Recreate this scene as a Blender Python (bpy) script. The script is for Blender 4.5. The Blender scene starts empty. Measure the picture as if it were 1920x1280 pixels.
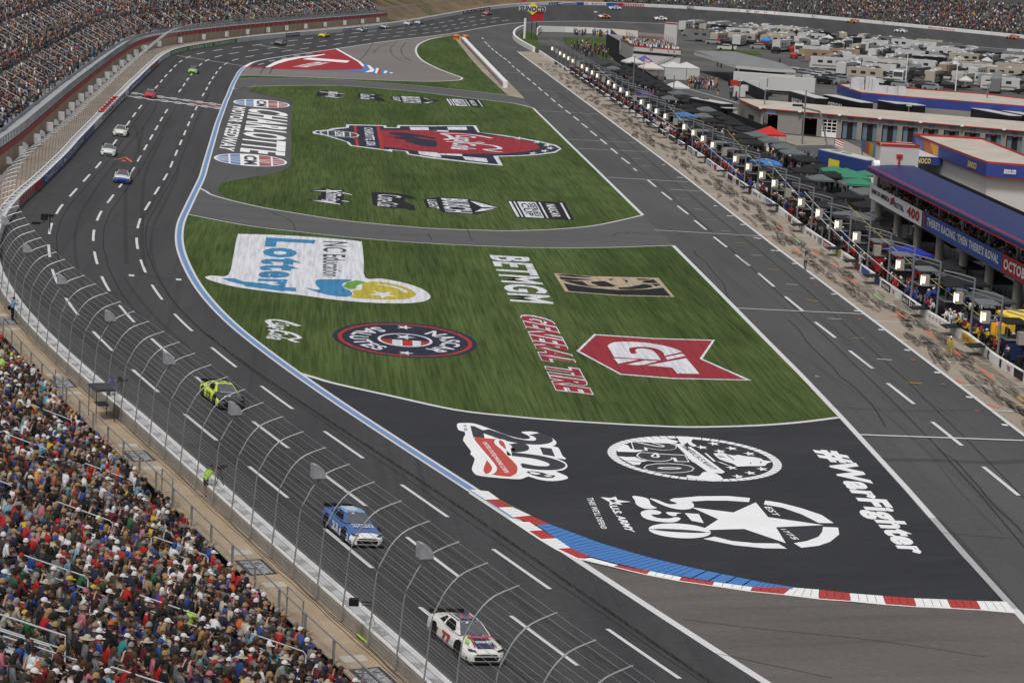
import bpy, bmesh, math, random
from mathutils import Vector, Matrix
from mathutils.bvhtree import BVHTree
from mathutils.geometry import tessellate_polygon
R=math.radians
sc=bpy.context.scene
COL=sc.collection
# ---------------- camera ----------------
F_PX,HOR,ROLL,CAMH=4240.0,-142.0,.0562,33.07
cam_d=bpy.data.cameras.new('camera'); cam=bpy.data.objects.new('camera',cam_d); COL.objects.link(cam)
_a=math.atan((640-HOR)/F_PX)
_R0=Matrix(((1,0,0),(0,-math.sin(_a),-math.cos(_a)),(0,math.cos(_a),-math.sin(_a))))
_c,_s=math.cos(ROLL),math.sin(ROLL)
RM=Matrix(((_c,-_s,0),(_s,_c,0),(0,0,1)))@_R0      # rows: image right, image down, forward
cam.matrix_world=Matrix.Translation((0,0,CAMH))@Matrix((RM[0],-RM[1],-RM[2])).transposed().to_4x4()
cam_d.sensor_width=36; cam_d.lens=36*F_PX/1920; cam_d.clip_start=1; cam_d.clip_end=6000
sc.camera=cam
# ---------------- light ----------------
SUN_EL,SUN_ROT=R(58),R(200)
w=bpy.data.worlds.new("World"); sc.world=w; w.use_nodes=True
nt=w.node_tree; bg=nt.nodes['Background']; sky=nt.nodes.new('ShaderNodeTexSky'); sky.sky_type='NISHITA'; sky.sun_disc=False
sky.sun_elevation=SUN_EL; sky.sun_rotation=SUN_ROT; sky.dust_density=4; sky.air_density=1.2; sky.ozone_density=.4
hs=nt.nodes.new('ShaderNodeHueSaturation'); hs.inputs['Saturation'].default_value=.35
nt.links.new(sky.outputs[0],hs.inputs['Color']); nt.links.new(hs.outputs[0],bg.inputs['Color']); bg.inputs[1].default_value=.06
sl=bpy.data.lights.new('sun','SUN'); sl.energy=1.5; sl.angle=R(11); sl.color=(1,.97,.92)
so=bpy.data.objects.new('sun',sl); COL.objects.link(so)
# direction towards the sun: rotation measured clockwise from +Y
sd=Vector((math.sin(SUN_ROT)*math.cos(SUN_EL),math.cos(SUN_ROT)*math.cos(SUN_EL),math.sin(SUN_EL)))
so.rotation_euler=sd.to_track_quat('Z','Y').to_euler()
sc.view_settings.view_transform='Standard'; sc.view_settings.look='None'; sc.view_settings.gamma=1; sc.view_settings.exposure=.48
sc.cycles.max_bounces=5; sc.cycles.diffuse_bounces=2; sc.cycles.glossy_bounces=2; sc.cycles.transparent_max_bounces=24

# ---------------- camera maths (used only to read positions off the photo) ----------------
CP=Vector((0,0,CAMH))
def ray(x,y): return (RM.transposed()@Vector((x-960,y-640,F_PX))).normalized()
def G(x,y,z=0.0):
    d=ray(x,y); return CP+d*((z-CAMH)/d.z)
def pr(p):
    q=RM@(Vector(p)-CP); return (960+F_PX*q.x/q.z,640+F_PX*q.y/q.z)
def Z(ox,oy,s,txt):
    return [(ox+float(a.split(',')[0])/s,oy+float(a.split(',')[1])/s) for a in txt.split()]
def P(txt): return Z(0,0,1,txt)

# ---------------- tagging ----------------
def tag(o,label=None,cat=None,group=None,kind=None):
    if label:o['label']=label
    if cat:o['category']=cat
    if group:o['group']=group
    if kind:o['kind']=kind
    return o
def thing(name,label,cat,loc=(0,0,0),rz=0,group=None):
    o=bpy.data.objects.new(name,None); COL.objects.link(o); o.location=loc; o.rotation_euler=(0,0,rz); o.empty_display_size=.5
    return tag(o,label,cat,group)
class MB:
    def __init__(s): s.v=[];s.f=[];s.m=[];s.k=0
    def lift(s): s.k+=1; return .0006*(s.k%40)
    def add(s,vs,fs,mi=0):
        n=len(s.v); s.v+=[tuple(v) for v in vs]
        for f in fs: s.f.append(tuple(n+i for i in f)); s.m.append(mi)
        return s
    def box(s,c,d,mi=0,rz=0,taper=1.0,M=None):
        x,y,z=d[0]/2,d[1]/2,d[2]/2; vs=[]
        cs,sn=math.cos(rz),math.sin(rz)
        for k,t in ((-1,1),(1,taper)):
            for a,b in ((-1,-1),(1,-1),(1,1),(-1,1)):
                px,py=a*x*t,b*y*t
                v=Vector((c[0]+px*cs-py*sn,c[1]+px*sn+py*cs,c[2]+k*z)); vs.append(M@v if M else v)
        return s.add(vs,[(3,2,1,0),(4,5,6,7),(0,1,5,4),(1,2,6,5),(2,3,7,6),(3,0,4,7)],mi)
    def tube(s,pts,r,n=6,mi=0,caps=True):
        pts=[Vector(p) for p in pts]; base=len(s.v); m=len(pts)
        rr=r if isinstance(r,(list,tuple)) else [r]*m
        for i,p in enumerate(pts):
            d=(pts[min(i+1,m-1)]-pts[max(i-1,0)])
            if d.length<1e-9: d=Vector((0,0,1))
            d.normalize(); u=d.cross(Vector((0,0,1)) if abs(d.z)<.95 else Vector((1,0,0))).normalized(); w_=d.cross(u)
            for k in range(n):
                a=2*math.pi*k/n; s.v.append(tuple(p+(u*math.cos(a)+w_*math.sin(a))*rr[i]))
        for i in range(m-1):
            for k in range(n):
                s.f.append((base+i*n+k,base+i*n+(k+1)%n,base+(i+1)*n+(k+1)%n,base+(i+1)*n+k)); s.m.append(mi)
        if caps:
            s.f.append(tuple(base+k for k in reversed(range(n)))); s.m.append(mi)
            s.f.append(tuple(base+(m-1)*n+k for k in range(n))); s.m.append(mi)
        return s
    def poly(s,pts,mi=0):
        tr=tessellate_polygon([[Vector(p) for p in pts]])
        vs=[Vector(p) for p in pts]; fs=[]
        for t in tr:
            a,b,c=[vs[i] for i in t]
            fs.append(t if (b-a).cross(c-a).z>=0 else t[::-1])
        return s.add(vs,fs,mi)
    def prism(s,pts,z0,z1,mi=0,mt=None):
        n=len(pts); vs=[(p[0],p[1],z0) for p in pts]+[(p[0],p[1],z1) for p in pts]
        s.add(vs,[(i,(i+1)%n,n+(i+1)%n,n+i) for i in range(n)],mi)
        return s.poly([(p[0],p[1],z1) for p in pts],mi if mt is None else mt)
    def build(s,name,mats,parent=None,smooth=False):
        me=bpy.data.meshes.new(name); me.from_pydata(s.v,[],s.f); 
        for m in (mats if isinstance(mats,(list,tuple)) else [mats]): me.materials.append(m)
        if len(me.polygons)==len(s.m): me.polygons.foreach_set('material_index',s.m)
        if smooth: me.polygons.foreach_set('use_smooth',[True]*len(me.polygons))
        me.update()
        o=bpy.data.objects.new(name,me); COL.objects.link(o)
        if parent: o.parent=parent
        return o
def copy_tree(o,parent=None):
    c=o.copy(); COL.objects.link(c); c.parent=parent
    for ch in list(o.children): copy_tree(ch,c)
    return c

# ---------------- materials ----------------
MATS={}
def mat(name,col,rough=.7,var=0,scale=1.0,stretch=(1,1,1),metal=0,emit=None,spec=.3,rot=0,bump=0,alpha=None,space='Object',col2=None,coat=0):
    if name in MATS: return MATS[name]
    m=bpy.data.materials.new(name); m.use_nodes=True; t=m.node_tree; b=t.nodes['Principled BSDF']
    b.inputs['Roughness'].default_value=rough; b.inputs['Metallic'].default_value=metal; b.inputs['Specular IOR Level'].default_value=spec
    b.inputs['Coat Weight'].default_value=coat; b.inputs['Coat Roughness'].default_value=.1
    b.inputs['Base Color'].default_value=(*col,1)
    if emit: b.inputs['Emission Color'].default_value=(*col,1); b.inputs['Emission Strength'].default_value=emit
    if alpha is not None: b.inputs['Alpha'].default_value=alpha
    if var or bump:
        tc=t.nodes.new('ShaderNodeNewGeometry' if space=='World' else 'ShaderNodeTexCoord'); mp=t.nodes.new('ShaderNodeMapping'); mp.vector_type='TEXTURE'
        mp.inputs['Rotation'].default_value=(0,0,rot); mp.inputs['Scale'].default_value=stretch
        t.links.new(tc.outputs['Position' if space=='World' else 'Object'],mp.inputs[0])
        n1=t.nodes.new('ShaderNodeTexNoise'); n1.inputs['Scale'].default_value=scale; n1.inputs['Detail'].default_value=6; n1.inputs['Roughness'].default_value=.65
        t.links.new(mp.outputs[0],n1.inputs['Vector'])
        if var:
            rp=t.nodes.new('ShaderNodeMapRange'); rp.inputs[1].default_value=.3; rp.inputs[2].default_value=.7
            t.links.new(n1.outputs[0],rp.inputs[0])
            mx=t.nodes.new('ShaderNodeMix'); mx.data_type='RGBA'
            c2=col2 or tuple(min(1,c*(1+var)) for c in col); c1=col if col2 else tuple(c*(1-var) for c in col)
            mx.inputs[6].default_value=(*c1,1); mx.inputs[7].default_value=(*c2,1)
            t.links.new(rp.outputs[0],mx.inputs[0]); t.links.new(mx.outputs[2],b.inputs['Base Color'])
        if bump:
            bp=t.nodes.new('ShaderNodeBump'); bp.inputs['Strength'].default_value=bump; bp.inputs['Distance'].default_value=.05
            t.links.new(n1.outputs[0],bp.inputs['Height']); t.links.new(bp.outputs[0],b.inputs['Normal'])
    MATS[name]=m; return m
def surf(name,layers,rough=.85,bump=0.0,spec=.25):
    """world-space surface: layers=[(scale,stretch,rot,lo,hi,colA,colB,detail)] multiplied; first gives colours, others multiply"""
    if name in MATS: return MATS[name]
    m=bpy.data.materials.new(name); m.use_nodes=True; t=m.node_tree; b=t.nodes['Principled BSDF']
    b.inputs['Roughness'].default_value=rough; b.inputs['Specular IOR Level'].default_value=spec
    g=t.nodes.new('ShaderNodeNewGeometry'); prev=None
    for (scl,st,rot,lo,hi,ca,cb,det) in layers:
        mp=t.nodes.new('ShaderNodeMapping'); mp.vector_type='TEXTURE'; mp.inputs['Rotation'].default_value=(0,0,rot); mp.inputs['Scale'].default_value=st
        t.links.new(g.outputs['Position'],mp.inputs[0])
        n=t.nodes.new('ShaderNodeTexNoise'); n.inputs['Scale'].default_value=scl; n.inputs['Detail'].default_value=det; n.inputs['Roughness'].default_value=.6
        t.links.new(mp.outputs[0],n.inputs['Vector'])
        rp=t.nodes.new('ShaderNodeMapRange'); rp.inputs[1].default_value=lo; rp.inputs[2].default_value=hi; t.links.new(n.outputs[0],rp.inputs[0])
        mx=t.nodes.new('ShaderNodeMix'); mx.data_type='RGBA'; mx.inputs[6].default_value=(*ca,1); mx.inputs[7].default_value=(*cb,1)
        t.links.new(rp.outputs[0],mx.inputs[0])
        if prev is None: prev=mx.outputs[2]
        else:
            mu=t.nodes.new('ShaderNodeMix'); mu.data_type='RGBA'; mu.blend_type='MULTIPLY'; mu.inputs[0].default_value=1
            t.links.new(prev,mu.inputs[6]); t.links.new(mx.outputs[2],mu.inputs[7]); prev=mu.outputs[2]
        if bump:
            bp=t.nodes.new('ShaderNodeBump'); bp.inputs['Strength'].default_value=bump; bp.inputs['Distance'].default_value=.03
            t.links.new(n.outputs[0],bp.inputs['Height']); t.links.new(bp.outputs[0],b.inputs['Normal'])
    t.links.new(prev,b.inputs['Base Color'])
    MATS[name]=m; return m
def g3(v): return (v,v,v)
W1=g3(1.0)
A_track=surf('track_asphalt',[(1,(6,60,6),R(6),.35,.65,(.045,.045,.048),(.064,.064,.067),4),(1,(.5,.5,.5),0,.2,.8,g3(.82),g3(1.15),3),(1,(.7,90,1),R(6),.55,.75,W1,g3(.72),3)])
A_pit=surf('pit_asphalt',[(1,(9,50,9),R(5),.3,.7,(.07,.07,.072),(.095,.095,.097),4),(1,(.4,.4,.4),0,.2,.8,g3(.85),g3(1.12),3),(1,(1.0,60,1),R(5),.56,.72,W1,g3(.75),3)])
A_access=surf('access_asphalt',[(1,(20,3,5),R(-4),.3,.7,(.085,.085,.09),(.112,.11,.112),5),(1,(.4,.4,.4),0,.2,.8,g3(.88),g3(1.1),2)])
A_black=surf('sealed_asphalt',[(1,(14,9,9),R(20),.3,.7,(.027,.028,.033),(.04,.041,.047),4),(1,(8,.3,1),R(8),.4,.7,W1,g3(.86),2),(1,(.12,.12,.12),0,.25,.75,g3(.8),g3(1.2),2),(1,(5,2,1),R(30),.5,.7,W1,g3(1.18),5)])
A_brown=surf('worn_asphalt',[(1,(30,8,9),R(12),.3,.7,(.1,.09,.085),(.14,.127,.12),5),(1,(.35,.35,.4),0,.2,.8,g3(.86),g3(1.14),2),(1,(25,1.2,1),R(15),.52,.72,W1,g3(.82),4)])
A_chic=surf('chicane_asphalt',[(1,(30,20,9),R(12),.3,.7,(.16,.145,.138),(.2,.185,.175),5),(1,(.8,.8,.4),0,.2,.8,g3(.9),g3(1.1),2)])
A_infield=surf('infield_paving',[(1,(25,25,9),0,.35,.65,(.07,.07,.07),(.12,.115,.108),5)])
GR=[(1,(14,60,10),R(5.5),.3,.7,(.05,.078,.022),(.088,.122,.042),5),(1,(.24,9,1),R(5.5),.38,.68,g3(1.2),(.56,.6,.48),7),(1,(.5,15,1),R(5.5),.54,.66,W1,g3(.7),4),(1,(.07,.5,1),R(5.5),.3,.7,g3(1.1),g3(.84),2),(1,(3.6,70,1),R(5.5),.4,.6,g3(1.07),g3(.88),2),(1,(11,9,1),R(5),.35,.7,g3(1.06),g3(.88),3),(1,(.22,.22,.22),0,.25,.75,g3(.85),g3(1.15),3)]
A_grass=surf('turf',GR,rough=.95,spec=.1)
A_conc=surf('pit_concrete',[(1,(7,7,7),0,.3,.7,(.26,.22,.175),(.36,.31,.255),5),(1,(.3,.3,.3),0,.2,.8,g3(.88),g3(1.1),3)])
A_walk=surf('walkway_concrete',[(1,(2.5,2.5,2),0,.3,.7,(.30,.225,.155),(.40,.315,.225),6),(1,(.25,.25,.3),0,.2,.8,g3(.88),g3(1.1),3)])
def paint(name,c,streak=True):
    if streak: return surf(name,[(1,(.35,7,1),R(5.5),.42,.72,c,tuple(x*.62 for x in c),6),(1,(.2,.2,.2),0,.25,.75,g3(.88),g3(1.08),3)],rough=.8)
    return surf(name,[(1,(3,3,3),0,.3,.7,tuple(x*.93 for x in c),c,5),(1,(.3,.3,.3),0,.2,.8,g3(.92),g3(1.05),3)],rough=.65)
PW=paint('white_line_paint',(.64,.64,.65),False)
PB=paint('blue_line_paint',(.16,.27,.5),False)
GW=paint('white_turf_paint',(.66,.67,.72)); GWd=paint('dull_white_turf_paint',(.5,.52,.54))
GRd=paint('red_turf_paint',(.30,.028,.04)); GNv=paint('navy_turf_paint',(.022,.027,.05)); GBl=paint('blue_turf_paint',(.05,.22,.42)); GYe=paint('yellow_turf_paint',(.48,.40,.05)); GGn=paint('green_turf_paint',(.14,.32,.05))
GBk=paint('black_turf_paint',(.014,.014,.017)); GTn=paint('tan_turf_paint',(.42,.34,.25)); GRe=paint('bright_red_turf_paint',(.42,.035,.03)); GCh=paint('charcoal_turf_paint',(.06,.07,.085))
RW=paint('white_road_paint',(.82,.82,.84),False); RR=paint('red_road_paint',(.42,.05,.045),False); RB=paint('blue_road_paint',(.07,.2,.5),False); RK=paint('dark_road_paint',(.045,.045,.055),False); RMr=paint('marine_red_paint',(.5,.075,.06),False)
KW=paint('kerb_white',(.8,.8,.8),False)
RBl2=paint('faded_blue_paint',(.15,.25,.45),False); RRd2=paint('faded_red_paint',(.33,.12,.12),False); ROr=paint('orange_spray_paint',(.8,.14,.04),False)
# ---------------- banked track: inner edge x,y, width, banking (deg) ----------------
_T=[[float(v) for v in a.split(',')] for a in "17.0,87.6,16.80,5.0;11.0,100.6,16.53,5.0;5.1,113.8,16.57,5.0;-0.7,127.0,16.60,5.0;-6.6,140.2,16.54,5.0;-12.4,153.4,16.80,5.0;-17.9,166.7,16.98,5.0;-23.0,180.2,17.01,5.0;-27.3,194.0,17.04,5.0;-30.8,208.0,16.89,5.0;-33.7,222.1,16.55,5.0;-35.8,236.3,16.21,5.0;-37.2,250.7,16.02,5.0;-38.5,265.1,16.07,5.0;-39.8,279.4,16.16,5.0;-41.4,293.8,16.16,5.0;-43.0,308.1,16.07,5.0;-44.6,322.5,15.98,5.0;-46.2,336.8,15.90,5.0;-47.8,351.2,15.83,5.0;-49.3,365.5,15.77,5.0;-50.8,379.9,15.71,5.0;-52.3,394.2,15.70,5.0;-53.7,408.6,15.66,5.0;-55.2,423.0,15.61,5.0;-56.6,437.3,15.60,5.0;-57.9,451.7,15.62,5.0;-59.2,466.1,15.70,5.0;-60.1,480.5,15.73,5.0;-60.3,494.8,15.60,5.0;-59.1,509.1,15.51,5.0;-56.8,523.3,15.82,5.0;-53.9,537.5,16.47,5.0;-50.9,551.6,16.86,5.0;-48.0,565.7,16.70,5.0;-45.1,579.9,16.16,5.0;-42.4,594.1,15.48,5.0;-39.5,608.2,14.89,5.0;-36.3,622.3,14.60,5.0;-32.8,636.3,14.70,5.0;-29.2,650.2,15.14,4.9;-25.8,664.3,15.86,4.7;-22.8,678.4,16.64,4.3;-20.3,692.6,16.97,4.1;-18.0,706.8,17.00,4.2;-15.6,721.1,17.00,4.5;-13.1,735.3,17.00,4.9;-10.4,749.4,17.00,5.5;-7.2,763.5,17.00,6.7;-3.0,777.3,17.00,8.4;2.3,790.6,17.00,10.7;8.8,803.4,17.00,13.1;16.6,815.5,17.00,14.9;26.1,825.9,17.00,16.1;37.8,833.5,17.00,16.8;51.0,838.4,17.00,17.0;64.7,842.5,17.00,16.8;78.3,845.1,17.00,16.2;91.5,843.0,17.00,15.4;103.4,836.0,17.00,14.7;114.1,826.6,17.00,14.2;124.5,816.6,17.00,13.8;135.3,807.1,17.00,13.3;146.4,797.9,17.00,12.6;157.4,788.5,17.00,11.9;167.5,778.3,17.00,11.0;176.7,767.3,17.00,10.2;185.2,755.6,17.00,9.4;193.2,743.6,17.00,8.7;201.2,731.6,17.00,8.1".split(';')]

_T.insert(0,[_T[0][0]+(_T[0][0]-_T[1][0])*1.5,_T[0][1]+(_T[0][1]-_T[1][1])*1.5,_T[0][2],5.0])
_T.insert(0,[_T[0][0]+(_T[0][0]-_T[1][0])*1.5,_T[0][1]+(_T[0][1]-_T[1][1])*1.5,_T[0][2],5.0])
e1,e0=_T[-1],_T[-2]
for k in (3,6,9): _T.append([e1[0]+(e1[0]-e0[0])*k,e1[1]+(e1[1]-e0[1])*k,17.0,8.0])
S0=-(math.hypot(_T[2][0]-_T[0][0],_T[2][1]-_T[0][1]))
_S=[S0]
for a,b in zip(_T,_T[1:]): _S.append(_S[-1]+math.hypot(b[0]-a[0],b[1]-a[1]))
def _hm(s):
    import bisect
    i=max(0,min(len(_S)-2,bisect.bisect_right(_S,s)-1)); t=(s-_S[i])/(_S[i+1]-_S[i])
    return i,t
def _cat(vals,i,t):
    n=len(vals); p=[vals[max(0,min(n-1,j))] for j in (i-1,i,i+1,i+2)]
    return .5*((2*p[1])+(-p[0]+p[2])*t+(2*p[0]-5*p[1]+4*p[2]-p[3])*t*t+(-p[0]+3*p[1]-3*p[2]+p[3])*t**3)
_X=[[r[k] for r in _T] for k in range(4)]
def frame(s):
    """point on inner edge, outward unit normal, width, tan(bank)"""
    i,t=_hm(s); x,y,wd,bk=[_cat(_X[k],i,t) for k in range(4)]
    i2,t2=_hm(s+.8); i1,t1=_hm(s-.8)
    dx=_cat(_X[0],i2,t2)-_cat(_X[0],i1,t1); dy=_cat(_X[1],i2,t2)-_cat(_X[1],i1,t1); L=math.hypot(dx,dy)
    return Vector((x,y,0)),Vector((-dy/L,dx/L,0)),Vector((dx/L,dy/L,0)),wd,math.tan(R(bk))
def TP(s,d,h=0.0):
    """track point: s along, d outward from inner line, h above surface; beyond the width the level stays that of the wall foot"""
    p,n,t,wd,tb=frame(s)
    return p+n*d+Vector((0,0,min(max(d,0),wd)*tb+h))
def TW(s): return frame(s)[3]
SMAX=_S[-1]
STEP=2.5
def srange(a,b,st): 
    n=max(1,int(round((b-a)/st))); return [a+(b-a)*k/n for k in range(n+1)]
def strip(mb,a,b,d0,d1,h=0.0,mi=0,st=STEP,nd=1):
    ss=srange(a,b,st); rows=[]
    for s in ss:
        w_=TW(s); x0=d0(s) if callable(d0) else d0; x1=d1(s) if callable(d1) else d1
        rows.append([TP(s,x0+(x1-x0)*k/nd,h) for k in range(nd+1)])
    vs=[v for r in rows for v in r]; m=nd+1
    mb.add(vs,[(i*m+k,(i+1)*m+k,(i+1)*m+k+1,i*m+k+1)[::-1] for i in range(len(ss)-1) for k in range(nd)],mi)
tm=MB(); strip(tm,S0,SMAX,0,lambda s:TW(s),0,0,3,4)
track=tag(tm.build('race_track',A_track),'dark banked asphalt race track sweeping past the stands',None,None,'structure')
_bvh=BVHTree.FromPolygons([Vector(v) for v in tm.v],tm.f)
def hit(x,y,h=0.0):
    d=ray(x,y); l,n,_,_=_bvh.ray_cast(CP-Vector((0,0,h)),d)
    g=G(x,y,h)
    if l is not None and (l-CP).length<(g-CP).length+1: return l+Vector((0,0,h))
    return g
_SP=[(s,frame(s)) for s in srange(0,960,4)]
def sd(x,y):
    """photo pixel on the track -> (s,d)"""
    p=hit(x,y); s=min(_SP,key=lambda q:(q[1][0]-p).xy.length)[0]
    for _ in range(4):
        o,n,t,_,_=frame(s); s+=(p-o).xy.dot(t.xy)
    o,n,t,_,_=frame(s); return s,(p-o).xy.dot(n.xy)
def smooth(pts,n=6,closed=False):
    P_=[Vector((*p,0)) if len(p)==2 else Vector(p) for p in pts]; out=[]; m=len(P_)
    rng=range(m if closed else m-1)
    for i in rng:
        g=lambda j: P_[j%m] if closed else P_[max(0,min(m-1,j))]
        a,b,c,d=g(i-1),g(i),g(i+1),g(i+2)
        for k in range(n):
            t=k/n; out.append(.5*((2*b)+(-a+c)*t+(2*a-5*b+4*c-d)*t*t+(-a+3*b-3*c+d)*t**3))
    if not closed: out.append(P_[-1])
    return [(v.x,v.y) if len(pts[0])==2 else v for v in out]
def gpoly(mb,px,z,mi=0):
    z+=mb.lift(); return mb.poly([G(x,y,z) for x,y in px],mi)
def gline(mb,px,wd,z,mi=0,proj=None):
    """line of real width wd metres along photo pixels, lying on the ground"""
    z+=mb.lift()*.5; pts=[(proj(x,y,z) if proj else G(x,y,z)) for x,y in px]; vs=[]
    for i,p in enumerate(pts):
        d=(pts[min(i+1,len(pts)-1)]-pts[max(i-1,0)]).normalized(); n=Vector((-d.y,d.x,0))*(wd/2)
        vs+= [p-n,p+n]
    return mb.add(vs,[(2*i,2*i+2,2*i+3,2*i+1) for i in range(len(pts)-1)],mi)
def hom(q):
    """homography unit square -> quad q (4 photo points: (0,0),(1,0),(1,1),(0,1))"""
    (x0,y0),(x1,y1),(x2,y2),(x3,y3)=q
    dx1,dx2,dx3=x1-x2,x3-x2,x0-x1+x2-x3; dy1,dy2,dy3=y1-y2,y3-y2,y0-y1+y2-y3
    D=dx1*dy2-dx2*dy1; g=(dx3*dy2-dx2*dy3)/D; h=(dx1*dy3-dx3*dy1)/D
    a,b,c=x1-x0+g*x1,x3-x0+h*x3,x0; d,e,f=y1-y0+g*y1,y3-y0+h*y3,y0
    return lambda u,v:((a*u+b*v+c)/(g*u+h*v+1),(d*u+e*v+f)/(g*u+h*v+1))
_TC={}
def textmesh(txt,bold=0.0,shear=0.0,space=None):
    """verts (normalised to the 0..1 box) and faces of a line of lettering"""
    space=space or 1+bold*3.4
    k=(txt,bold,shear,space)
    if k in _TC: return _TC[k]
    cu=bpy.data.curves.new('lettering','FONT'); cu.body=txt; cu.offset=bold; cu.shear=shear; cu.space_character=space; cu.resolution_u=3; cu.fill_mode='FRONT'
    ob=bpy.data.objects.new('lettering',cu); COL.objects.link(ob); bpy.context.view_layer.update()
    me=bpy.data.meshes.new_from_object(ob.evaluated_get(bpy.context.evaluated_depsgraph_get()))
    vs=[v.co.copy() for v in me.vertices]; fs=[tuple(p.vertices) for p in me.polygons]
    bpy.data.objects.remove(ob); bpy.data.curves.remove(cu); bpy.data.meshes.remove(me)
    x0=min(v.x for v in vs); x1=max(v.x for v in vs); y0=min(v.y for v in vs); y1=max(v.y for v in vs)
    r=([((v.x-x0)/(x1-x0),(v.y-y0)/(y1-y0)) for v in vs],fs,(x1-x0)/(y1-y0)); _TC[k]=r; return r
def gtext(mb,txt,quad,z,mi=0,bold=.02,shear=0,space=None,proj=None):
    """quad: photo pixels of the text box corners BL,BR,TR,TL as read"""
    z+=mb.lift(); vs,fs,_=textmesh(txt,bold,shear,space); H=hom(quad); pj=proj or (lambda x,y,z:G(x,y,z))
    mb.add([pj(*H(u,v),z) for u,v in vs],fs,mi)
def ltext(mb,txt,F,z,mi=0,box=(0,0,1,1),bold=.02,shear=0):
    """text in a local logo frame F(u,v)->photo px"""
    z+=mb.lift(); vs,fs,_=textmesh(txt,bold,shear); u0,v0,u1,v1=box
    mb.add([G(*F(u0+u*(u1-u0),v0+v*(v1-v0)),z) for u,v in vs],fs,mi)
def larc(mb,txt,F,z,mi,c,r0,r1,a0,a1,bold=.02):
    """text on an arc, letters upright at centre, a0->a1 in degrees clockwise from the top; r0 baseline, r1 cap height"""
    vs,fs,_=textmesh(txt,bold)
    out=[]
    for u,v in vs:
        a=R(a0+(a1-a0)*u); r=r0+(r1-r0)*v; out.append(G(*F(c[0]+r*math.sin(a),c[1]+r*math.cos(a)),z))
    mb.add(out,fs,mi)
def lpoly(mb,F,pts,z,mi=0):
    z+=mb.lift(); mb.poly([G(*F(u,v),z) for u,v in pts],mi)
def disc(c,r,n=48): return [(c[0]+r*math.cos(2*math.pi*k/n),c[1]+r*math.sin(2*math.pi*k/n)) for k in range(n)]
def ringp(mb,F,c,r0,r1,z,mi,n=64,a0=0,a1=360):
    vs=[]
    for k in range(n+1):
        a=R(a0+(a1-a0)*k/n)
        for r in (r0,r1): vs.append(G(*F(c[0]+r*math.sin(a),c[1]+r*math.cos(a)),z))
    mb.add(vs,[(2*k,2*k+1,2*k+3,2*k+2) for k in range(n)],mi)
def star(c,r,q=.382,a0=0,n=5): return [(c[0]+(r if k%2==0 else r*q)*math.sin(R(a0+180*k/n)),c[1]+(r if k%2==0 else r*q)*math.cos(R(a0+180*k/n))) for k in range(2*n)]
# ---------------- ground ----------------
m=MB(); m.add([(-3000,-400,-.06),(3000,-400,-.06),(3000,4000,-.06),(-3000,4000,-.06)],[(0,1,2,3)])
tag(m.build('ground',A_infield),kind='structure')
# pit road sheet (everything between the track and the pit wall)
PWALL=P("960,62 985,84 1010,100 1047,125 1085,150 1165,203 1242,254 1297,288 1365,336 1451,393 1510,440 1595,497 1655,541 1740,601 1810,641 1862,682 1920,718 2400,1070")
innerW=[frame(s)[0] for s in srange(S0,700,6)]
pts=[p for p in innerW]
far=[G(x,y) for x,y in P("960,44 1020,41.5 1100,40.5 1185,42.5 1267,46.5 1440,54.5 1680,75 1920,96 2200,125 2300,180 1700,105 1440,72 1200,62 1040,58 990,58")]
wallw=[G(x,y) for x,y in PWALL]
p_=[Vector((v.x,v.y,-.03)) for v in pts]+[Vector((v.x,v.y,-.03)) for v in far]+[Vector((v.x,v.y,-.03)) for v in wallw]
q=MB(); q.poly(p_+[Vector((60,40,-.03))]); tag(q.build('pit_road',A_pit),kind='structure')
Zg=[0.0]
def ground_poly(name,px,z,mt,label=None):
    mb=MB(); gpoly(mb,px,z); return tag(mb.build(name,mt),label,None,None,'structure')
def inner_px(a,b,off=0.0,n=30):
    return [pr(frame(a+(b-a)*k/n)[0]-frame(a+(b-a)*k/n)[1]*off) for k in range(n+1)]
# sealed black run-off
gA_bot=smooth(P("521,687 540,693 585,706 630,719 730,741 855,768 960,780 1040,787 1135,793 1210,797 1285,800 1365,799 1440,796 1510,790 1573,782"),4)
ground_poly('sealed_runoff',gA_bot+P("1700,925 1810,1050 1905,1142 1860,1138 1700,1128 1500,1110 1440,1101 1320,1080 1200,1052 1130,1030 1080,1010 1030,985 990,960 940,935 895,915 870,905 760,842 640,762 560,712"),.004,A_black)
ground_poly('worn_apron',P("1088,1052 1200,1075 1340,1096 1600,1130 1905,1147 1960,1210 2300,1600 1900,1700 1420,1276"),.004,A_brown)
# grass panels
sL0,_=sd(330,432); 
lefA=smooth(P("521,687 480,664 440,630 400,592 372,560 350,524 338,492 331,458 334,430 341,408 349,401"),4)
topA=smooth(P("349,401 410,413 480,425 600,439 680,447 805,456 960,463 1060,464.5 1135,464 1200,462 1262,460"),4)
ground_poly('lower_grass',topA[:-1]+P("1262,460 1330,528 1435,635 1500,700 1573,782")[:-1]+gA_bot[::-1][:-1]+lefA[:-1],.008,A_grass)
botB=smooth(P("1205,403 1172,411 1110,423 1035,429.5 960,432 905,431 800,427 655,414 560,400 480,386 430,372 412,360 410,350 425,341 475,332 510,326 537,316 545,305 546,257 547,194 540,187 494,177 467,171 480,162"),4)
topB=smooth(P("480,162 560,160.5 640,161 700,165 780,172 870,183 960,193.5 1000,203"),4)
ground_poly('middle_grass',topB[:-1]+P("1000,203 1060,262 1120,320 1160,360 1205,403")[:-1]+botB[:-1],.008,A_grass)
ground_poly('chicane_paving',P("441,146 457,129 480,116 630,93 730,78 842,65 862,62.5 845,68 805,75 784,85 780,97 790,112 817,127 850,140 866,146 855,151 805,153 730,151 605,146 480,142"),.002,A_chic)
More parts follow.
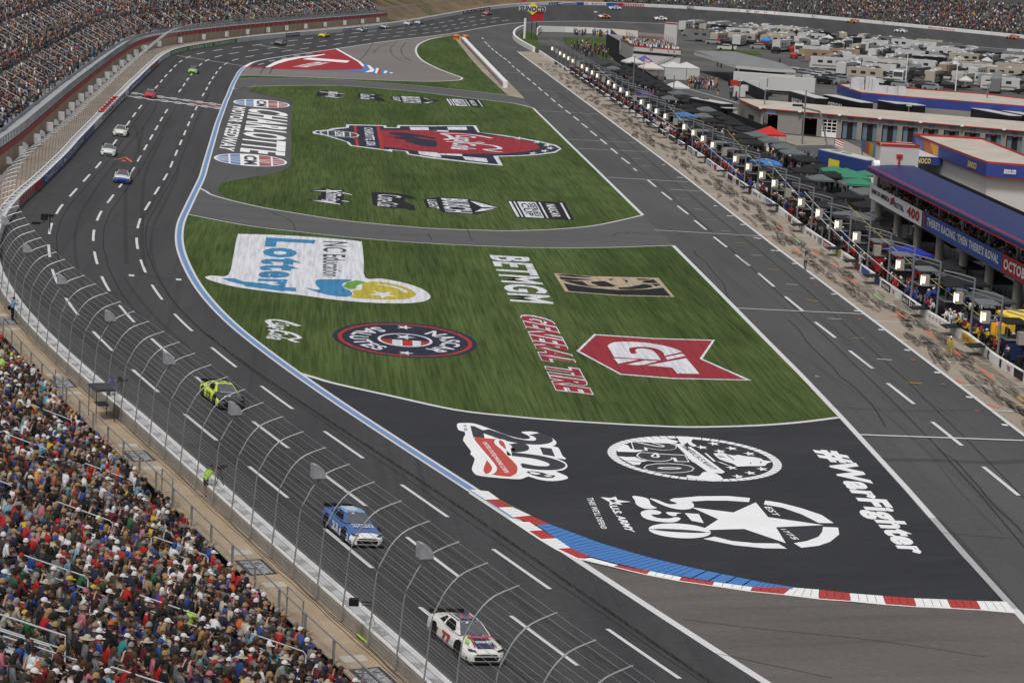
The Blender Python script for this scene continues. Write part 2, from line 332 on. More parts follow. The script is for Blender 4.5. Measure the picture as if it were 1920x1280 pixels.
edC=smooth(P("862,63.5 845,68 820,71 800,76 784,85 780,97 790,112 817,127 850,140 864,145 866,148 855,151 805,153 730,151 605,146 520,143 470,141.5 441,142"),5)
ground_poly('upper_grass',edC+P("443,147 480,146.5 560,147.5 640,150 780,160 870,169.5 955,179 948,174 905,135 880,107"),.006,A_grass)
ground_poly('access_road',P("349,400 480,424 600,438 680,446.5 805,455.5 960,462.5 1060,464 1135,463.5 1262,459.5 1205,403.5 1172,411.5 1110,423.5 1035,430 960,432.5 905,431.5 800,427.5 655,414.5 560,400.5 480,386.5 405,368 371,352 360,372"),.004,A_access)
ground_poly('access_road',P("443,148 480,147 560,148 640,150.5 780,160.5 870,170 955,179.5 975,182 1000,202 960,193 870,182.5 780,171.5 700,164.5 640,160.5 560,160 480,161.5 438,167"),.004,A_access)
ground_poly('concrete_verge',P("850,68.5 862,66 868,72 905,108 950,150 985,186 955,179.5 947,174 905,135 880,107"),.01,A_conc)
ground_poly('pit_stalls',P("970,97 1120,208 1270,320 1440,452 1690,640 1920,815 2300,1105 2400,1070 1920,718 1862,682 1810,641 1740,601 1655,541 1595,497 1510,440 1451,393 1365,336 1297,288 1242,254 1165,203 1085,150 1047,125 1020,104 1000,97"),.002,A_conc)

# ---------------- painted lines ----------------
ln=MB()
sA,_=sd(455,127); sB,_=sd(960,972)
strip(ln,sB,sA,-.66,-.45,.024,0); strip(ln,sB,sA,-.45,0,.026,1); strip(ln,sB,sA,0,.21,.024,0)
strip(ln,S0,sB,-.35,.12,.012,0); strip(ln,sA,SMAX,-.3,.15,.016,0)
for (d0_,ph) in ((12.4,22.4),(8.2,21.2),(4.0,19.3)):
    k=-2
    while True:
        a=ph+14.0*k-7.4; k+=1
        if a+7.4<S0: continue
        if a>705: break
        if 301<a+7.4 and a<313: 
            continue
        strip(ln,a,a+7.4,d0_-.125,d0_+.125,.012,0,2)
def gl(txt,wd=.2,mi=0,z=.012,sm=0,org=(0,0,1)):
    px=Z(*org,txt); gline(ln,smooth(px,sm) if sm else px,wd,z,mi)
W_=lambda p:"".join("%.1f,%.1f "%q for q in p)
gline(ln,gA_bot,.42,.014); gline(ln,topA,.25,.014); gline(ln,topB,.35,.014)
gline(ln,P("1262,460 1330,528 1435,635 1500,700 1577,781 1700,915 1810,1040 1905,1144 1990,1240 2200,1480"),.42,.016)
gline(ln,P("1000,203 1060,262 1120,320 1205,403"),.42,.014)
gline(ln,smooth(P("1205,403 1172,411 1110,423.5 1035,430 960,432.5 905,431.5 800,427.5 655,414.5 560,400.5 480,386.5 405,368 385,358 371,351"),5),.3,.014)
gline(ln,P("970,97 1120,208 1270,320 1440,452 1690,640 1920,815 2300,1105"),.32,.016)
gline(ln,edC[8:],.5,.014); gline(ln,P("443,147.5 480,146.5 560,147.5 640,150 780,160 870,169.5 955,179"),.3,.016)
gline(ln,P("441,148 437,168 480,161.5"),.3,.016)
# lane dashes on pit road
for o,t in (((480,0,4),"1695,283,1705,295 1715,313,1733,332 1740,338,1755,355 1765,362,1782,380 1795,386,1815,405 1822,410,1845,427 1855,434,1880,452 1888,460,1910,478"),
 ((960,0,4),"0,492,18,508 33,518,60,540 70,550,95,573 112,584,140,607 155,620,180,641 197,655,224,681 243,695,273,720 292,738,326,767 345,783,380,810 400,827,438,855 460,873,500,905 523,927,567,960 588,983,636,1021 663,1044,711,1083 742,1113,792,1154 822,1184,882,1229 910,1262,936,1282"),
 ((960,320,4),"1018,70,1080,122 1122,160,1197,219 1241,264,1321,326 1369,372,1457,443 1513,496,1611,573 1677,629,1782,713 1851,776,1920,830"),
 ((1440,320,4),"-75,767,46,869 129,943,260,1050 354,1134,506,1252"),
 ((1440,640,4),"612,68,787,203 897,312,1095,468 1230,600,1455,780 1615,937,1880,1153")):
    for seg in t.split():
        a,b,c,d=map(float,seg.split(',')); gline(ln,Z(*o,"%f,%f %f,%f"%(a,b,c,d)),.3,.016)
for o,t,wd in (((480,0,4),"1590,335,1920,356 1690,430,1920,437 1790,537,1920,545 1560,257,1900,285",.15),
 ((960,0,4),"0,356,30,360 0,440,120,446 0,545,225,553 20,672,425,690 190,830,650,858 415,1045,930,1072 485,1113,1030,1140",.2),
 ((960,320,4),"715,50,1320,85 1070,445,1860,490 1690,1030,1920,1041 1185,140,1420,155",.25),((1440,320,4),"0,1041,712,1073",.25),((1440,640,4),"690,697,1920,741",.3),
 ((960,320,4),"1365,286,1437,292 1568,450,1637,456 1790,632,1875,637 1255,208,1235,206",.14),((1440,320,4),"133,850,223,855 453,1106,549,1112",.16),((1440,640,4),"820,131,928,137 352,260,384,263",.2),
 ((960,0,4),"130,660,165,662 260,658,300,662 410,780,450,783 470,740,500,742 575,912,625,918 560,865,590,868 720,1035,780,1040 905,1188,965,1194 970,1242,1040,1248 320,716,360,720",.14)):
    for seg in t.split():
        a,b,c,d=map(float,seg.split(',')); gline(ln,Z(*o,"%f,%f %f,%f"%(a,b,c,d)),wd,.018)
# small box markers beside the pit line
for x,y in P("1449,469.5 1458,470 1489,494 1523,521.5 1563,551 1606,582.5 1652,618 1701,656 1757,698 1817,744 1884,796 1341,386 1366,405 1372,405 1391,421 1397,421 1417,446 1423,447 1277,333 1272,332.5 1244,309"):
    p=G(x,y,.018); ln.add([p+Vector((a,b,0)) for a,b in ((-.22,-.3),(.22,-.35),(.22,.3),(-.22,.3))],[(0,1,2,3)],0)
# stall lines across the concrete, 9.3 m apart
pa,pb=G(970,97),G(1920,815); pdir=(pa-pb).normalized(); pn=Vector((pdir.y,-pdir.x,0))
wl=[G(x,y) for x,y in PWALL]
def wall_at(p,n):
    best=None
    for a,b in zip(wl,wl[1:]):
        d=b-a; den=n.x*d.y-n.y*d.x
        if abs(den)<1e-9: continue
        r_=a-p; t=(r_.x*d.y-r_.y*d.x)/den; u=(r_.x*n.y-r_.y*n.x)/den
        if 0<=u<=1 and 0<t<30: best=t if best is None else min(best,t)
    return best
p0=G(1800,721); stalls=[]
for k in range(-6,42):
    t_=(p0-pb).dot(pdir)+9.3*k; p=pb+pdir*t_; wd=wall_at(p,pn)
    if wd: 
        stalls.append((p,wd)); q_=p+pn*wd
        ln.add([Vector((p.x,p.y,.012))-pdir*.09,Vector((q_.x,q_.y,.012))-pdir*.09,Vector((q_.x,q_.y,.012))+pdir*.09,Vector((p.x,p.y,.012))+pdir*.09],[(0,1,2,3)],0)
        
# orange/yellow marks
for o,t,mi,wd in (((1440,320,4),"0,738,75,742 288,971,378,978 630,1251,725,1256",2,.18),((1440,640,4),"1042,307,1152,314 1850,475,1920,482",2,.2),((960,320,4),"1040,22,1095,24 1275,211,1340,214 1465,367,1535,370 1675,540,1748,543",2,.14),((960,0,4),"660,990,830,998 775,1090,845,1093",2,.12),
  ((1440,320,4),"580,788,670,850 330,595,385,640 475,700,515,732 965,1052,1018,1100 915,1092,990,1096 1180,1195,1250,1250 60,412,110,445 180,578,240,620 670,1113,700,1116 345,858,370,860",3,.22),((1440,640,4),"1590,205,1690,283 1395,65,1445,107 1630,465,1740,500 1072,134,1105,140 1300,316,1330,320 1550,517,1585,519 1400,280,1470,315",3,.2),((1440,320,4),"200,505,240,540",4,.18),((1440,320,4),"790,925,850,968",4,.18),((1440,640,4),"1870,412,1920,450",2,.2)):
    for seg in t.split():
        a,b,c,d=map(float,seg.split(',')); gline(ln,Z(*o,"%f,%f %f,%f"%(a,b,c,d)),wd,.018,mi)
PYel=paint('yellow_line_paint',(.55,.33,.06),False); POr=paint('orange_line_paint',(.75,.14,.06),False); PGr=paint('green_line_paint',(.25,.6,.2),False)
hx=lambda t:[(180+float(a.split(',')[0])/9.84,220+float(a.split(',')[1])/9.84) for a in t.split()]
for t in ("340,785 550,742","550,742 665,823","480,800 545,808"):
    pts=[hit(x,y,.014) for x,y in hx(t)]; vs=[]
    for p in pts: vs+= [p-Vector((0,.45,0)),p+Vector((0,.45,0))]
    ln.add(vs,[(0,2,3,1)],3)
for x,y in Z(0,320,4,"980,783 1333,814"):
    p=hit(x,y,.014); ln.add([p+Vector(v) for v in ((-.4,-.5,0),(.4,-.6,0),(.3,.3,0),(-.5,.4,0))],[(0,1,2,3)],0)
tag(ln.build('painted_lines',[PW,PB,PYel,POr,PGr]),kind='structure')
# tyre marks (rubber laid on the surfaces)
tk=MB(); RUB=mat('rubber_marks',(.02,.02,.02),.85)
_t=RUB.node_tree; _g=_t.nodes.new('ShaderNodeNewGeometry'); _m=_t.nodes.new('ShaderNodeMapping'); _m.vector_type='TEXTURE'; _m.inputs['Rotation'].default_value=(0,0,R(5)); _m.inputs['Scale'].default_value=(.7,7,1); _n=_t.nodes.new('ShaderNodeTexNoise'); _n.inputs['Detail'].default_value=3; _r=_t.nodes.new('ShaderNodeMapRange'); _r.inputs[1].default_value=.35; _r.inputs[2].default_value=.65; _r.inputs[4].default_value=.62
_t.links.new(_g.outputs['Position'],_m.inputs[0]); _t.links.new(_m.outputs[0],_n.inputs['Vector']); _t.links.new(_n.outputs[0],_r.inputs[0]); _t.links.new(_r.outputs[0],_t.nodes['Principled BSDF'].inputs['Alpha'])
RUB2=mat('light_rubber_marks',(.045,.045,.045),.8,alpha=.22)
def trk(px,wd,z=.022,mi=0,pj=None): gline(tk,smooth(px,5),wd,z,mi,pj)
for t in ("268,240 262,270 245,320 237,350 235,400 236,470 238,495","305,255 290,285 275,320 268,355 266,420 268,470 270,500","252,235 258,252 262,290 259,330","318,322 305,350 285,380 266,415"): trk(P(t),.42,.02,1,hit)
for t in ("700,80 690,95 680,108 668,117","745,78 733,90 735,102 750,113 772,120","762,79 752,92 757,105 772,115","735,80 712,88 700,100","862,133 800,122 750,108","470,130 478,122","497,125 488,138","512,126 505,139"): trk(P(t),.35,.02,0)
rr=random.Random(5)
for i,(p,wd) in enumerate(stalls):
    near=p.y<420
    for j in range(6 if near else 4):
        a=rr.uniform(1.2,wd-1.2); s0=rr.uniform(-1,7); L=rr.uniform(5,9.5); cv=rr.uniform(-1.2,.4)
        q0=p+pdir*s0+pn*a
        pts=[q0-pdir*(L*k/6)+pn*(cv*(k/6)**2) for k in range(7)]; vs=[]
        hw=rr.uniform(.2,.6)
        for k,v in enumerate(pts):
            wk=hw*math.sin(math.pi*(k+.35)/6.7); vs+=[(v.x-pn.x*wk,v.y-pn.y*wk,.02),(v.x+pn.x*wk,v.y+pn.y*wk,.02)]
        tk.add(vs,[(2*k,2*k+2,2*k+3,2*k+1) for k in range(6)],0)
        if rr.random()<.5:
            vs2=[(v[0]+pn.x*1.5,v[1]+pn.y*1.5,.024) for v in vs]; tk.add(vs2,[(2*k,2*k+2,2*k+3,2*k+1) for k in range(6)],1)
for t in ("1470,654 1540,692 1650,768 1720,830 1755,865 1800,920 1880,1000","1580,640 1650,700 1720,740 1800,790","1640,763 1760,772 1860,778"): trk(P(t),.12,.024,1)
SEAM=mat('sealed_seam',(.02,.02,.02),.8,alpha=.55); _rr=random.Random(2)
def crack(px,wd,jit):
    q=smooth(px,4); gline(tk,[(x+_rr.uniform(-jit,jit),y+_rr.uniform(-jit,jit)*.6) for x,y in q],wd,.019,2)
for t,wd,j in (("1045,178 1160,280 1290,395 1440,530 1600,680 1760,840 1900,1000 2000,1120",.1,1.2),("1010,150 1140,240 1300,370 1460,500 1620,640 1780,790 1940,950",.09,1.5),("1480,600 1560,690 1620,740 1660,800",.1,3),("1300,470 1345,520 1370,560",.09,3),("1760,840 1800,870 1850,930 1920,1000",.1,3),("1440,540 1530,552 1610,556",.07,1),("1690,990 1790,1000 1920,1010",.07,1),("500,395 540,410 555,430",.1,1),("800,436 810,450",.12,2),("870,420 880,440 885,452",.1,2),("1150,440 1180,436 1215,440",.15,2),("1180,1180 1300,1215 1420,1240 1560,1270",.07,1.5),("1280,1160 1450,1180 1650,1200 1850,1230",.06,1.5)): crack(P(t),wd,j)
for dd in (3.05,7.2,11.6):
    ss_=srange(-10,330,5); vs=[]
    for s in ss_: o_=_rr.uniform(-.06,.06); vs+=[TP(s,dd+o_,.011),TP(s,dd+o_+.09,.011)]
    tk.add(vs,[(2*k,2*k+2,2*k+3,2*k+1) for k in range(len(ss_)-1)],2)
for k in range(16):
    a=_rr.uniform(0,320); d0_=_rr.uniform(1,15); vs=[]
    for j in range(7): vs+=[TP(a+j*.5,d0_+j*.45+_rr.uniform(-.25,.25),.012)]; vs+=[vs[-1]+Vector((.07,.07,0))]
    tk.add(vs,[(2*k_,2*k_+2,2*k_+3,2*k_+1) for k_ in range(6)],2)
trk(P("1655,860 1760,862 1850,866 1930,862"),.9,.024,1); trk(P("1560,762 1690,770 1830,768 1900,774"),.3,.024,1)
trk(P("1180,408 1245,425 1300,448"),.2,.024,1); trk(P("1750,970 1800,1020 1850,1080 1900,1140"),.8,.024,1)
for a,b,dd,mi in ((10,210,2.6,1),(0,120,6.2,1),(30,300,10.2,1),(0,95,0.95+1.6,0)):
    ss=srange(a,b,6); vs=[]
    for s in ss: o_=.4*math.sin(s*.05+dd); vs+=[TP(s,dd+o_,.014),TP(s,dd+o_+.3,.014)]
    tk.add(vs,[(2*k,2*k+2,2*k+3,2*k+1) for k in range(len(ss)-1)],mi)
tag(tk.build('tyre_marks',[RUB,RUB2,SEAM]),kind='structure')

# ---------------- kerb ----------------
kb=MB()
def kerb(inn,out,mi,z0=.03,z1=.1):
    """sloping kerb block from the inner to the outer pixel lines"""
    a=[G(x,y,z0) for x,y in inn]; b=[G(x,y,z1) for x,y in out]
    n=len(a); kb.add(a+b,[(i,i+1,n+i+1,n+i) for i in range(n-1)],mi)
    bb=[Vector((v.x,v.y,0)) for v in b]; kb.add(b+bb,[(i,i+1,n+i+1,n+i) for i in range(n-1)],mi)
ko=smooth(Z(960,960,4,"-290,-170 -60,-40 0,45 130,140 240,200 350,270 520,345 640,375 765,405 1010,463 1255,510 1505,546 1790,588 1920,606"),3)
kt=smooth(Z(960,960,4,"-230,-165 -90,-60 140,25 190,95 330,200 435,268 580,333 690,362 800,395 1045,440 1280,485 1520,520 1800,562 1920,572"),3)
ko+=Z(1440,960,4,"120,612 380,645 625,662 885,687 1115,703 1375,715 1600,727 1860,750"); kt+=Z(1440,960,4,"185,562 385,578 612,605 865,622 1095,643 1345,652 1565,663 1790,668")
def ipl(l,t):
    t=max(0,min(len(l)-1.0001,t)); i=int(t); f=t-i; return (l[i][0]*(1-f)+l[i+1][0]*f,l[i][1]*(1-f)+l[i+1][1]*f)
KQ=[]
K1=(844,882,2.866)
for mi,t in ((0,"190,155 105,100 205,110 265,153"),(1,"260,197 190,155 265,153 335,195"),(0,"340,250 260,197 335,195 435,240"),(1,"465,292 340,250 435,240 530,285"),(0,"425,323 348,272 425,275 498,320"),(1,"490,366 425,323 498,320 570,362"),(0,"580,418 490,366 570,362 648,415"),(1,"690,470 580,418 648,415 755,462")): KQ.append((mi,Z(*K1,t)))
ko=Z(960,960,4,"520,348 765,405 1010,463 1255,510 1505,546 1790,588")+Z(1440,960,4,"118,612 382,645 622,662 885,687 1115,703 1375,715 1600,727 1860,750"); kt=Z(960,960,4,"590,340 800,395 1035,440 1275,485 1515,520 1808,560")+Z(1440,960,4,"180,562 385,578 612,605 865,625 1095,643 1345,652 1565,663 1790,668")
for k in range(len(ko)-1): KQ.append((k%2,[ko[k+1],ko[k],kt[k],kt[k+1]]))
for mi,(a,b,c,d) in KQ: # a: end lower, b: start lower, c: start upper, d: end upper
    for j in range(4):
        u0,u1=j/4,(j+.94)/4; L=lambda p,q,u:(p[0]+(q[0]-p[0])*u,p[1]+(q[1]-p[1])*u)
        kerb([L(b,a,u0),L(b,a,u1)],[L(c,d,u0),L(c,d,u1)],mi)
gline(kb,Z(*K1,"110,118 348,275 425,328 580,422 690,472")+ko,.3,.024,0)
bi=Z(*K1,"465,292 570,362 648,415 755,462 905,500 1068,538 1245,567")+Z(1440,960,4,"-120,562 60,578 185,585")
bo=Z(*K1,"530,285 660,333 800,385 930,425 1060,462 1200,497 1330,527")+Z(1440,960,4,"-60,520 80,543 190,560")
nb=38
for k in range(nb):
    a,b=(len(bo)-1)*k/nb,(len(bo)-1)*(k+.9)/nb
    kerb([ipl(bi,a),ipl(bi,b)],[ipl(bo,a),ipl(bo,b)],2,.06,.12)
tag(kb.build('kerb',[KW,RR,RB]),'red and white striped kerb with a sloping blue strip along the black run-off','kerb')
# far chicane kerb
kb=MB(); gpoly(kb,Z(440,60,3.692,"895,222 915,228 938,262 905,278 780,268 500,264 895,264"),.03,2); gpoly(kb,Z(440,60,3.692,"915,228 940,235 968,262 955,278 900,280 938,262"),.034,0)
gpoly(kb,Z(440,60,3.692,"890,215 940,233 975,240 930,228"),.03,2)
for k in range(8):
    x0=940+k*20; gpoly(kb,[(440+(x0)/3.692,60+(236+k*6.2)/3.692),(440+(x0+20)/3.692,60+(242+k*6.2)/3.692),(440+(x0+5)/3.692,60+288/3.692),(440+(x0-10)/3.692,60+286/3.692)],.03,(1,2,0,1,2,0,2,0)[k])
tag(kb.build('kerb',[KW,RR,RB]),'small red, white and blue kerb at the tip of the red painted triangle','kerb')
# red triangle
m=MB(); gpoly(m,Z(440,60,3.692,"72,243 120,215 200,183 300,162 450,140 700,117 860,208 893,238 880,258 700,265 500,262 300,258"),.012,0)
gpoly(m,Z(440,60,3.692,"100,238 160,203 240,182 350,163 470,150 560,144 625,150 560,160 430,171 340,186 280,205 215,242"),.016,1)
gpoly(m,Z(440,60,3.692,"210,245 280,207 340,188 430,173 560,161 625,153 625,158 560,170 450,183 370,200 300,220 240,246"),.02,2)
gpoly(m,Z(440,60,3.692,"470,190 515,178 800,200 775,214"),.02,2)
gtext(m,"ATRIUM",Z(440,60,3.692,"395,243 500,247 660,213 560,207"),.02,2,.03)
for t in ("160,225 200,215 205,222 165,231","235,200 275,193 280,199 240,206","320,182 360,176 365,182 325,188","405,165 450,160 455,166 410,171","490,152 535,149 540,154 495,158"): gpoly(m,Z(440,60,3.692,t),.02,3)
gline(m,Z(440,60,3.692,"72,243 120,212 200,180 300,159 450,137 700,115 862,207 895,240"),.7,.02,2)
tag(m.build('painted_logo',[paint('red_paint',(.33,.02,.03),False),RK,RW,paint('grey_paint',(.3,.3,.3),False)]),'red painted triangle with a black band beside the far track edge','painted logo')
# finish line
m=MB(); sl_=304.6
for row,(r0,r1) in enumerate(((-5.2,-4.0),(-4.0,-2.8),(-2.8,-1.6),(1.6,2.8),(2.8,4.0),(4.0,5.2))):
    k=0; d=.1
    while d<16:
        if (k+row)%2==0: strip(m,sl_+r0,sl_+r1,d,min(d+1.1,16.2),.02,0,1.3)
        d+=1.1; k+=1
strip(m,sl_-1.5,sl_+1.5,5.4,16.2,.02,1,1.5); strip(m,sl_-1.5,sl_+1.5,.1,5.4,.02,2,1.5)
strip(m,sl_-.3,sl_-.05,.1,16.2,.026,0,1.5); strip(m,sl_+.3,sl_+.5,9,16.2,.026,0,1.5)
tag(m.build('finish_line',[PW,RK,paint('dull_red_paint',(.2,.06,.06),False)]),'chequered start finish line painted across the dark track','finish line')
strip_l=MB()
def xl(a,b,wd):
    A,B=hit(*a),hit(*b); n_=14; vs=[]
    for k in range(n_+1):
        p=A.lerp(B,k/n_); x,y=pr(p); q=hit(x,y,.014); vs+=[q-Vector((0,wd,0)),q+Vector((0,wd,0))]
    strip_l.add(vs,[(2*k,2*k+2,2*k+3,2*k+1) for k in range(n_)],0)
xl((323,103),(457,124),.25); xl((480,84),(574,98),.25)
tag(strip_l.build('painted_lines',[PW]),kind='structure')
# ---------------- painted logos ----------------
def logo(mb,mats,label): return tag(mb.build('painted_logo',mats),label,'painted logo')
def epar(c,a,b): return lambda u,v:(c[0]+(2*u-1)*a[0]+(2*v-1)*b[0],c[1]+(2*u-1)*a[1]+(2*v-1)*b[1])
L1=(390,170,8)
m=MB(); gtext(m,"CHARLOTTE",Z(*L1,"612,252 470,912 1162,984 1205,330"),.014,0,.035)
logo(m,[RW],'large white CHARLOTTE lettering painted on the grey paving beside the track')
m=MB(); gtext(m,"MOTOR SPEEDWAY",Z(*L1,"378,235 160,880 392,918 570,255"),.014,0,.03)
logo(m,[RW],'white MOTOR SPEEDWAY lettering painted nearest the blue track edge line')
def cms(c,a,b,lab,cm='CM'):
    F=epar((390+c[0]/8,170+c[1]/8),(a[0]/8,a[1]/8),(b[0]/8,b[1]/8)); m=MB(); z=.012
    lpoly(m,F,disc((.5,.5),.5),z,0)
    for u0,u1,mi in ((.03,.20,1),(.225,.36,1),(.62,.78,2),(.805,.97,2)):
        n=10; top=[];bot=[]
        for k in range(n+1):
            u=u0+(u1-u0)*k/n; h=math.sqrt(max(0,.47**2-(u-.5)**2))
            top.append((u,.5+h)); bot.append((u,.5-h))
        lpoly(m,F,top+bot[::-1],z+.004,mi)
    for k in (-.16,0,.16): 
        for u0,u1 in ((.04,.36),(.62,.96)): lpoly(m,F,[(u0,.5+k*.5),(u1,.5+k*1.2),(u1,.53+k*1.2),(u0,.53+k*.5)],z+.008,0)
    ltext(m,"CM",lambda u,v:F(.41+v*.18,.12+.76*u),z+.008,3,(0,0,1,1),.05)
    return logo(m,[RW,RBl2,RRd2,RK],lab)
cms((803,195),(424,26),(2,58),'small oval blue white and red speedway badge at the top of the CHARLOTTE lettering')
cms((637,1042),(549,36),(5,90),'larger oval blue white and red speedway badge below the CHARLOTTE lettering')
# big navy and red badge
L2=(580,220,8); L3=(810,220,7.68)
m=MB(); out=Z(*L2,"45,222 100,200 260,190 350,165 550,150 555,108 1150,122 1160,150 1315,155 1318,118 1920,125")+Z(*L3,"100,118 632,118 690,218 1000,255 1300,300 1600,355 1800,405 1865,455 1780,510 1500,545 1200,562 950,565 1022,698 700,670 0,592")+Z(*L2,"1880,622 1480,560 1440,512 1250,490 1240,518 1120,495 620,430 575,395 560,370 420,330 240,275 60,245")
gpoly(m,out,.012,0)
inn=Z(*L2,"85,222 130,208 280,205 400,180 590,160 600,122 1110,132 1120,160 1350,162 1370,132 1920,138")+Z(*L3,"100,130 590,126 655,215 1000,268 1300,315 1600,372 1770,415 1835,455 1760,495 1500,533 1200,550 900,556 880,560 960,680 700,655 0,575")+Z(*L2,"1880,605 1500,548 1480,510 1200,478 1180,488 640,420 600,375 420,315 240,262 110,238")
gpoly(m,inn,.016,1)
gpoly(m,Z(*L2,"665,125 705,128 745,430 700,428"),.02,2); gpoly(m,Z(*L2,"600,215 700,222 705,238 620,240"),.02,2); gpoly(m,Z(*L2,"605,300 705,300 715,325 640,318"),.02,2)
gpoly(m,Z(*L2,"1005,130 1050,130 1120,485 1065,478"),.02,2)
red=Z(*L2,"1060,190 1920,205")+Z(*L3,"150,210 500,228 900,272 1200,308 1500,375 1555,440 1500,470 1300,500 1000,525 600,528 150,520")+Z(*L2,"1900,520 1600,505 1300,460 1110,440")
gpoly(m,red,.024,3)
gpoly(m,Z(*L2,"1195,225 1450,235 1700,270 1890,310 1880,330 1700,300 1560,290 1660,320 1900,350 1920,410 1900,445 1750,440 1600,410 1450,365 1440,345 1560,350 1400,325 1270,300 1440,330 1300,320 1230,290 1400,290 1250,262 1200,250"),.028,1)
F=epar((580+450/8,220+250/8),(298/8,23/8),(4/8,46/8)); lpoly(m,F,disc((.5,.5),.5),.024,0); lpoly(m,F,disc((.5,.5),.46),.028,4); 
for u0,u1 in ((.2,.225),(.39,.42),(.58,.63),(.76,.79)): lpoly(m,F,[(u0,.1),(u1,.1),(u1,.9),(u0,.9)],.032,0)
ltext(m,"CM",lambda u,v:F(.43+v*.14,.15+.7*u),.032,0,(0,0,1,1),.05)
gtext(m,"CHARLOTTE, USA",Z(*L2,"795,152 835,425 1000,430 950,160"),.024,0,.03)
gpoly(m,Z(*L2,"1500,146 1780,150 1800,196 1520,192"),.028,0); gpoly(m,Z(*L2,"1805,190 1920,195 1920,210 1810,208")+Z(*L3,"240,212 235,190"),.028,0)
gpoly(m,Z(*L3,"215,140 490,138 510,184 235,182"),.028,0)
gpoly(m,Z(*L2,"1630,508 1920,530 1920,600 1650,555")+[],.028,0); gpoly(m,Z(*L3,"0,515 110,520 140,582 0,566"),.03,0); gpoly(m,Z(*L3,"115,520 435,530 440,560 125,542"),.03,0); gpoly(m,Z(*L3,"440,562 780,592 808,652 480,612"),.03,0)
# script wordmark strokes
def stroke(mb,org,txt,wd,z,mi,sm=4): gline(mb,smooth(Z(*org,txt),sm),wd,z,mi)
stroke(m,L3,"190,325 240,315 290,305 230,262 150,240 240,232 450,240 650,262 860,302",.9,.032,0)
gtext(m,"Coca-Cola",Z(*L3,"335,258 265,455 640,482 640,272"),.032,0,.03,.2)
stroke(m,L3,"205,350 500,362 700,385 900,412 980,450 860,462 760,465 900,492 1010,498",.8,.034,0); stroke(m,L3,"540,365 740,372 640,350",.5,.034,0)
for x,y in Z(*L3,"1248,302 1515,357 1660,402 1700,444 1620,485 1455,518"): 
    lpoly(m,epar((x,y),(9,0),(0,3.2)),star((.5,.5),.5,.35,90),.032,0)
logo(m,[GW,GNv,GRe,GRd,GCh],'very large navy and red badge with white script and chequered corners on the middle grass')
# black and white sponsor marks: two rows
def mark(org,shape,extra,lab,texts=()):
    m=MB(); gpoly(m,Z(*org,shape),.012,0)
    for t in extra: gpoly(m,Z(*org,t),.016,1)
    for s,qd,b in texts: gtext(m,s,Z(*org,qd),.016,1,b)
    return logo(m,[GBk,GW],lab)
S1=(570,340,3.692)
def xf(org,shape,extra,texts,lab): mark(org,shape,extra,lab,texts)
xf(S1,"35,66 50,60 110,58 118,48 135,44 250,58 275,58 285,78 350,96 320,98 275,88 275,128 330,140 300,144 270,140 275,160 240,164 130,148 110,142 20,130 30,124 95,130 100,100 120,98 115,75 40,72",["50,64 260,62 262,68 130,70","265,75 335,92 330,95 265,82","50,130 150,136 250,156 250,161 140,145","262,132 318,140 300,142 262,138"],[("Xfinity","125,50 120,138 255,160 262,62",.02)],'black and white X mark with long strokes, leftmost in the near row on the grass')
xf(S1,"465,78 500,74 640,82 740,100 780,120 745,124 700,115 690,140 760,165 775,200 740,202 690,188 600,188 500,172 475,160",[],[("Coca-Cola","510,88 505,168 640,184 680,100",.01)],'black and white script mark, second from left in the near row')
xf(S1,"825,124 880,118 920,110 1000,112 1140,122 1250,150 1365,184 1300,194 1250,214 1200,228 960,214 930,190 850,184",["1345,183 1230,178 1150,136 1180,140"," 1180,212 1250,204 1320,188 1230,188"],[("BUSCH","945,116 975,208 1170,222 1135,126",.03),("LIGHT","850,126 868,182 938,190 915,128",.02)],'black and white pointed mark shaped like a spearhead in the near row')
def blockmark(org,q,lab):
    H=hom(Z(*org,q)); m=MB()
    lpoly(m,H,[(-.02,-.06),(1.02,-.06),(1.02,1.06),(-.02,1.06)],.012,0)
    for a,b in ((0,.05),(.09,.12),(.16,.5),(.55,.58),(.93,.965)): lpoly(m,H,[(a,0),(b,0),(b,1),(a,1)],.016,1)
    ltext(m,"CUP",lambda u,v:H(.2+.14*v,1-(.1+.8*u)),.02,0,(0,0,1,1),.03); ltext(m,"SERIES",lambda u,v:H(.35+.13*v,1-(.08+.84*u)),.02,0,(0,0,1,1),.03)
    ltext(m,"NASCAR",lambda u,v:H(.66+.16*v,1-(.1+.8*u)),.02,1,(0,0,1,1),.03)
    return logo(m,[GBk,GW],lab)
blockmark(S1,"1475,245 1860,262 1800,150 1415,138",'black and white striped rectangular mark at the right end of the near row')
S2=(590,160,5.818)
xf(S2,"22,70 110,56 260,68 345,94 320,100 285,98 285,120 330,128 280,138 230,142 110,130 20,118",["50,68 330,92 325,95 60,75","70,120 240,138 325,127 250,132"],[("Xfinity","118,60 112,126 250,138 255,70",.02)],'small black and white X mark, leftmost in the far row on the grass')
xf(S2,"465,90 500,84 640,92 770,115 690,120 770,165 765,180 640,166 480,140",[],[("Coca-Cola","495,92 500,148 650,160 660,100",.02)],'small black and white script mark, second from left in the far row')
xf(S2,"825,122 900,122 940,114 1150,126 1250,150 1380,172 1290,190 1200,202 960,188 850,160",["1300,175 1180,140 1200,140","1300,178 1180,192 1230,196"],[("BUSCH","940,120 965,188 1168,198 1150,130",.03),("LIGHT","850,126 862,168 940,176 925,128",.02)],'small black and white pointed mark shaped like a spearhead in the far row')
blockmark(S2,"1485,222 1850,234 1798,162 1432,148",'small black and white striped rectangular mark at the right end of the far row')
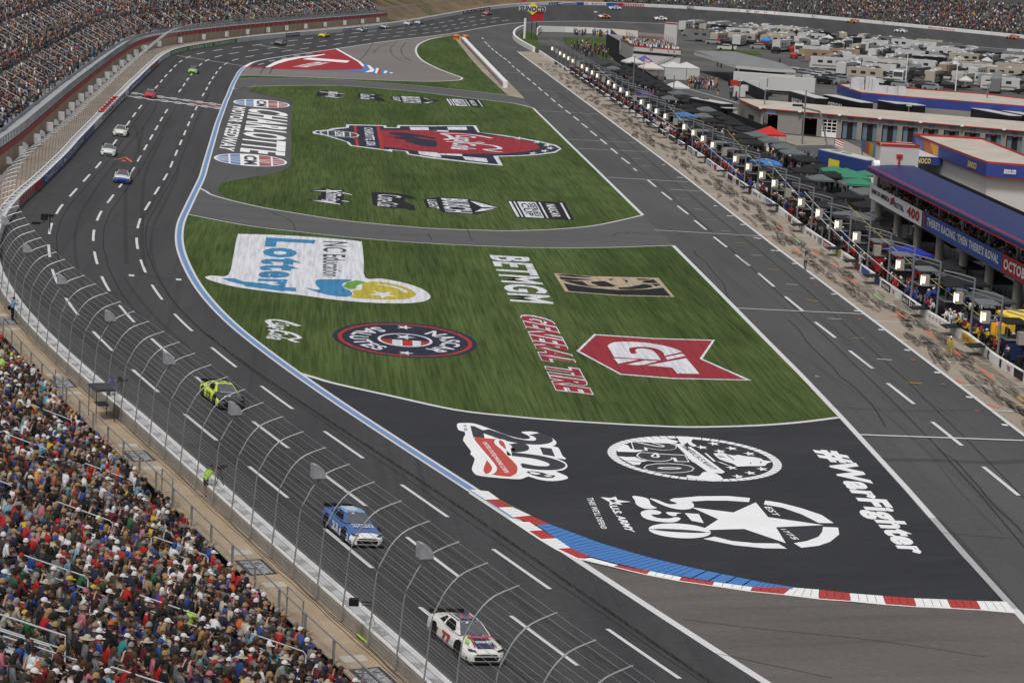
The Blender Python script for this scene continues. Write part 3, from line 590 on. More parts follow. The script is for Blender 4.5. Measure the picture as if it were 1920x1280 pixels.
# lottery board
L6=(380,430,4.3636)
m=MB(); gpoly(m,smooth(Z(*L6,"290,45 320,38 700,50 1100,78 1285,98 1303,115 1318,250 1330,395 1460,402 1640,435 1780,480 1850,525 1862,560 1800,590 1650,604 1400,600 1100,577 800,537 400,490 200,455 60,415 20,390 80,377 210,374 250,220 275,90"),3,True),.012,0)
gtext(m,"Lottery",Z(*L6,"395,58 335,500 760,510 925,88"),.016,1,.045)
gpoly(m,Z(*L6,"150,398 260,400 330,425 500,440 640,470 765,478 765,508 650,500 400,470 220,425"),.018,1)
gtext(m,"NC Education",Z(*L6,"985,95 980,385 1140,388 1190,105"),.016,2,.015)
gpoly(m,smooth(Z(*L6,"840,478 900,488 960,490 925,450 930,415 1000,408 1220,412 1150,440 1150,475 1205,500 1225,530 1190,550 1080,545 960,520"),3,True),.018,1)
gpoly(m,Z(*L6,"1145,468 1180,432 1260,415 1340,432 1270,455 1255,465 1250,485 1210,490"),.018,3)
gpoly(m,smooth(Z(*L6,"1310,445 1380,428 1500,435 1640,465 1730,510 1740,540 1650,570 1450,572 1220,558 1235,530 1225,500 1300,492"),3,True),.018,4)
lpoly(m,epar((380+1470/4.3636,430+532/4.3636),(30,2),(1,7.5)),star((.5,.5),.5,.38),.022,0)
stroke(m,L6,"1430,447 1520,460 1600,480 1675,515",.45,.022,0)
logo(m,[GW,GBl,GCh,GGn,GYe],'white painted board with blue lettering and a yellow starred ball, left of the lower grass')
m=MB(); L7=(490,590,4.683)
stroke(m,L7,"60,105 100,95 60,60 90,44 180,52 260,75 330,98",.55,.014,0); gtext(m,"Coca-Cola",Z(*L7,"125,65 35,205 230,230 250,85"),.014,0,.02,.2); stroke(m,L7,"60,130 160,140 260,160 325,190 330,205 250,215 320,242",.4,.016,0)
logo(m,[GW],'small white script mark painted on the grass left of the dark oval')
F=hom(None) if False else epar((490+1262/4.683,590+222/4.683),(636/4.683,38/4.683),(10/4.683,152/4.683))
Q=lambda u,v:F(u,1-v)      # v up in picture = far
# local frame rotated: text reads down the picture with tops to the right
T=lambda a,b:F(b,a)
m=MB(); lpoly(m,F,disc((.5,.5),.5,64),.012,0); ringp(m,F,(.5,.5),.435,.465,.016,1); ringp(m,F,(.5,.5),.17,.19,.02,2); lpoly(m,F,disc((.5,.5),.17),.016,0)
for k,(a,b) in enumerate(((-.17,-.09),(-.09,-.02),(-.02,.05),(.05,.11),(.11,.17))):
    top=[];bot=[]
    for j in range(6):
        u=a+(b-a)*j/5; h=math.sqrt(max(0,.168**2-u*u)); top.append((.5+u,.5+min(h,.17)));bot.append((.5+u,.5+max(-h,-.0)))
    lpoly(m,F,top+bot[::-1],.022,1 if k%2==0 else 2)
lpoly(m,T,star((.41,.5),.075,.4),.026,2)
larc(m,"NASCAR",T,.02,2,(.5,.5),.25,.385,-58,58,.03)
vs,fs,_=textmesh("SALUTES",.03); o_=[]
for u,v in vs:
    a=R(180+62-124*u); r=.385-.135*v; o_.append(G(*T(.5+r*math.sin(a),.5+r*math.cos(a)),.02))
m.add(o_,fs,2)
for c in ((.13,.5),(.87,.5)): lpoly(m,T,star(c,.06,.4),.02,2)
logo(m,[GNv,GRe,GW],'dark navy oval badge with a red ring and central stripes on the lower grass')
L8=(910,470,4.5714)
m=MB(); gtext(m,"BETMGM",Z(*L8,"32,36 212,432 590,456 375,56"),.014,0,.03); logo(m,[GW],'thin white six-letter word painted down the lower grass, above the red lettering')
m=MB(); q="282,530 600,1195 935,1235 578,585"; H=hom(Z(*L8,q))
gtext(m,"GENERAL TIRE",Z(*L8,q),.014,0,.10,.0,1.13)
gtext(m,"GENERAL TIRE",Z(*L8,"292,540 605,1188 922,1228 575,595"),.02,1,.045,0,1.13)
logo(m,[GW,GRd],'red two-word lettering outlined in white, painted down the lower grass')
L9=(1030,500,7.68)
m=MB(); gpoly(m,Z(*L9,"62,95 120,95 600,135 1570,160 1805,435 1000,418 230,357"),.012,0)
for t in ("120,108 300,112 560,140 620,150 500,152 300,142 150,125","145,142 400,165 560,178 620,185 480,192 300,195 165,180","180,190 480,210 560,265 700,290 640,290 450,268 280,225","205,235 340,262 640,305 1000,335 1400,325 1640,300 1750,422 1000,405 280,350","600,215 800,205 900,250 960,275 900,290 760,285 650,270 700,262 610,240","830,178 920,172 900,200","1245,170 1460,175 1400,190 1280,190","1330,208 1500,180 1570,235 1400,232 1350,225","1460,248 1590,248 1600,262 1530,280","990,300 1150,290 1300,260 1360,245 1460,262 1490,290 1400,310 1200,325 1000,322","1040,175 1140,205 1110,230 1080,195"): gpoly(m,Z(*L9,t),.016,1)
logo(m,[GTn,GBk],'tan and black rectangular emblem with a curling shape, right of the lower grass')
LG=(1070,610,5.4857)
m=MB(); gpoly(m,Z(*LG,"58,262 240,88 850,130 1485,148 1355,342 1862,564 1050,548 510,505"),.012,0)
gpoly(m,Z(*LG,"90,262 258,100 850,138 1455,156 1325,342 1800,555 1050,538 520,495"),.016,1)
gpoly(m,smooth(Z(*LG,"378,210 410,185 480,168 640,168 800,180 950,205 1080,240 1145,272"),3)+smooth(Z(*LG,"965,312 945,270 860,232 720,218 620,228 600,245 625,290 685,280 665,262 690,238 780,240 850,262 900,310 928,355"),3)+Z(*LG,"450,325"),.02,2)
gpoly(m,Z(*LG,"445,336 700,350 490,392"),.02,2); gpoly(m,Z(*LG,"575,400 770,358 900,366 760,402 690,408"),.02,2)
gpoly(m,Z(*LG,"975,325 1150,288 1182,312 995,352"),.02,2); gpoly(m,Z(*LG,"785,410 1190,335 1325,497 1095,492 1045,432"),.02,2)
logo(m,[GW,GRd,GW],'big red arrow shape with white GT letters, painted at the right of the lower grass')
# black run-off logos
LM=(845,780,8.17)
m=MB(); gpoly(m,smooth(Z(*LM,"98,115 200,103 370,112 600,190 900,300 1130,350 1220,330 1170,285 1080,245 1150,232 1300,240 1500,300 1620,390 1600,440 1560,458 1650,480 1710,600 1768,645 1740,658 1620,640 1750,700 1790,770 1720,825 1610,842 1750,900 1797,950 1650,985 1480,988 1320,960 1190,920 1100,955 960,960 600,930 420,905 350,860 325,790 370,650 300,580 310,530 190,370 220,290 210,235 120,210"),2,True),.012,0)
gpoly(m,Z(*LM,"300,145 360,150 490,212 520,330 345,320"),.016,1)
stroke(m,LM,"490,212 700,280 900,350 1150,395 1350,400 1440,360 1380,300 1280,270",1.1,.016,1)
stroke(m,LM,"980,415 1060,450 1060,500 950,520 880,505",1.1,.018,1)
gpoly(m,Z(*LM,"1365,472 1545,492 1600,615 1415,585"),.016,1)
stroke(m,LM,"900,575 1100,595 1350,630 1560,690 1640,745 1550,790 1300,785 1040,740",1.0,.018,1)
gpoly(m,smooth(Z(*LM,"330,330 560,338 720,352 830,365 880,450 905,570 870,590 1040,760 1060,850 980,915 800,915 620,890 500,885 470,800 520,660 600,670 430,520"),2,True),.022,2)
stroke(m,LM,"905,600 860,420 790,362 715,365 710,420 800,500 900,600 1030,730 1060,800 1040,880 960,920",.3,.026,0); stroke(m,LM,"330,330 340,370 480,540 600,680 670,780 650,850 580,890 500,880 465,810 520,660",.3,.026,0)
gtext(m,"UNITED STATES MARINE CORPS",Z(*LM,"485,395 830,865 905,865 545,385"),.026,0,.02)
gpoly(m,smooth(Z(*LM,"1160,850 1250,840 1400,860 1500,895 1600,905 1560,940 1400,935 1260,900"),2,True),.018,1); gpoly(m,smooth(Z(*LM,"1200,862 1260,852 1380,880 1300,890"),2,True),.022,0); gpoly(m,Z(*LM,"1420,905 1520,900 1560,920 1480,925"),.022,0)
gtext(m,"1775",Z(*LM,"190,135 205,165 245,160 235,130"),.016,1,.01); gtext(m,"2025",Z(*LM,"200,185 212,220 260,215 245,180"),.016,1,.01)
logo(m,[RW,RK,RMr],'white 250 emblem with a red ribbon painted at the left of the black run-off')
# rope circle
c=(1303,860); F=epar(c,(165,22),(-12,38)); F=hom([F(0,0),F(1,0),F(1,1),F(0,1)])
# fit: left tip, right tip, top, bottom read off the photo
def ell(c,a,b): return epar(c,a,b)
F=ell((1302.5,859.5),(163.5,12.5),(2,40.5))
LN=(1130,805,10.667); LN2=(1290,805,10.105)
m=MB(); ringp(m,F,(.5,.5),.45,.5,.012,0,80)
for k in range(60):
    a=6*k; ringp(m,F,(.5,.5),.45,.5,.016,1,1,a,a+.7)
for t in ("490,215 760,245 1000,262 1280,262 1440,290 1520,235 1300,180 850,180 600,190","270,370 330,300 500,305 560,385 780,400 790,430 660,450 300,440","300,530 480,545 650,545 760,600 900,620 820,640 440,615","440,620 780,650 740,700 620,705"): gpoly(m,Z(*LN,t),.014,0)
gtext(m,"2",Z(*LN,"560,240 615,410 1540,435 1440,265"),.014,0,.09); gtext(m,"2",Z(*LN,"580,250 635,400 1520,430 1430,275"),.018,1,.05)
gtext(m,"5",Z(*LN,"660,445 700,625 1745,660 1650,490"),.014,0,.09); gtext(m,"5",Z(*LN,"690,455 730,615 1720,645 1630,500"),.018,1,.05)
gtext(m,"0",Z(*LN,"790,660 830,865 1880,870 1800,680"),.014,0,.09); gtext(m,"0",Z(*LN,"815,672 850,855 1850,860 1780,690"),.018,1,.05)
gpoly(m,smooth(Z(*LN,"1505,170 1560,140 1760,145 1780,200 1700,250 1640,290 1560,270")+[],3,True),.022,0)
gpoly(m,Z(*LN,"1440,285 1600,280 1920,600 1920,650 1800,650 1640,480")+[],.022,0)
gpoly(m,Z(*LN2,"0,320 60,330 700,800 650,830 390,810 0,540"),.022,0); gpoly(m,smooth(Z(*LN2,"0,150 120,150 60,230 160,300 100,320 0,260"),3,True),.022,0)
gpoly(m,smooth(Z(*LN2,"0,860 200,880 300,800 500,820 640,900 650,950 500,980 300,960 0,910"),3,True),.022,0)
gtext(m,"AMERICA'S NAVY",[Z(*LN,"1545,315")[0],Z(*LN2,"430,745")[0],Z(*LN2,"590,765")[0],Z(*LN,"1700,330")[0]],.026,1,.015)
for x,y in Z(*LN2,"265,335 490,265 830,355 605,410 1165,455 830,720 1410,745 1185,820 950,885"): lpoly(m,ell((x,y),(12.5,1.2),(.3,4)),star((.5,.5),.5,.4,-90),.016,0)
gpoly(m,Z(*LN2,"315,450 340,440 530,600 480,600"),.018,0); gpoly(m,Z(*LN2,"480,450 650,440 760,470 870,490 950,475 1100,505 1230,515 1380,545 1430,580 1600,600 1500,640 1460,685 1350,690 1150,690 930,700 870,650 700,600 600,560 520,500"),.018,0)
for t in ("545,490 650,490 660,500 560,500","580,510 700,515 700,525 590,522","740,470 880,570 870,580 730,480","780,640 930,690 900,700 760,650","1180,620 1200,625 1195,650 1175,645","1370,600 1395,600 1390,640 1370,635"): gpoly(m,Z(*LN2,t),.022,1)
gpoly(m,Z(*LN2,"540,600 640,620 800,690 780,690"),.018,0)
logo(m,[RW,RK],'white rope-edged oval with 250, stars and a warship, painted on the black run-off')
# army emblem
LA=(1080,920,3.6923)
m=MB()
gpoly(m,Z(*LA,"1245,78 1330,180 1715,235 1385,250 1452,360 1165,262 870,270 985,195 800,112 1090,148"),.012,0)
for t in ("710,48 850,36 1050,34 1205,48 1198,76 1040,66 900,66 800,72","1310,65 1420,82 1560,118 1700,165 1785,222 1680,220 1560,160 1430,115 1300,92","1710,248 1815,252 1822,300 1760,350 1680,378 1560,392 1508,360 1600,345 1680,315 1705,280","880,330 960,315 1080,345 1240,360 1400,362 1460,398 1300,395 1100,375"): gpoly(m,Z(*LA,t),.012,0)
def num(t): gpoly(m,smooth(Z(*LA,t),3,True),.02,0)
num("390,35 440,38 500,55 520,95 560,118 480,122 420,95 408,65"); num("510,52 560,60 640,90 700,85 650,65 680,50 760,52 815,90 800,120 720,128 620,105")
num("450,145 520,128 590,145 570,162 520,162 560,185 640,190 690,180 725,190 680,215 560,210 470,185"); num("625,145 730,152 700,158 690,172 650,168"); gpoly(m,Z(*LA,"752,152 850,158 885,222 800,205"),.02,0)
_F=epar((1080+718/3.6923,920+275/3.6923),(216/3.6923,12/3.6923),(1,50/3.6923)); lpoly(m,_F,disc((.5,.5),.5,48),.02,0)
lpoly(m,_F,[(.5+.42*math.cos(a),.5+.10*math.sin(a)) for a in [k*math.pi/16 for k in range(32)]],.024,1)
for a,b in ((0,.12),(.88,1)): lpoly(m,_F,[(a,.485),(b,.485),(b,.515),(a,.515)],.026,1)
gtext(m,"EST",Z(*LA,"1300,108 1370,170 1415,172 1350,110"),.016,0,.02); gtext(m,"1775",Z(*LA,"1415,262 1500,335 1550,338 1450,262"),.016,0,.02)
logo(m,[RW,RK],'white five-pointed star in a broken ring beside a large 250, painted on the black run-off')
m=MB(); gtext(m,"U.S. ARMY",Z(*LA,"228,100 345,275 410,285 285,100"),.014,0,.045,0,1.02); 
gpoly(m,Z(*LA,"170,42 240,48 275,38 290,62 380,74 300,80 320,95 260,88 230,100 235,78"),.014,0); gpoly(m,Z(*LA,"230,62 262,58 270,66 285,72 255,80 245,72"),.018,1)
logo(m,[RW,RK],'white U.S. lettering under a small star, between the blue kerb and 250')
m=MB(); gtext(m,"THIS WE'LL DEFEND",Z(*LA,"70,45 175,260 218,262 118,46"),.014,0,.02); logo(m,[RW],'small white slanted motto lettering nearest the blue kerb')
m=MB(); LW=(1500,820,5.565); gtext(m,"#WarFighter",Z(*LW,"62,112 968,1200 1375,1215 490,150"),.014,0,.05,.0,1.08)
logo(m,[RW],'large white slanted hashtag lettering painted beside the pit road line')
# ---------------- outer wall with energy-absorbing barrier ----------------
M_wall=mat('white_wall_paint',(.66,.66,.66),.6,.12,.6); M_foam=mat('foam_block',(.5,.5,.52),.8,.12,2); M_gal=mat('galvanised_steel',(.27,.275,.28),.45,.15,3,metal=.4)
M_cab=mat('steel_cable',(.42,.42,.42),.4,metal=.3); M_dark=mat('dark_metal',(.03,.03,.033),.5); M_blk=mat('black_fabric',(.016,.016,.018),.75,.25,3)
M_wt=mat('white_wall_top',(.74,.74,.73),.6,.06,.8); M_red=mat('red_fascia_paint',(.36,.045,.05),.6,.15,.5); M_alu=mat('aluminium_deck',(.36,.37,.39),.5,.15,1.2); M_alu2=mat('grey_deck_paint',(.3,.31,.33),.6,.15,1.0)
WS0,WS1=-34,960
def sweep(mb,a,b,prof,mi=0,st=3.0,close=False):
    """prof: list of (d offset from the track width, height above the wall foot)"""
    ss=srange(a,b,st); m_=len(prof); vs=[]
    for s in ss:
        w_=TW(s)
        for dd,h in prof: vs.append(TP(s,w_+dd,h))
    mb.add(vs,[(i*m_+k,(i+1)*m_+k,(i+1)*m_+k+1,i*m_+k+1) for i in range(len(ss)-1) for k in range(m_-1)],mi)
wall=thing('track_wall','white outer track wall with an energy-absorbing barrier below the catch fence','wall',TP(0,TW(0)))
def par(o,p): 
    o.parent=p; o.matrix_parent_inverse=Matrix.Translation(p.location).inverted() if p.rotation_euler.z==0 else p.matrix_basis.inverted(); return o
mb=MB(); sweep(mb,WS0,WS1,[(0,-.05),(0,1.06),(.04,1.1),(.3,1.1),(.32,1.06),(.32,.1)]); par(mb.build('barrier_rail',M_wall),wall)
mb=MB(); sweep(mb,WS0,WS1,[(.86,.1),(.86,1.12),(1.06,1.12)]); par(mb.build('concrete_wall',M_wt),wall); mb=MB(); sweep(mb,WS0,WS1,[(1.06,1.12),(1.07,.4)]); par(mb.build('wall_back',mat('weathered_wall',(.3,.27,.23),.85,.2,1)),wall)
mb=MB(); sweep(mb,WS0,WS1,[(.32,.45),(.84,.45)]); par(mb.build('gap_floor',mat('shaded_grey_gap',(.2,.2,.2),.9,.2,1)),wall)  # gap floor in darker grey: shade between the foam blocks, put into the colour
def vom(s,k):
    return k>=15 and abs(s-SC)<1.5
def foam(s):
    mb=MB(); w_=TW(s); a,b=.33,.83
    q=[(s,a),(s+1.75,a),(s+1.35,b),(s+.4,b)]
    vs=[TP(s_,w_+d,.3) for s_,d in q]+[TP(s_,w_+d,1.02) for s_,d in q]
    mb.add(vs,[(0,1,5,4),(1,2,6,5),(2,3,7,6),(3,0,4,7),(4,5,6,7)]); return mb
s=WS0; k=0; rest=MB()
while s<420:
    f=foam(s)
    if -6<s and k<100: par(f.build('foam_block',M_foam),wall); k+=1
    else: rest.add(f.v,f.f)
    s+=2.25
o=par(rest.build('foam_block',M_foam),wall); o['kind']='stuff'
# wall signs
def wsign(s0,s1,colm,txt=None,tcm=None,h0=.06,h1=1.04,bold=.03,lab=None,box=None,name='wall_sign',stripes=0):
    mb=MB(); mats=[colm]+([tcm] if tcm else [])
    def wp(s,h,off): return TP(s,TW(s)-off,h)
    if stripes:
        n=stripes; L=(s1-s0)/n
        for j in range(n):
            a=s0+L*j; mb.add([wp(a,h0,.03),wp(a+L*.6,h0,.03),wp(a+L*.9,h1,.03),wp(a+L*.3,h1,.03)],[(0,1,2,3)])
    else:
        ss=srange(s0,s1,3); vs=[]
        for s_ in ss: vs+=[wp(s_,h0,.03),wp(s_,h1,.03)]
        mb.add(vs,[(2*i,2*i+2,2*i+3,2*i+1) for i in range(len(ss)-1)])
    if txt:
        vs,fs,_=textmesh(txt,bold); b=box or (.04,.15,.96,.85)
        mb.add([wp(s0+(s1-s0)*(b[0]+u*(b[2]-b[0])),h0+(h1-h0)*(b[1]+v*(b[3]-b[1])),.06) for u,v in vs],fs,1)
    return par(mb.build(name,mats),wall)
MBl=mat('blue_sign',(.035,.09,.33),.5); MRd=mat('red_sign',(.42,.02,.03),.5); MWh=mat('white_sign',(.8,.8,.8),.5); MBk=mat('black_sign',(.012,.012,.014),.5); MGn=mat('green_sign',(.07,.3,.06),.5); MNv=mat('navy_sign',(.03,.04,.13),.5)
SB=lambda x,y: sd(x,y)[0]
wsign(156,168,MRd,stripes=9); wsign(168,174.5,MRd); wsign(174.5,226,MBl,"CHARLOTTE MOTOR SPEEDWAY",MWh,bold=.02); wsign(226,240,MBl,stripes=8)
wsign(251,300,MWh,"CHARLOTTE",MBk); wsign(306,362,MBl,"AMERICA'S HOME",MWh); wsign(362,380,MRd,stripes=8)
wsign(407,464,MGn,"SUNOCO  GREEN E15  SUNOCO",MWh,h1=.98); wsign(407,470,MRd,h0=1.0,h1=1.1)
wsign(501,512,MNv,"BOJANGLES",MWh); wsign(546,566,MWh,"CHARLOTTE USA",MBl,box=(.0,.0,1,1))
for x0,y0,x1,y1,cm,t,tm_,st in ((803,34,830,29,MBk,"RACING",MWh,0),(910,17,920,16,MBl,"C",MWh,0),(1033,12,1060,12,MNv,None,None,8),(1062,12,1098,12,MBl,None,None,0),(1100,12,1137,12.5,MWh,"CHARLOTTE 4",MNv,0),(1139,12.5,1158,13,MBl,None,None,0),(1158,13,1172,14,MRd,None,None,0),(1172,14,1210,15.5,MRd,None,None,12),(1290,19,1302,19.5,MBk,"TIRE",MWh,0),(1381,25,1455,32,MWh,"GT  GT  GT  GT  GT",MRd,0),(1659,46,1793,60,MWh,"AMERICA'S HOME FOR RACING",MRd,0)):
    wsign(SB(x0,y0),SB(x1,y1),cm,t,tm_,stripes=st)
ts=MB(); 
for j in range(7):
    a=283-j*4.3; pts=[TP(a,TW(a)+.1,1.16),TP(a+2.6,TW(a)+.1,1.16),TP(a+2.6,TW(a)+.98,1.16),TP(a,TW(a)+.98,1.16)]; ts.add(pts,[(0,1,2,3)])
par(ts.build('top_sign',MRd),wall)

# ---------------- catch fence ----------------
fence=thing('catch_fence','tall curved steel catch fence leaning over the track','fence',TP(0,TW(0)+1.25))
PROF=[(0,0),(-.08,.8),(-.17,1.7),(-.3,3.3),(-.6,4.0),(-.95,4.6),(-1.6,5.2),(-2.65,5.65)]
def fp(s,k,sc_=1.0,off=1.25): 
    dd,h=k; return TP(s,TW(s)+off+dd,.45+h)
pp=smooth([(a,b) for a,b in PROF],3)
def postmesh(s): 
    mb=MB(); mb.tube([fp(s,k) for k in pp],[.04]*len(pp),5); return mb
k=0; rest=MB(); posts=[]
s=-30.2
POST0=4.9
s=POST0-3.42*10
while s<760:
    posts.append(s); s+=3.42
vis=[s for s in posts if s>2]
for s in posts:
    f=postmesh(s) if s<420 else MB().tube([fp(s,q) for q in PROF[::2]+[PROF[-1]]],.06,4)
    if s in vis[:100]: par(f.build('post',M_gal),fence)
    else: rest.add(f.v,f.f)
par(rest.build('post',M_gal),fence)['kind']='stuff'
def at_h(t): # parameter along profile 0..1
    x=t*(len(pp)-1); i=min(int(x),len(pp)-2); f=x-i; return (pp[i][0]*(1-f)+pp[i+1][0]*f,pp[i][1]*(1-f)+pp[i+1][1]*f)
for j in range(17):
    t=.12+.87*j/16; q=at_h(t); mb=MB(); mb.tube([fp(s,q) for s in srange(-30,420,3.42)],.011,3); par(mb.build('cable',M_cab),fence)
# woven mesh on the lower part
mm=bpy.data.materials.new('woven_wire'); mm.use_nodes=True; t_=mm.node_tree; b_=t_.nodes['Principled BSDF']; b_.inputs['Base Color'].default_value=(.4,.4,.4,1); b_.inputs['Roughness'].default_value=.5
uv=t_.nodes.new('ShaderNodeUVMap'); sx=t_.nodes.new('ShaderNodeSeparateXYZ'); t_.links.new(uv.outputs[0],sx.inputs[0]); outs=[]
for o_ in (0,1):
    a=t_.nodes.new('ShaderNodeMath'); a.operation='FRACT'; t_.links.new(sx.outputs[o_],a.inputs[0]); b2=t_.nodes.new('ShaderNodeMath'); b2.operation='LESS_THAN'; b2.inputs[1].default_value=.06; t_.links.new(a.outputs[0],b2.inputs[0]); outs.append(b2)
mx=t_.nodes.new('ShaderNodeMath'); mx.operation='MAXIMUM'; t_.links.new(outs[0].outputs[0],mx.inputs[0]); t_.links.new(outs[1].outputs[0],mx.inputs[1]); t_.links.new(mx.outputs[0],b_.inputs['Alpha'])
def wiremesh(name,rows,cell,parent,m=mm):
    """rows: list of point columns with (u,v) in metres"""
    vs=[];uvs=[];n=len(rows[0])
    for r in rows:
        for p,u,v in r: vs.append(p); uvs.append((u/cell,v/cell))
    fs=[(i*n+k,(i+1)*n+k,(i+1)*n+k+1,i*n+k+1) for i in range(len(rows)-1) for k in range(n-1)]
    me=bpy.data.meshes.new(name); me.from_pydata([tuple(v) for v in vs],[],fs); me.materials.append(m); l=me.uv_layers.new(name='UVMap')
    for i,lp in enumerate(me.loops): l.data[i].uv=uvs[lp.vertex_index]
    ob=bpy.data.objects.new(name,me); COL.objects.link(ob); return par(ob,parent) if parent else ob
def colm(s,ks):
    r=[];v=0;pv=None
    for q in ks:
        p=fp(s,(q[0]-.03,q[1])); v+= (p-pv).length if pv else 0; pv=p; r.append((p,s,v))
    return r
wiremesh('wire_mesh',[colm(s,pp[:9]) for s in srange(-30,300,3.42)],.16,fence)
# floodlights on every fourth post
def flood(parent,s,q,side=1.0,big=.62):
    p=fp(s,q); o,n,t,_,_=frame(s); mb=MB()
    z=Vector((0,0,1)); c=p+z*.35-t*.15+n*.25
    # quarter-drum hood opening towards the wall
    vs=[];nn=9;wd=.42*big
    for sgn in (-1,1):
        vs.append(c+t*sgn*wd+n*.3-z*.3)
        for k in range(nn+1):
            a=math.pi*.5*k/nn+.0; vs.append(c+t*sgn*wd+n*(.3-.62*math.sin(a))*1.0+z*(-.3+.66*math.cos(a)))
    m_=nn+2; fs=[tuple(range(m_)),tuple(m_+i for i in reversed(range(m_)))]+[(i,(i+1)%m_,m_+(i+1)%m_,m_+i) for i in range(m_)]
    mb.add(vs,fs); mb.tube([p,p+z*.12+n*.2],.05,5); return mb
M_hood=mat('floodlight_hood',(.38,.39,.41),.45,.2,4,metal=.3)
fx=[vis[i] for i in range(2,100,4)]
for s in fx: tag(flood(None,s,(-1.3,4.95)).build('floodlight',M_hood),'','floodlight','floodlights fixed on the catch fence posts')
_fl=[o for o in COL.objects if o.name.startswith('floodlight')]
for i,o in enumerate(_fl):
    o['label']='grey hooded floodlight far along the catch fence, number %d from the nearest'%(i+1) if i>11 else 'grey hooded floodlight on the catch fence, %s nearest to the camera'%('very','second','third','fourth','fifth','sixth','seventh','eighth','ninth','tenth','eleventh','twelfth')[i].replace('very','the') 

# ---------------- near walkway ----------------
def lerp(a,b,t): t=max(0,min(1,t)); return a+(b-a)*t
def dF(s): return lerp(19.95,21.9,(s-100)/80) if s<420 else lerp(21.9,22.6,(s-420)/60)
def zF(s): return lerp(.55,2.75,(s-100)/80)      # height above wall foot
mb=MB(); strip(mb,-34,175,lambda s:TW(s)+1.12,lambda s:dF(s)-.0,.5,0,3,2)
tag(mb.build('walkway',A_walk),kind='structure')
mb=MB(); strip(mb,175,780,lambda s:TW(s)+1.12,lambda s:dF(s),.48,0,3,2)
A_apron=surf('weathered_concrete',[(1,(5,5,5),0,.3,.7,(.24,.195,.15),(.33,.275,.215),5),(1,(5,.5,2),R(60),.35,.65,g3(1.08),g3(.74),3)])
tag(mb.build('walkway',A_apron),kind='structure')
# stencilled notices
for (x,y,rows) in ((100,0,0),):
    pass
M_not=mat('dark_notice_paint',(.05,.052,.06),.7,.3,3); M_notw=mat('notice_lettering',(.45,.46,.48),.7,.3,3); M_patch=mat('pale_floor_patch',(.42,.39,.35),.8,.1,2)
for k,(s,lab) in enumerate(((11.2,'nearest the camera, beside the cable box'),(27.6,'second from the camera'),(50.6,'third from the camera, beyond the dark canopy'),(70.5,'fourth from the camera, past the man in white'),(92,'farthest, beside the photographer in dark trousers'))):
    w_=TW(s); mb=MB()
    def q(u,v,h=.012): return TP(s-1.3+2.6*u,dF(s)-.35-1.4*v,.5+h)
    mb.add([q(0,0),q(1,0),q(1,1),q(0,1)],[(0,1,2,3)],0)
    for t,v0,v1 in (("NO THROWING",.52,.88),("OF ANY ITEMS",.12,.44)):
        vs,fs,_=textmesh(t,.03); mb.add([q(1-(.08+.84*u),v0+(v1-v0)*v,.02) for u,v in vs],fs,1)
    tag(mb.build('floor_notice',[M_not,M_notw]),'dark stencilled warning notice on the walkway, '+lab,'floor notice','warning notices painted on the walkway')
    for ds in (-3.3,2.2):
        mb=MB(); s_=s+ds; mb.add([TP(s_,dF(s_)-.5,.508),TP(s_+.8,dF(s_+.8)-.5,.508),TP(s_+.8,dF(s_+.8)-1.6,.508),TP(s_,dF(s_)-1.6,.508)],[(0,1,2,3)]); tag(mb.build('floor_patch',M_patch),kind='structure')
# loose cables along the foot of the fence
for off,r_ in ((.14,.018),(.24,.013),(.42,.011)):
    mb=MB(); mb.tube([TP(s,TW(s)+1.12+off+.03*math.sin(s*.6+off*9)+.02*math.sin(s*1.7),.54) for s in srange(-10,110,.9)],r_,4); tag(mb.build('cable_run',M_dark),'dark cable lying along the foot of the wall, '+{.14:'closest to it',.24:'middle one',.42:'farthest from it'}[off],'cable')

# ---------------- near grandstand ----------------
TREAD,RISE,NR=.93,.39,32
def stz(s,d): 
    p,n,t,wd,tb=frame(s); return wd*tb
def SP(s,k,dd=0,h=0):
    """point on stand tread k (0=front), dd behind its front edge"""
    p,n,t,wd,tb=frame(s); return p+n*(dF(s)+.35+TREAD*k+dd)+Vector((0,0,wd*tb-.35+RISE*k+h))
stand=thing('grandstand','near grandstand full of spectators, rising from the tan walkway','grandstand',TP(0,20,.5))
mb=MB(); ss=srange(-34,150,3)
for k in range(NR):
    vs=[]
    for s in ss: vs+=[SP(s,k,0 if k else -.33,-RISE if k else 0),SP(s,k,0,0),SP(s,k,TREAD,0)]
    mb.add(vs,[(3*i+j,3*i+3+j,3*i+4+j,3*i+1+j) for i in range(len(ss)-1) for j in (0,1)])
par(mb.build('stepped_deck',M_alu2),stand)
# front railing: top tube, posts, mesh
RL=.85
mb=MB(); mb.tube([SP(s,0,-.3,1.1+RL) for s in srange(-30,150,3)],.04,6); mb.tube([SP(s,0,-.3,.12+RL) for s in srange(-30,150,3)],.025,5); par(mb.build('top_rail',M_gal),stand)
for s in srange(-5,145,3.7): 
    mb=MB(); o,n,t,_,_=frame(s); mb.box(SP(s,0,-.3,.52+RL),(.1,.1,1.12),0,math.atan2(n.y,n.x)); par(mb.build('rail_post',M_gal),stand)
wiremesh('rail_mesh',[[(SP(s,0,-.3,h+RL),s,h) for h in (.1,1.1)] for s in srange(-30,150,3)],.06,stand)
for s in (17.6,39.5,66): # gate frames
    mb=MB(); mb.tube([SP(s,0,-.4,RL),SP(s,0,-.4,1.45+RL),SP(s+2.2,0,-.4,1.45+RL),SP(s+2.2,0,-.4,RL)],.04,6); par(mb.build('gate_frame',M_gal),stand)
AIS=[-15,-1,13,27.5,42,57,72,87,102,117,132]     # stair aisles (s positions)
AW=.75
MWr=mat('white_tube_rail',(.62,.63,.64),.4,metal=.1)
nh=0
HH=1.2
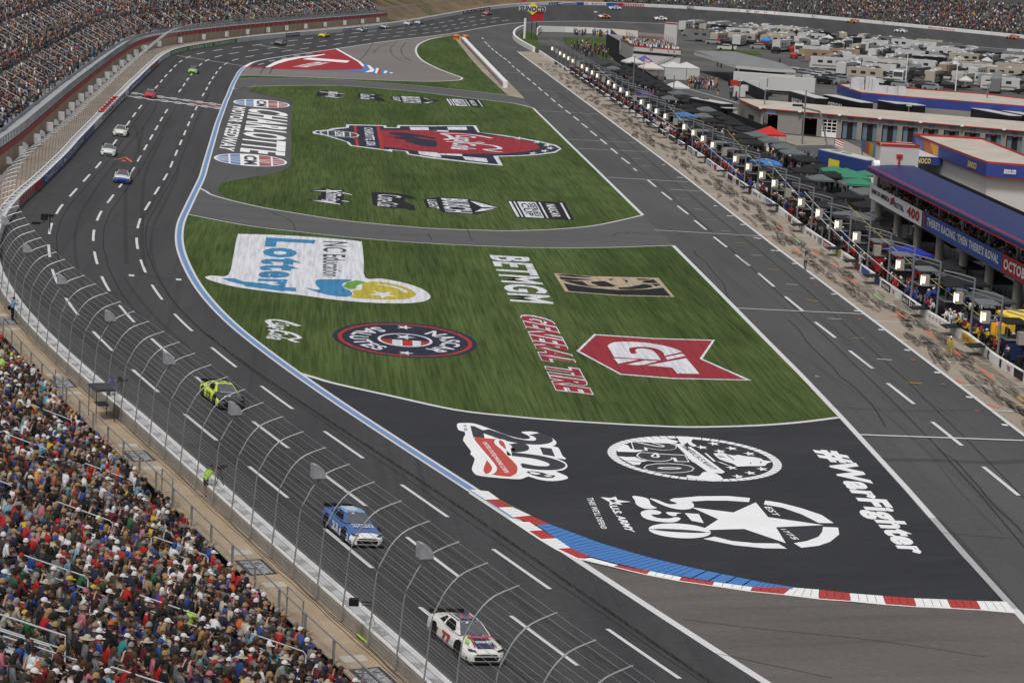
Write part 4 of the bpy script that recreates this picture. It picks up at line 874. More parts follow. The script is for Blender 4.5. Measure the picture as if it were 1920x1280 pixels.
for s in AIS:
    for k0 in range(1,24,5):
        if nh>=100: break
        mb=MB(); a=SP(s,k0,.1,.0); b=SP(s,k0+3.4,.1,.0)
        A=SP(s,k0,.1,HH); B=SP(s,k0+3,.1,HH); 
        dn=(A-B).normalized()
        mb.tube([SP(s,k0,.1,0),SP(s,k0,.1,HH-.12),A+ (B-A)*.05,B-(B-A)*.05,SP(s,k0+3,.1,HH-.12),SP(s,k0+3,.1,0)],.034,6)
        mb.tube([SP(s,k0,.1,.7),SP(s,k0+3,.1,.7)],.026,5)
        par(mb.build('handrail',MWr),stand); nh+=1
# seats, one row per mesh
SEATM=[mat('white_seat',(.58,.57,.54),.45),mat('tan_seat',(.45,.31,.13),.45),mat('red_seat',(.33,.04,.04),.45),mat('teal_seat',(.03,.16,.17),.45),mat('grey_seat',(.2,.2,.21),.45)]
def aisle(s): return min(abs(s-a) for a in AIS)<AW
SC=min((abs(pr(SP(s_,18,.2,0))[0]-38)+abs(pr(SP(s_,18,.2,0))[1]-1225),s_) for s_ in srange(-10,60,.5))[1]
lm=MB(); 
for k_ in range(15,26): lm.add([SP(SC-1.4,k_,0,.02),SP(SC+1.4,k_,0,.02),SP(SC+1.4,k_,TREAD-.05,.02),SP(SC-1.4,k_,TREAD-.05,.02)],[(0,1,2,3)])
par(lm.build('stair_landing',mat('pale_step_concrete',(.42,.42,.42),.8,.1,1)),stand)
for ds in (-1.5,1.5):
    for ka,kb in ((15,18),(19,22),(22.5,25)): par(MB().tube([SP(SC+ds,ka,0,0),SP(SC+ds,ka,0,1.1),SP(SC+ds,kb,0,1.1),SP(SC+ds,kb,0,0)],.035,6).tube([SP(SC+ds,ka,0,.6),SP(SC+ds,kb,0,.6)],.028,5).build('handrail',MWr),stand)
par(MB().tube([SP(SC-1.5,19,0,0),SP(SC-1.5,19,0,1.15),SP(SC+1.5,19,0,1.15),SP(SC+1.5,19,0,0)],.035,6).build('handrail',MWr),stand)
rs=random.Random(3)
seatmb=MB()
for k in range(0,25):
    mb=seatmb; s=-24.0
    while s<120:
        s+=.6
        if aisle(s) or vom(s,k): continue
        if pr(SP(s,k,.4,.6))[0]<-60 : continue
        o,n,t,wd,tb=frame(s); b=SP(s,k,.42,0); z=Vector((0,0,1)); mi=rs.choice((0,0,0,1,1,2,3,4))
        mb.add([b-t*.22+z*.42-n*.02,b+t*.22+z*.42-n*.02,b+t*.2+z*.43-n*.42+z*.02,b-t*.2+z*.43-n*.42+z*.02],[(0,1,2,3)],mi)
        mb.add([b-t*.22+z*.42,b+t*.22+z*.42,b+t*.22+z*.78+n*.09,b+t*.1+z*.86+n*.12,b-t*.1+z*.86+n*.12,b-t*.22+z*.78+n*.09],[(0,1,2,3,4,5)],mi)
par(seatmb.build('seats',SEATM),stand)['kind']='stuff'

# ---------------- far grandstand ----------------
far=thing('grandstand','long far grandstand with red fascia curving along the front stretch','grandstand',TP(300,22,2.7))
FT,FR=.82,.43
def FZ(s,k,dd=0,h=0):
    p,n,t,wd,tb=frame(s); return p+n*(dF(s)+(2.4+FT*k if k>=0 else 0)+dd)+Vector((0,0,wd*tb+zF(s)+.35+(.5+FR*k if k>=0 else 0)+h))
fs0,fs1=128,616
NRF=78
mb=MB(); ss=srange(fs0,fs1,5)
for s_ in (0,):
    vs=[]
    for s in ss: vs+=[FZ(s,-1,0,0),FZ(s,-1,2.4,0),FZ(s,0,0,0)]
    mb.add(vs,[(3*i+j,3*i+3+j,3*i+4+j,3*i+1+j) for i in range(len(ss)-1) for j in (0,1)])
par(mb.build('front_walkway',M_alu),far)
mb=MB()
for k in range(NRF):
    vs=[]
    for s in ss: vs+=[FZ(s,k,0,-FR if k else 0),FZ(s,k,0,0),FZ(s,k,FT,0)]
    mb.add(vs,[(3*i+j,3*i+3+j,3*i+4+j,3*i+1+j) for i in range(len(ss)-1) for j in (0,1)])
par(mb.build('stepped_deck',M_alu2),far)
mb=MB(); sweepz=lambda h0,h1,dd: [mb.add([v for s in ss for v in (FZ(s,-1,dd,h0),FZ(s,-1,dd,h1))],[(2*i,2*i+2,2*i+3,2*i+1) for i in range(len(ss)-1)])]
sweepz(-.85,-.05,-.04); par(mb.build('red_fascia',M_red),far)
mb=MB(); sweepz(-3.2,-.85,.02); par(mb.build('concrete_base',mat('pale_base_concrete',(.4,.33,.25),.85,.12,.6)),far)
mb=MB()
for h in (.02,1.05): mb.tube([FZ(s,-1,.05,h) for s in ss],.045,4)
mb2=MB(); s=fs0; nb_=0; MRB=mat('dark_railing',(.11,.115,.12),.6)
while s<fs1:
    a=FZ(s,-1,.05,0); nb_+=1; q_=(pr(a)[0]>-10 and nb_<160 and s>185); mbx=MB() if q_ and s<320 else mb2; mbx.add([a+Vector((-.04,-.04,0)),a+Vector((.04,.04,0)),a+Vector((.04,.04,1.05)),a+Vector((-.04,-.04,1.05))],[(0,1,2,3)]); s+=1.35
    if mbx is not mb2: par(mbx.build('railing_bar',MRB),far)
o=par(mb.build('railing',M_gal),far); o=par(mb2.build('railing_bar',MRB),far); o['kind']='stuff'
pm=mat('railing_panel',(.34,.36,.38),.6,alpha=.35); mb=MB(); mb.add([v for s in ss for v in (FZ(s,-1,.08,.05),FZ(s,-1,.08,1.0))],[(2*i,2*i+2,2*i+3,2*i+1) for i in range(len(ss)-1)]); par(mb.build('railing_mesh',pm),far)
# row front rails (dark lines) and stair handrails
mb=MB()
for k in range(7,NRF,9): mb.add([v for s in ss for v in (FZ(s,k,.02,.0),FZ(s,k,.02,.62))],[(2*i,2*i+2,2*i+3,2*i+1) for i in range(len(ss)-1)])
par(mb.build('cross_aisle_rail',mat('weathered_grey',(.15,.16,.17),.7)),far)
FAIS=[fs0+6+9.5*i for i in range(51)]; nh=0; rest=MB()
for s in FAIS:
    for k0 in range(1,NRF,9):
        c=pr(FZ(s,k0,0,.5))
        if not(-20<c[0]<760 and -15<c[1]<330): continue
        mb=MB() if nh<100 else rest
        mb.tube([FZ(s,k0,0,0),FZ(s,k0,0,1),FZ(s,k0+5,0,1),FZ(s,k0+5,0,0)],.04,4); mb.tube([FZ(s,k0,0,.5),FZ(s,k0+5,0,.5)],.03,4)
        if nh<100: par(mb.build('handrail',MWr),far)
        nh+=1
if rest.v: par(rest.build('handrail',MWr),far)['kind']='stuff'
# light boxes and speakers along the apron
for i in range(26):
    s=195+16.2*i
    if s>612: break
    p=TP(s,dF(s)-1.0,.5); mb=MB(); mb.box((p.x,p.y,p.z+1.0),(.9,.5,1.2),0,.1,.95); mb.tube([p,p+Vector((0,0,.5))],.06,5)
    tag(mb.build('light_box',M_foam),'pale box light standing at the foot of the red fascia, position %d of the row'%(i+1),'light box','pale box lights along the far apron')
# walls beyond the stand
mb=MB(); mb.tube([FZ(616,-1,0,0),FZ(616,20,0,1.2),FZ(616,60,0,1.2)],.12,4); par(mb.build('end_rail',M_gal),far)
import numpy as np
# ---------------- people ----------------
def skin(verts,edges,sub=1,name='body'):
    me=bpy.data.meshes.new(name); me.from_pydata([v[0] for v in verts],edges,[]); ob=bpy.data.objects.new(name,me); COL.objects.link(ob)
    md=ob.modifiers.new('s','SKIN'); md.use_smooth_shade=True
    for i,v in enumerate(me.skin_vertices[0].data): r=verts[i][1]; v.radius=(r,r) if not isinstance(r,tuple) else r; v.use_root=(i==0)
    if sub: sb=ob.modifiers.new('u','SUBSURF'); sb.levels=sub; sb.render_levels=sub
    bpy.context.view_layer.update()
    out=bpy.data.meshes.new_from_object(ob.evaluated_get(bpy.context.evaluated_depsgraph_get()))
    bpy.data.objects.remove(ob); bpy.data.meshes.remove(me); out.name=name; return out
def human(J,fingers=True,sub=1,sleeve='short',leg='long'):
    """J: joint dict; returns mesh with slots 0 skin 1 top 2 trousers 3 shoes"""
    V=[];E=[]
    def add(p,r,par=None): V.append((tuple(p),r)); 
    def node(p,r,pa=None):
        V.append((tuple(p),r)); 
        if pa is not None: E.append((pa,len(V)-1))
        return len(V)-1
    v=lambda k:Vector(J[k])
    pel=node(v('pelvis'),(.15,.12)); sp=node(v('pelvis').lerp(v('chest'),.45),(.155,.13),pel); ch=node(v('chest'),(.19,.135),sp); nk=node(v('neck'),.062,ch)
    hb=v('head'); d=(hb-v('neck')).normalized(); f=Vector(J.get('face',(1,0,0))).normalized()
    h0=node(v('neck').lerp(hb,.55)+f*.015,.07,nk); h1=node(hb,.098,h0); h2=node(hb+d*.085,.075,h1)
    nose=node(hb+f*.105-d*.01,.014,h1)
    regs=[]
    for sgn in (1,-1):
        y=lambda k:Vector(J[k+('L' if sgn>0 else 'R')])
        sh=node(y('sh'),.075,ch); el=node(y('el'),.052,sh); wr=node(y('wr'),.03,el); ha=y('ha'); hd=(ha-y('wr')).normalized(); pm=node(y('wr').lerp(ha,.6),.036,wr)
        if fingers:
            side=hd.cross(Vector((0,0,1))); side=side.normalized() if side.length>.1 else Vector((0,1,0)); up=side.cross(hd)
            for q,(o,l) in enumerate(((-.03,.07),(-.01,.085),(.01,.08),(.03,.06))):
                b=node(ha+side*o*.9,.011,pm); c=node(ha+side*o*1.1+hd*l*.55-up*.012,.009,b); node(ha+side*o*1.15+hd*l-up*.035,.008,c)
            th=node(y('wr').lerp(ha,.5)+side*.045*sgn+hd*.01,.012,pm); node(y('wr').lerp(ha,.5)+side*.06*sgn+hd*.055,.009,th)
        else: node(ha+hd*.05,.03,pm)
        hp=node(y('hp'),.085,pel); kn=node(y('kn'),.062,hp); an=node(y('an'),.042,kn); hl=node(y('an')+Vector((0,0,-.05)),.045,an); node(y('to'),.035,hl)
    me=skin(V,E,sub)
    seg=[('pelvis','chest',1),('chest','neck',1),('neck','head',0)]
    for s_ in 'LR': seg+= [('chest','sh'+s_,1),('sh'+s_,'el'+s_,1),('el'+s_,'wr'+s_,1 if sleeve=='long' else 0),('wr'+s_,'ha'+s_,0),('hp'+s_,'kn'+s_,2),('kn'+s_,'an'+s_,2 if leg=='long' else 0),('an'+s_,'to'+s_,3),('pelvis','hp'+s_,2)]
    seg=[(v(a),v(b),m_) for a,b,m_ in seg]
    for m_ in range(4): me.materials.append(None)
    for p in me.polygons:
        c=p.center; best=(9,0)
        for a,b,m_ in seg:
            ab=b-a; t=max(0,min(1,(c-a).dot(ab)/max(ab.length_squared,1e-9))); dd=(c-a-ab*t).length
            if dd<best[0]: best=(dd,m_)
        mi=best[1]
        if (c-hb).length<.17 : mi=0
        p.material_index=mi; p.use_smooth=True
    return me
def seated(lean=0,arm='lap',turn=0,tw=0):
    a=R(lean); ch=Vector((.0+math.sin(a)*.42,0,.52+math.cos(a)*.42)); nk=ch+Vector((math.sin(a)*.13+.01,0,.14)); hd=nk+Vector((math.sin(a)*.05+.02,0,.14)); t=R(turn)
    J=dict(pelvis=(0,0,.52),chest=ch,neck=nk,head=hd,face=(math.cos(t),math.sin(t),-.12))
    for s_,y in (('L',1),('R',-1)):
        sh=ch+Vector((0,.185*y,.06)); J['sh'+s_]=sh; J['hp'+s_]=(.05,.1*y,.5); J['kn'+s_]=(.46,.15*y,.53); J['an'+s_]=(.42,.14*y,.09); J['to'+s_]=(.60,.16*y,.04)
        if arm=='lap': J['el'+s_]=sh+Vector((.06,.07*y,-.27)); J['wr'+s_]=(.30,.13*y,.66); J['ha'+s_]=(.37,.09*y,.66)
        elif arm=='knees': J['el'+s_]=sh+Vector((.16,.05*y,-.24)); J['wr'+s_]=sh+Vector((.36,-.1*y,-.3)); J['ha'+s_]=sh+Vector((.43,-.14*y,-.3))
        elif arm=='phone' and y<0: J['el'+s_]=sh+Vector((.2,-.05,-.12)); J['wr'+s_]=sh+Vector((.33,.08,.1)); J['ha'+s_]=sh+Vector((.36,.09,.17))
        elif arm=='phone': J['el'+s_]=sh+Vector((.1,.06,-.26)); J['wr'+s_]=(.33,.1,.68); J['ha'+s_]=(.4,.07,.68)
        elif arm=='crossed': J['el'+s_]=sh+Vector((.08,.06*y,-.26)); J['wr'+s_]=sh+Vector((.25,-.12*y,-.22)); J['ha'+s_]=sh+Vector((.24,-.2*y,-.2))
    return J
def standing(bend=0,arm='side',turn=0,stride=.0):
    a=R(bend); ch=Vector((math.sin(a)*.42,0,.95+math.cos(a)*.42)); nk=ch+Vector((math.sin(a)*.14,0,.15*math.cos(a))); hd=nk+Vector((math.sin(a)*.08+.02,0,.14)); t=R(turn)
    J=dict(pelvis=(0,0,.95),chest=ch,neck=nk,head=hd,face=(math.cos(t),math.sin(t),-.1))
    for s_,y in (('L',1),('R',-1)):
        sh=ch+Vector((0,.19*y,.06)); J['sh'+s_]=sh; st=stride*y
        J['hp'+s_]=(0,.1*y,.9); J['kn'+s_]=(.03+st*.6,.12*y,.5); J['an'+s_]=(0+st,.13*y,.09); J['to'+s_]=(.17+st,.16*y,.04)
        if arm=='side': J['el'+s_]=sh+Vector((-.03-st*.3,.07*y,-.3)); J['wr'+s_]=sh+Vector((.07-st*.5,.09*y,-.55)); J['ha'+s_]=sh+Vector((.1-st*.5,.09*y,-.63))
        elif arm=='camera': J['el'+s_]=sh+Vector((.14,.1*y,-.22)); J['wr'+s_]=sh+Vector((.32,-.06*y,.02)); J['ha'+s_]=sh+Vector((.37,-.1*y,.06))
        elif arm=='front': J['el'+s_]=sh+Vector((.1,.08*y,-.28)); J['wr'+s_]=sh+Vector((.33,-.02*y,-.32)); J['ha'+s_]=sh+Vector((.41,-.04*y,-.3))
    return J
def cap(kind):
    """headwear/hair shells around a head centred at the origin, face +x"""
    mb=MB(); n=12
    def shell(r,z0,z1,rx=1,off=0):
        rows=[];m_=5
        for i in range(m_+1):
            a=(math.pi/2)*i/m_; zz=z0+(z1-z0)*math.sin(a); rr=r*math.cos(a) if i<m_ else .004
            rows.append([(off+rr*rx*math.cos(2*math.pi*k/n),rr*.86*math.sin(2*math.pi*k/n),zz) for k in range(n)])
        vs=[p for r_ in rows for p in r_]; mb.add(vs,[(i*n+k,i*n+(k+1)%n,(i+1)*n+(k+1)%n,(i+1)*n+k) for i in range(m_) for k in range(n)])
    if kind=='cap':
        shell(.118,.0,.125,1.08); mb.add([(.09,-.075,.015),(.19,-.06,.0),(.215,0,.0),(.19,.06,.0),(.09,.075,.015),(.12,0,.035)],[(0,1,2,5),(5,2,3,4)])
    elif kind=='hair': shell(.116,-.02,.13,1.05,-.012)
    elif kind=='long':
        shell(.118,-.02,.13,1.05,-.012)
        vs=[];m_=5
        for i in range(m_):
            z=-.02-.06*i; r=.115-.012*i
            vs+=[(-.03+r*math.cos(a)-.012*i,r*math.sin(a),z) for a in [math.pi*.5+math.pi*k/6 for k in range(7)]]
        mb.add(vs,[(i*7+k,i*7+k+1,(i+1)*7+k+1,(i+1)*7+k) for i in range(m_-1) for k in range(6)])
    elif kind=='brim':
        shell(.12,.01,.14,1.05); vs=[(.115*math.cos(2*math.pi*k/n),.1*math.sin(2*math.pi*k/n),.02) for k in range(n)]+[(.24*math.cos(2*math.pi*k/n),.21*math.sin(2*math.pi*k/n),.0) for k in range(n)]
        mb.add(vs,[(k,(k+1)%n,n+(k+1)%n,n+k) for k in range(n)])
    return mb
HATM={k:cap(k).build(k,None,smooth=True) for k in ('cap','hair','long','brim')}
for k,o in list(HATM.items()): HATM[k]=o.data; bpy.data.objects.remove(o)
def fm(name,c): return mat(name,c,.85)
CLOTH={'black':(.012,.012,.014),'charcoal':(.045,.047,.052),'grey':(.17,.175,.185),'white':(.62,.62,.64),'navy':(.018,.025,.065),'royal blue':(.03,.08,.32),'sky blue':(.16,.34,.5),'red':(.42,.02,.02),'maroon':(.13,.02,.03),'orange':(.55,.13,.03),'yellow':(.6,.42,.04),'olive':(.07,.075,.04),'green':(.03,.13,.06),'pink':(.5,.16,.22),'teal':(.04,.25,.27),'tan':(.32,.24,.16),'purple':(.1,.05,.2),'lime':(.45,.75,.06),'brown':(.09,.05,.03),'cream':(.5,.45,.36)}
CM={k:fm(k.replace(' ','_')+'_cloth',tuple(c*(.9 if k=='white' else .74) for c in v)) for k,v in CLOTH.items()}
CW=dict(zip(CLOTH,(26,13,11,8,11,4,3,5.5,4,1.4,1.0,4,2,1.5,1.0,2.5,1,.3,2.5,2)))
FW=dict(zip(CLOTH,(22,18,18,7,9,2,2,4,5,1,.8,4,1,1.5,.6,5,1,.1,4,3)))
SKN=[fm('light_skin',(.36,.2,.135)),fm('tan_skin',(.25,.135,.085)),fm('brown_skin',(.13,.065,.04)),fm('pale_skin',(.42,.25,.18))]
HRM={'dark brown':fm('dark_brown_hair',(.025,.014,.01)),'black':fm('black_hair',(.01,.01,.01)),'blond':fm('blond_hair',(.3,.19,.08)),'grey':fm('grey_hair',(.22,.21,.2)),'brown':fm('brown_hair',(.07,.035,.018))}
PANTS=[('black',3),('navy',3),('charcoal',2),('tan',3),('grey',2),('olive',1)]
BODY={}
def body(key):
    if key in BODY: return BODY[key]
    P_={'lap':(seated(6,'lap'),'short','long'),'knees':(seated(32,'knees',-10),'short','short'),'phone':(seated(10,'phone',20),'short','long'),'crossed':(seated(-4,'crossed',-35),'long','long'),'turned':(seated(12,'lap',55),'short','short'),'back':(seated(-8,'lap',-20),'long','long'),
     'stand':(standing(3,'side',15),'short','short'),'walk':(standing(6,'side',0,.22),'short','short'),'shoot':(standing(38,'camera',0,.12),'short','short'),'point':(standing(8,'camera',0,.05),'long','long'),'work':(standing(30,'front',0,.15),'long','long'),'pit':(standing(4,'front',0,.08),'long','long'),'stride':(standing(12,'side',0,.3),'long','long')}[key]
    J=P_[0]; BODY[key]=(human(J,True,1,P_[1],P_[2]),J); return BODY[key]
def person(key,loc,rz,top,legs,hat,hatc,sk,label,group=None,sc_=1.0,cat='person'):
    me,J=body(key); o=bpy.data.objects.new('person',me); COL.objects.link(o); o.location=loc; o.rotation_euler=(0,0,rz); o.scale=(sc_,)*3
    for i,m_ in enumerate((sk,CM[top],CM[legs],CM['black'])): o.material_slots[i].link='OBJECT'; o.material_slots[i].material=m_
    tag(o,label,cat,group)
    f=Vector(J['face']); h=bpy.data.objects.new({'cap':'cap','brim':'sun_hat'}.get(hat,'hair'),HATM[hat]); COL.objects.link(h); h.parent=o; hd=Vector(J['head']); dd=(hd-Vector(J['neck'])).normalized()
    h.location=hd+dd*.02; h.rotation_euler=(0,math.atan2(dd.x,dd.z)*.8,math.atan2(f.y,f.x))
    if not len(h.material_slots): HATM[hat].materials.append(None)
    h.material_slots[0].link='OBJECT'; h.material_slots[0].material=hatc
    return o
rc=random.Random(11)
def wch(d): 
    ks=list(d); return rc.choices(ks,[d[k] for k in ks])[0]
def pick_hat():
    r=rc.random()
    if r<.42: c=wch({'white':5,'black':5,'navy':2,'red':2,'grey':3,'tan':1,'royal blue':1.5,'maroon':1,'orange':.3,'olive':1,'lime':.3,'yellow':.5,'pink':.4}); return 'cap',CM[c],c+' cap'
    if r<.47: return 'brim',CM['cream'],'wide straw hat'
    c=wch({'dark brown':5,'black':3,'blond':2,'grey':2,'brown':4})
    return ('long' if rc.random()<.35 else 'hair'),HRM[c],c+' hair'
ORD='first second third fourth fifth sixth seventh eighth ninth tenth eleventh twelfth thirteenth fourteenth fifteenth sixteenth seventeenth eighteenth nineteenth twentieth'.split()
def ordw(n): 
    if n<20: return ORD[n]
    t=['twenty','thirty','forty','fifty','sixty','seventy','eighty','ninety'][(n+1)//10-2]; r=(n+1)%10; return t if r==0 else t+'-'+ORD[r-1]
seats=[]
occupied={}
for k in range(0,26):
    s=-24.0
    while s<125:
        s+=.6
        if aisle(s) or vom(s,k): continue
        p=SP(s,k,.42,.9); x,y=pr(p)
        if x<-25 or y>1310 or x>900: continue
        if rc.random()>.9+.07*math.sin(s*.37+k*.9): continue
        blk=sum(1 for a in AIS if a<s); idx=int((s-(AIS[blk-1] if blk else -25))/.6)
        seats.append(((p-CP).length,s,k,blk,idx))
seats.sort()
NIND=262
poses=['lap','knees','phone','crossed','turned','back']
lf=set()
big=[]
def seatxf(s,k):
    o,n,t,wd,tb=frame(s); b=SP(s,k,.36,0); return b+t*rc.uniform(-.05,.05),math.atan2(-n.y,-n.x)+rc.uniform(-.25,.3)
for i,(dist,s,k,blk,idx) in enumerate(seats[:NIND]):
    pose=rc.choices(poses,(4,3,1,2,2,2))[0]; b,rz=seatxf(s,k); top=wch(CW); legs=rc.choices([a for a,_ in PANTS],[q for _,q in PANTS])[0]; hk,hm,hn=pick_hat()
    posew={'lap':'hands down','knees':'hunched','phone':'hand raised','crossed':'arms folded','turned':'turned','back':'reclined'}[pose]
    lab='%s top, %s, %s, %s row, %s seat past %s stairs'%(top,hn,posew,ordw(k),ordw(idx),ordw(max(blk-1,0)))
    person(pose,b,rz,top,legs,hk,hm,rc.choice(SKN[:2]+[SKN[0],SKN[3]]+SKN[2:3]),lab,'spectators seated in the near grandstand',rc.uniform(1.04,1.18))
# everyone else in the near stand: one mesh
class NPB:
    def __init__(s): s.v=[];s.f=[];s.m=[];s.n=0
    def add(s,V,F,MI): s.v.append(V); s.f.append(F+s.n); s.m.append(MI); s.n+=len(V)
    def build(s,name,mats,smooth=False):
        V=np.concatenate(s.v).astype(np.float32); F=np.concatenate(s.f).astype(np.int32); MI=np.concatenate(s.m).astype(np.int32)
        me=bpy.data.meshes.new(name); me.vertices.add(len(V)); me.vertices.foreach_set('co',V.ravel()); me.loops.add(F.size); me.loops.foreach_set('vertex_index',F.ravel()); me.polygons.add(len(F))
        me.polygons.foreach_set('loop_start',np.arange(0,F.size,4,dtype=np.int32)); me.polygons.foreach_set('loop_total',np.full(len(F),4,dtype=np.int32))
        for m_ in mats: me.materials.append(m_)
        me.polygons.foreach_set('material_index',MI)
        if smooth: me.polygons.foreach_set('use_smooth',np.ones(len(F),dtype=bool))
        me.update(calc_edges=True); o=bpy.data.objects.new(name,me); COL.objects.link(o); return o
def xf(V,loc,rz,s=1.0):
    c,sn=math.cos(rz),math.sin(rz); return V@np.array([[c,sn,0],[-sn,c,0],[0,0,1]])*s+np.array(loc)
def lowmesh(J,leg,sleeve,hat):
    me=human(J,False,0,sleeve,leg); V=np.array([v.co[:] for v in me.vertices]); F=[];M_=[]
    for p in me.polygons:
        q=list(p.vertices); 
        if len(q)==3:q.append(q[2])
        F.append(q[:4]); M_.append(p.material_index)
    hm=HATM[hat]; hd=Vector(J['head'])+Vector((0,0,.02)); f=Vector(J['face']); hv=xf(np.array([v.co[:] for v in hm.vertices]),hd,math.atan2(f.y,f.x))
    for p in hm.polygons:
        q=[i+len(V) for i in p.vertices]
        if len(q)==3:q.append(q[2])
        F.append(q[:4]); M_.append(4)
    return np.concatenate([V,hv]),np.array(F),np.array(M_)
LOW=[lowmesh(seated(6,'lap',10),'long','short','hair'),lowmesh(seated(30,'knees',-20),'short','short','cap'),lowmesh(seated(4,'crossed',30),'long','long','cap'),lowmesh(seated(12,'phone',45),'short','short','long'),lowmesh(seated(-6,'lap',-30),'long','short','cap'),lowmesh(seated(18,'lap',0),'short','long','hair')]
PAL=list(CM.values())+SKN+list(HRM.values()); PK=list(CLOTH)
iSK=len(CM); iHR=iSK+len(SKN)
def cols(hatty=None,cw=None):
    top=PK.index(wch(cw or CW)); leg=PK.index(rc.choices([a for a,_ in PANTS],[q for _,q in PANTS])[0]); sk=iSK+rc.choice((0,0,1,1,2,3))
    hat=PK.index(wch({'white':5,'black':5,'navy':2,'red':2,'grey':3,'tan':1,'royal blue':1.5})) if rc.random()<.45 else iHR+rc.randrange(5)
    
    if cw is FW and rc.random()<.72: sk=PK.index(rc.choice(('charcoal','grey','brown')))
    return np.array([sk,top,leg,0,hat])
cb=NPB()
for (dist,s,k,blk,idx) in seats[NIND:]:
    b,rz=seatxf(s,k); V,F,M_=rc.choice(LOW); cb.add(xf(V,b,rz,rc.uniform(1.04,1.16)),F,cols()[M_])
tag(cb.build('crowd',PAL,True),'rest of the packed crowd in the near grandstand towards the walkway rail','crowd',None,'stuff')
# far crowd
def boxes(bs):
    V=[];F=[];M_=[]
    for (c,d,mi,tp) in bs:
        n=len(V)
        for kz,t in ((-1,1),(1,tp)):
            for a,b in ((-1,-1),(1,-1),(1,1),(-1,1)): V.append((c[0]+a*d[0]/2*t,c[1]+b*d[1]/2*t,c[2]+kz*d[2]/2))
        F+=[(n+4,n+5,n+6,n+7),(n,n+1,n+5,n+4),(n+1,n+2,n+6,n+5),(n+2,n+3,n+7,n+6),(n+3,n,n+4,n+7)]; M_+=[mi]*5
        if mi==0 and d[2]>.2: M_[-5]=4; M_[-1]=4; M_[-2]=4
    return np.array(V,float),np.array(F),np.array(M_)
TINY=[boxes([((0,0,.78),(.24,.46,.55),1,.8),((.02,0,1.2),(.2,.19,.26),0,.8),((.28,0,.5),(.45,.4,.18),2,1),((.48,0,.25),(.16,.36,.45),2,1)]),boxes([((.08,0,.76),(.26,.44,.5),1,.8),((.2,0,1.12),(.2,.19,.25),0,.8),((.28,0,.48),(.45,.4,.18),2,1),((.3,0,.66),(.22,.22,.1),0,1)]),
      boxes([((0,0,1.2),(.24,.48,.62),1,.8),((.02,0,1.65),(.2,.19,.27),0,.8),((0,0,.5),(.22,.36,.9),2,1.1)])]
cb=NPB(); nfar=0
occ=random.Random(8)
for k in range(NRF-1):
    s=fs0+1.0
    if k%9==6: continue
    while s<fs1-1:
        s+=.56
        if min(abs(s-FAIS[max(0,min(50,int(round((s-fs0-6)/9.5))))]),9)<.6: continue
        p=FZ(s,k,.4,.8); x,y=pr(p)
        if x<-15 or y<-20: 
            s+=1.5; continue
        # occupancy drifts in patches
        oc=.80+.14*math.sin(s*.11+k*.4)+.08*math.sin(s*.5-k*.9)
        if k<2: oc*=.6
        if occ.random()>oc: continue
        o,n,t,wd,tb=frame(s); V,F,M_=TINY[0] if occ.random()<.6 else TINY[1] if occ.random()<.85 else TINY[2]
        cb.add(xf(V,FZ(s,k,.5,0),math.atan2(-n.y,-n.x)+rc.uniform(-.5,.5),rc.uniform(.9,1.05)),F,cols(None,FW)[M_]); nfar+=1
tag(cb.build('crowd',PAL),'dense distant crowd filling the far grandstand','crowd',None,'stuff')
print('near',len(seats),'far',nfar)
